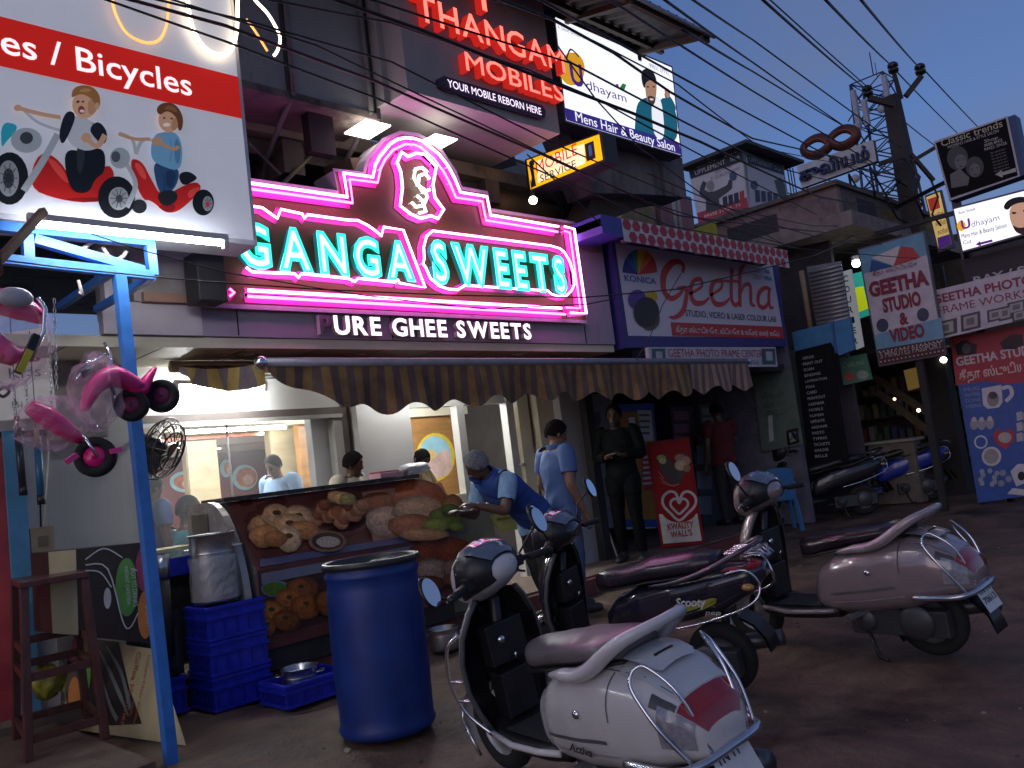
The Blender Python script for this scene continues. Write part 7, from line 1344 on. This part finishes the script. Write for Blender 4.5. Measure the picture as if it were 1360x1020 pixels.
jean = M((.045, .075, .15), .75, var=.25, scale=14); blk_t = M((.014, .014, .018), .75, var=.3); lblue = M((.065, .12, .28), .75, var=.1); vest = M((.02, .06, .26), .75, var=.12)
# man in the pale blue shirt, standing and looking down at the road
q = at(772, 806, 'z', 0)
def collar(t, D, hp_, Hm, k):
    b = MB(); c = D['nek']+V((0, 0, .0)); b.lathe([(.066*k, -.015), (.072*k, .02), (.062*k, .035), (.058*k, .03)], c, lblue, 18); b.build('collar', t, local=True)
person('man in light blue shirt and jeans standing right of the bent worker', (5.62, 5.08, .0), R(-15), SK, HB, lblue, jean, 1.70, dict(hed=(.03, 0, 1.57), ell=(-.04, .23, 1.13), wrl=(.14, .17, .98), fil=(.20, .14, .97), elr=(-.04, -.24, 1.12), wrr=(.06, -.24, .88), fir=(.09, -.23, .81), anl=(.10, .11, .085), knl=(.10, .10, .49), tol=(.27, .15, .03)), .009, 'short', 'thick', headturn=-10, nod=.35, extra=collar)
# bent worker in hair net reaching over the counter
def netcap(t, D, hp_, Hm, k): pass
person('worker in blue vest and hair net bending over the counter end', (5.30, 5.12, 0), R(178), SKd, (.20, .21, .22), M((.22, .36, .55), .75, var=.2, scale=30), blk_t, 1.68,
       dict(pel=(.02, 0, .93), wai=(.14, 0, 1.03), che=(.34, 0, 1.17), nek=(.50, 0, 1.29), hed=(.59, .0, 1.40), shl=(.43, .18, 1.24), shr=(.43, -.18, 1.24), ell=(.52, .20, 1.00), wrl=(.72, .10, 1.07), fil=(.80, .07, 1.09), elr=(.50, -.22, .98), wrr=(.72, -.12, 1.02), fir=(.80, -.10, 1.04), knl=(.06, .11, .49), anl=(.06, .12, .085), tol=(.22, .15, .03), knr=(-.02, -.10, .49), anr=(-.16, -.10, .085), tor=(.0, -.13, .03)), .009, 'short', 'net', hem=.86, headturn=-30, nod=.15, shirt2=vest)
# bearded man in a dark jacket with a phone
def phone(t, D, hp_, Hm, k):
    b = MB(); c = (D['fil']+D['fir'])/2; b.box(c+V((-.01, -.035, .0)), c+V((.10, .035, .010)), BLACK); b.box(c+V((-.005, -.031, .0102)), c+V((.095, .031, .0112)), E((.8, .6, .5), .5)); b.build('phone_screen', t, local=True)
    b = MB(); rows = []
    for i in range(6):
        z_ = -.05-.065*i/5; rows.append([hp_((.026+.068*math.cos(a))*(1-.05*i/5), .063*math.sin(a)*(1-.10*i/5), z_) for a in [R(-95+190*j/12) for j in range(13)]])
    b.grid(rows, M(HB, .7, var=.4, scale=60)); b.build('beard', t, local=True)
q = at(842, 744, 'z', .15)
person('bearded man in long dark jacket looking at a phone beside the red standee', (q.x, q.y, .15), R(205), SKd, HB, M((.007, .009, .010), .85, var=.3, spec=.1), M((.006, .006, .008), .85, spec=.1), 1.72, dict(ell=(.02, .24, 1.14), wrl=(.24, .09, 1.14), fil=(.30, .05, 1.16), elr=(.02, -.24, 1.14), wrr=(.24, -.09, 1.13), fir=(.30, -.05, 1.15)), .009, 'long', 'thick', hem=.62, nod=.5, extra=phone)
# behind the counter
q = at(462, 640, 'y', 6.38)
person('young man in white shirt looking down behind the counter left of white pillar', (q.x, 6.36, .15), R(-70), SKd, HB, M((.50, .47, .38), .7), jean, 1.50, dict(hed=(.07, 0, 1.56), nek=(.03, 0, 1.45)), .011, 'short', 'thick', headturn=25, nod=.6)
q = at(552, 606, 'y', 6.30)
person('smiling woman in tan shirt behind the pink sweet box on the counter', (q.x+.10, 6.42, .15), R(-60), SKd, HB, M((.30, .22, .11), .7, var=.15), jean, 1.50, dict(hed=(.05, .0, 1.53), shr=(.02, -.18, 1.38), ell=(.08, .27, 1.17), wrl=(.26, .36, 1.02), fil=(.33, .40, 1.0)), .011, 'short', 'long', headturn=-20, nod=.1)
q = at(368, 612, 'y', 7.9)
def cap(t, D, hp_, Hm, k):
    b = MB(); b.lathe([(.088*k, .0), (.092*k, .04), (.075*k, .075), (0, .085)], hp_(-.01, 0, .055), M((.55, .55, .52), .7), 18); b.build('cap', t, local=True)
person('shop man in pale blue shirt working inside behind the window glass', (q.x, 7.9, .15), R(-160), SKd, HB, M((.16, .26, .40), .7), blk_t, 1.62, dict(hed=(.06, 0, 1.56), wrl=(.25, .2, 1.0), wrr=(.25, -.2, 1.0), fil=(.32, .18, 1.0), fir=(.32, -.18, 1.0)), .012, 'short', 'short', nod=.4)
sitJ = dict(pel=(0, 0, .50), wai=(.0, 0, .64), che=(.04, 0, .84), nek=(.05, 0, 1.03), hed=(.09, 0, 1.15), hil=(.0, .09, .48), hir=(0, -.09, .48), knl=(.42, .13, .50), knr=(.42, -.13, .50), anl=(.40, .13, .09), anr=(.40, -.13, .09), tol=(.58, .15, .03), tor=(.58, -.15, .03))
for s, n_ in ((1, 'l'), (-1, 'r')): sitJ.update({'sh'+n_: (.04, .185*s, .97), 'el'+n_: (.12, .24*s, .70), 'wr'+n_: (.32, .16*s, .72), 'fi'+n_: (.40, .14*s, .72)})
chk = M((.05, .20, .26), .75, var=.55, scale=16, stretch=(1, 1, 1)); q = at(243, 690, 'y', 6.72)
person('young man in teal checked shirt seated with his back to the shop window', (q.x, 6.78, .15), R(20), SKd, HB, chk, jean, 1.70, sitJ, .011, 'short', 'thick')
b = MB(); b.box((q.x-.2, 6.6, .15), (q.x+.18, 6.98, .58), M((.1, .05, .03), .6)); b.thing('wooden_bench', 'low brown bench under the man in the teal checked shirt', 'bench')
q = at(203, 650, 'y', 6.95); person('man in dark blue shirt standing inside at the left edge of the window', (q.x, 7.0, .15), R(10), SKd, HB, M((.05, .09, .22), .7), blk_t, 1.48, None, .012, 'short', 'short', nod=.2)
# down the street
q = at(974, 696, 'z', .15); person('person in red shirt standing in the dark studio doorway', (q.x, q.y, .15), R(60), SKd, HB, M((.10, .008, .01), .8), M((.03, .022, .02), .8), 1.70, dict(elr=(.05, -.24, 1.14), wrr=(.22, -.2, 1.2), fir=(.28, -.2, 1.23)), .012, 'short', 'thick')
q = at(1212, 632, 'z', 0); person('person in orange shirt reaching to the stall counter under the yellow bulb', (q.x, q.y, 0), R(-20), SKd, HB, M((.20, .04, .02), .8), blk_t, 1.66, dict(elr=(.05, -.24, 1.14), wrr=(.28, -.22, 1.12), fir=(.35, -.22, 1.13)), .013, 'short', 'thick')
q = at(1158, 640, 'z', 0); person('person in dark clothes with pale bag standing left of the orange shirt', (q.x, q.y, 0), R(40), SKd, HB, M((.03, .028, .03), .75), blk_t, 1.62, None, .013, 'short', 'short')
# ================================================================== OVERHEAD CABLES
cm1 = M((.02, .018, .02), .55); cm2 = M((.09, .02, .025), .5); NCAB = 0
PD = (V((pb.x, pb.y, 3))-CAM).dot(fw)
def cable(label, pts, r=.009, sag=.05, mat=None, grp='overhead cables'):
    P_ = [V(p_) if len(p_) == 3 and not isinstance(p_[0], int) else dp(*p_) for p_ in pts]; out_ = []
    for a, c in zip(P_, P_[1:]):
        L_ = (c-a).length
        for i in range(14): t_ = i/14; out_.append(a.lerp(c, t_)-Z*(sag*L_*.1*4*t_*(1-t_)))
    out_.append(P_[-1]); b = MB(); b.tube(out_, r, mat or cm1, 5); b.thing('power_cable', label, 'cable', grp)
# thin wires across the open sky to the pole and beyond
sky = [((1182, 86), (1085, -12), 'thin sky wire ending on the left insulator of the pole', 0), ((1221, 86), (1132, -14), 'thin sky wire ending on the top right insulator', 1), ((1152, 120), (1000, -12), 'thin sky wire ending on the lowest insulator arm', 2)]
for a, c, lab, i in sky: cable(lab, [tuple(float(q) for q in INS[i]), (*c, 5.0)], .010, .02)
for lab, pts in (('thin wire running on from the left insulator to the right', [(1182, 86, PD), (1280, 185, 24.0)]), ('thin wire running on from the top right insulator to the right', [(1221, 86, PD), (1320, 190, 24.0)]), ('thin wire leaving the lowest arm towards the black salon board', [(1152, 121, PD), (1245, 196, 22.0)])): cable(lab, pts, .012, .02)
L2 = [((1000, 53), (1196, 195), (880, -28), 'wire crossing open sky just above the spectacles sign'), ((1000, 83), (1128, 172), (872, -8), 'upper of two near wires over the spectacles sign'), ((1000, 95), (1125, 170), (905, 38), 'lower of two near wires over the spectacles sign'), ((1000, 121), (1200, 240), (780, -20), 'wire passing below the spectacles sign from the tin roof'), ((1000, 154), (1206, 262), (700, -10), 'wire crossing the salon billboard top towards the pole'), ((1023, 0), (1155, 118), (1012, -10), 'steep thin wire left of the tower top')]
for m_, e_, s_, lab in L2: cable(lab, [(*s_, 4.6), (*m_, 9.0), (*e_, PD)], .009, .01)
# thick bundles in front of the facades
B = [([(140, -10), (300, 34), (500, 108), (720, 205), (900, 286), (1110, 310), (1215, 330)], [3.2, 3.5, 4.3, 5.4, 7.5, 12, PD], .013, cm2, 'thick dark red cable sweeping from the toy signboard past the neon arch'),
     ([(170, -10), (330, 28), (520, 82), (735, 190), (905, 262), (1080, 300), (1210, 300)], [3.3, 3.7, 4.4, 5.2, 7.5, 12, PD], .009, cm1, 'thin cable just above the dark red cable'),
     ([(120, -8), (300, 55), (500, 130), (706, 222), (890, 300), (1060, 330), (1240, 345)], [3.2, 3.5, 4.3, 5.2, 7, 10, 12], .009, cm1, 'thin cable just below the dark red cable'),
     ([(200, -10), (420, 60), (640, 165), (860, 268), (1060, 330)], [3.4, 4.0, 5.0, 6.8, 10], .008, cm1, 'thin cable crossing the grey cladding joint'),
     ([(420, -10), (560, 40), (740, 112), (840, 150), (930, 188), (1090, 262), (1205, 280)], [3.6, 3.9, 4.5, 5.0, 6, 10, PD], .016, cm1, 'heavy black cable crossing the face of the salon billboard'),
     ([(460, -12), (600, 34), (760, 84), (905, 160), (1030, 222), (1200, 262)], [3.6, 4.0, 4.5, 5.2, 8, PD], .010, cm1, 'cable crossing the billboard over the teal jacket'),
     ([(640, -10), (735, 26), (815, 70), (890, 122), (1000, 184), (1195, 225)], [3.8, 4.2, 4.6, 5.2, 8, PD], .013, cm1, 'knotted black cable along the billboard top edge'),
     ([(600, -12), (700, 10), (800, 60), (900, 112), (1010, 196), (1195, 232)], [3.8, 4.2, 4.7, 5.3, 8, PD], .008, cm1, 'thin cable under the tin roof edge'),
     ([(330, -6), (520, 30), (700, 92), (790, 130), (912, 196), (1085, 285)], [3.6, 4.1, 4.8, 5.2, 6, 10], .009, cm1, 'cable passing behind the red letters to the billboard foot'),
     ([(740, 60), (790, 130), (850, 196), (960, 278), (1050, 330)], [4.9, 5.0, 5.6, 7.5, 10], .008, cm1, 'thin cable drooping from the billboard corner to the studio canopy'),
     ([(0, 345), (90, 356), (250, 372), (420, 384), (600, 392), (775, 395), (900, 384), (1080, 340), (1140, 312)], [4.2, 4.2, 4.4, 4.9, 5.0, 5.05, 5.1, 6, 10], .007, cm1, 'long thin wire crossing the lower neon border and studio board'),
     ([(90, 300), (180, 330), (300, 362), (480, 392), (640, 410), (780, 404), (820, 396)], [4.4, 4.4, 4.6, 5.0, 5.0, 5.1, 5.2], .006, cm1, 'slack thin wire under the toy signboard edge'),
     ([(905, 362), (880, 405), (862, 450), (845, 478)], [6.9, 6.8, 6.7, 6.6], .006, cm1, 'short loose wire hanging across the studio board camera picture'),
     ([(700, 205), (760, 260), (800, 300)], [5.2, 5.4, 5.8], .008, cm1, 'short cable dropping from the yellow lightbox to the fascia'),
     ([(860, 230), (1000, 290), (1105, 320), (1150, 322), (1262, 332)], [6.5, 9, 11, 12, 12.2], .010, cm2, 'dark red cable passing in front of the balcony house')]
for px_, dd_, r_, mt_, lab in B: cable(lab, [(int(a), int(c), d_) for (a, c), d_ in zip(px_, dd_)], r_*.62, .015, mt_)
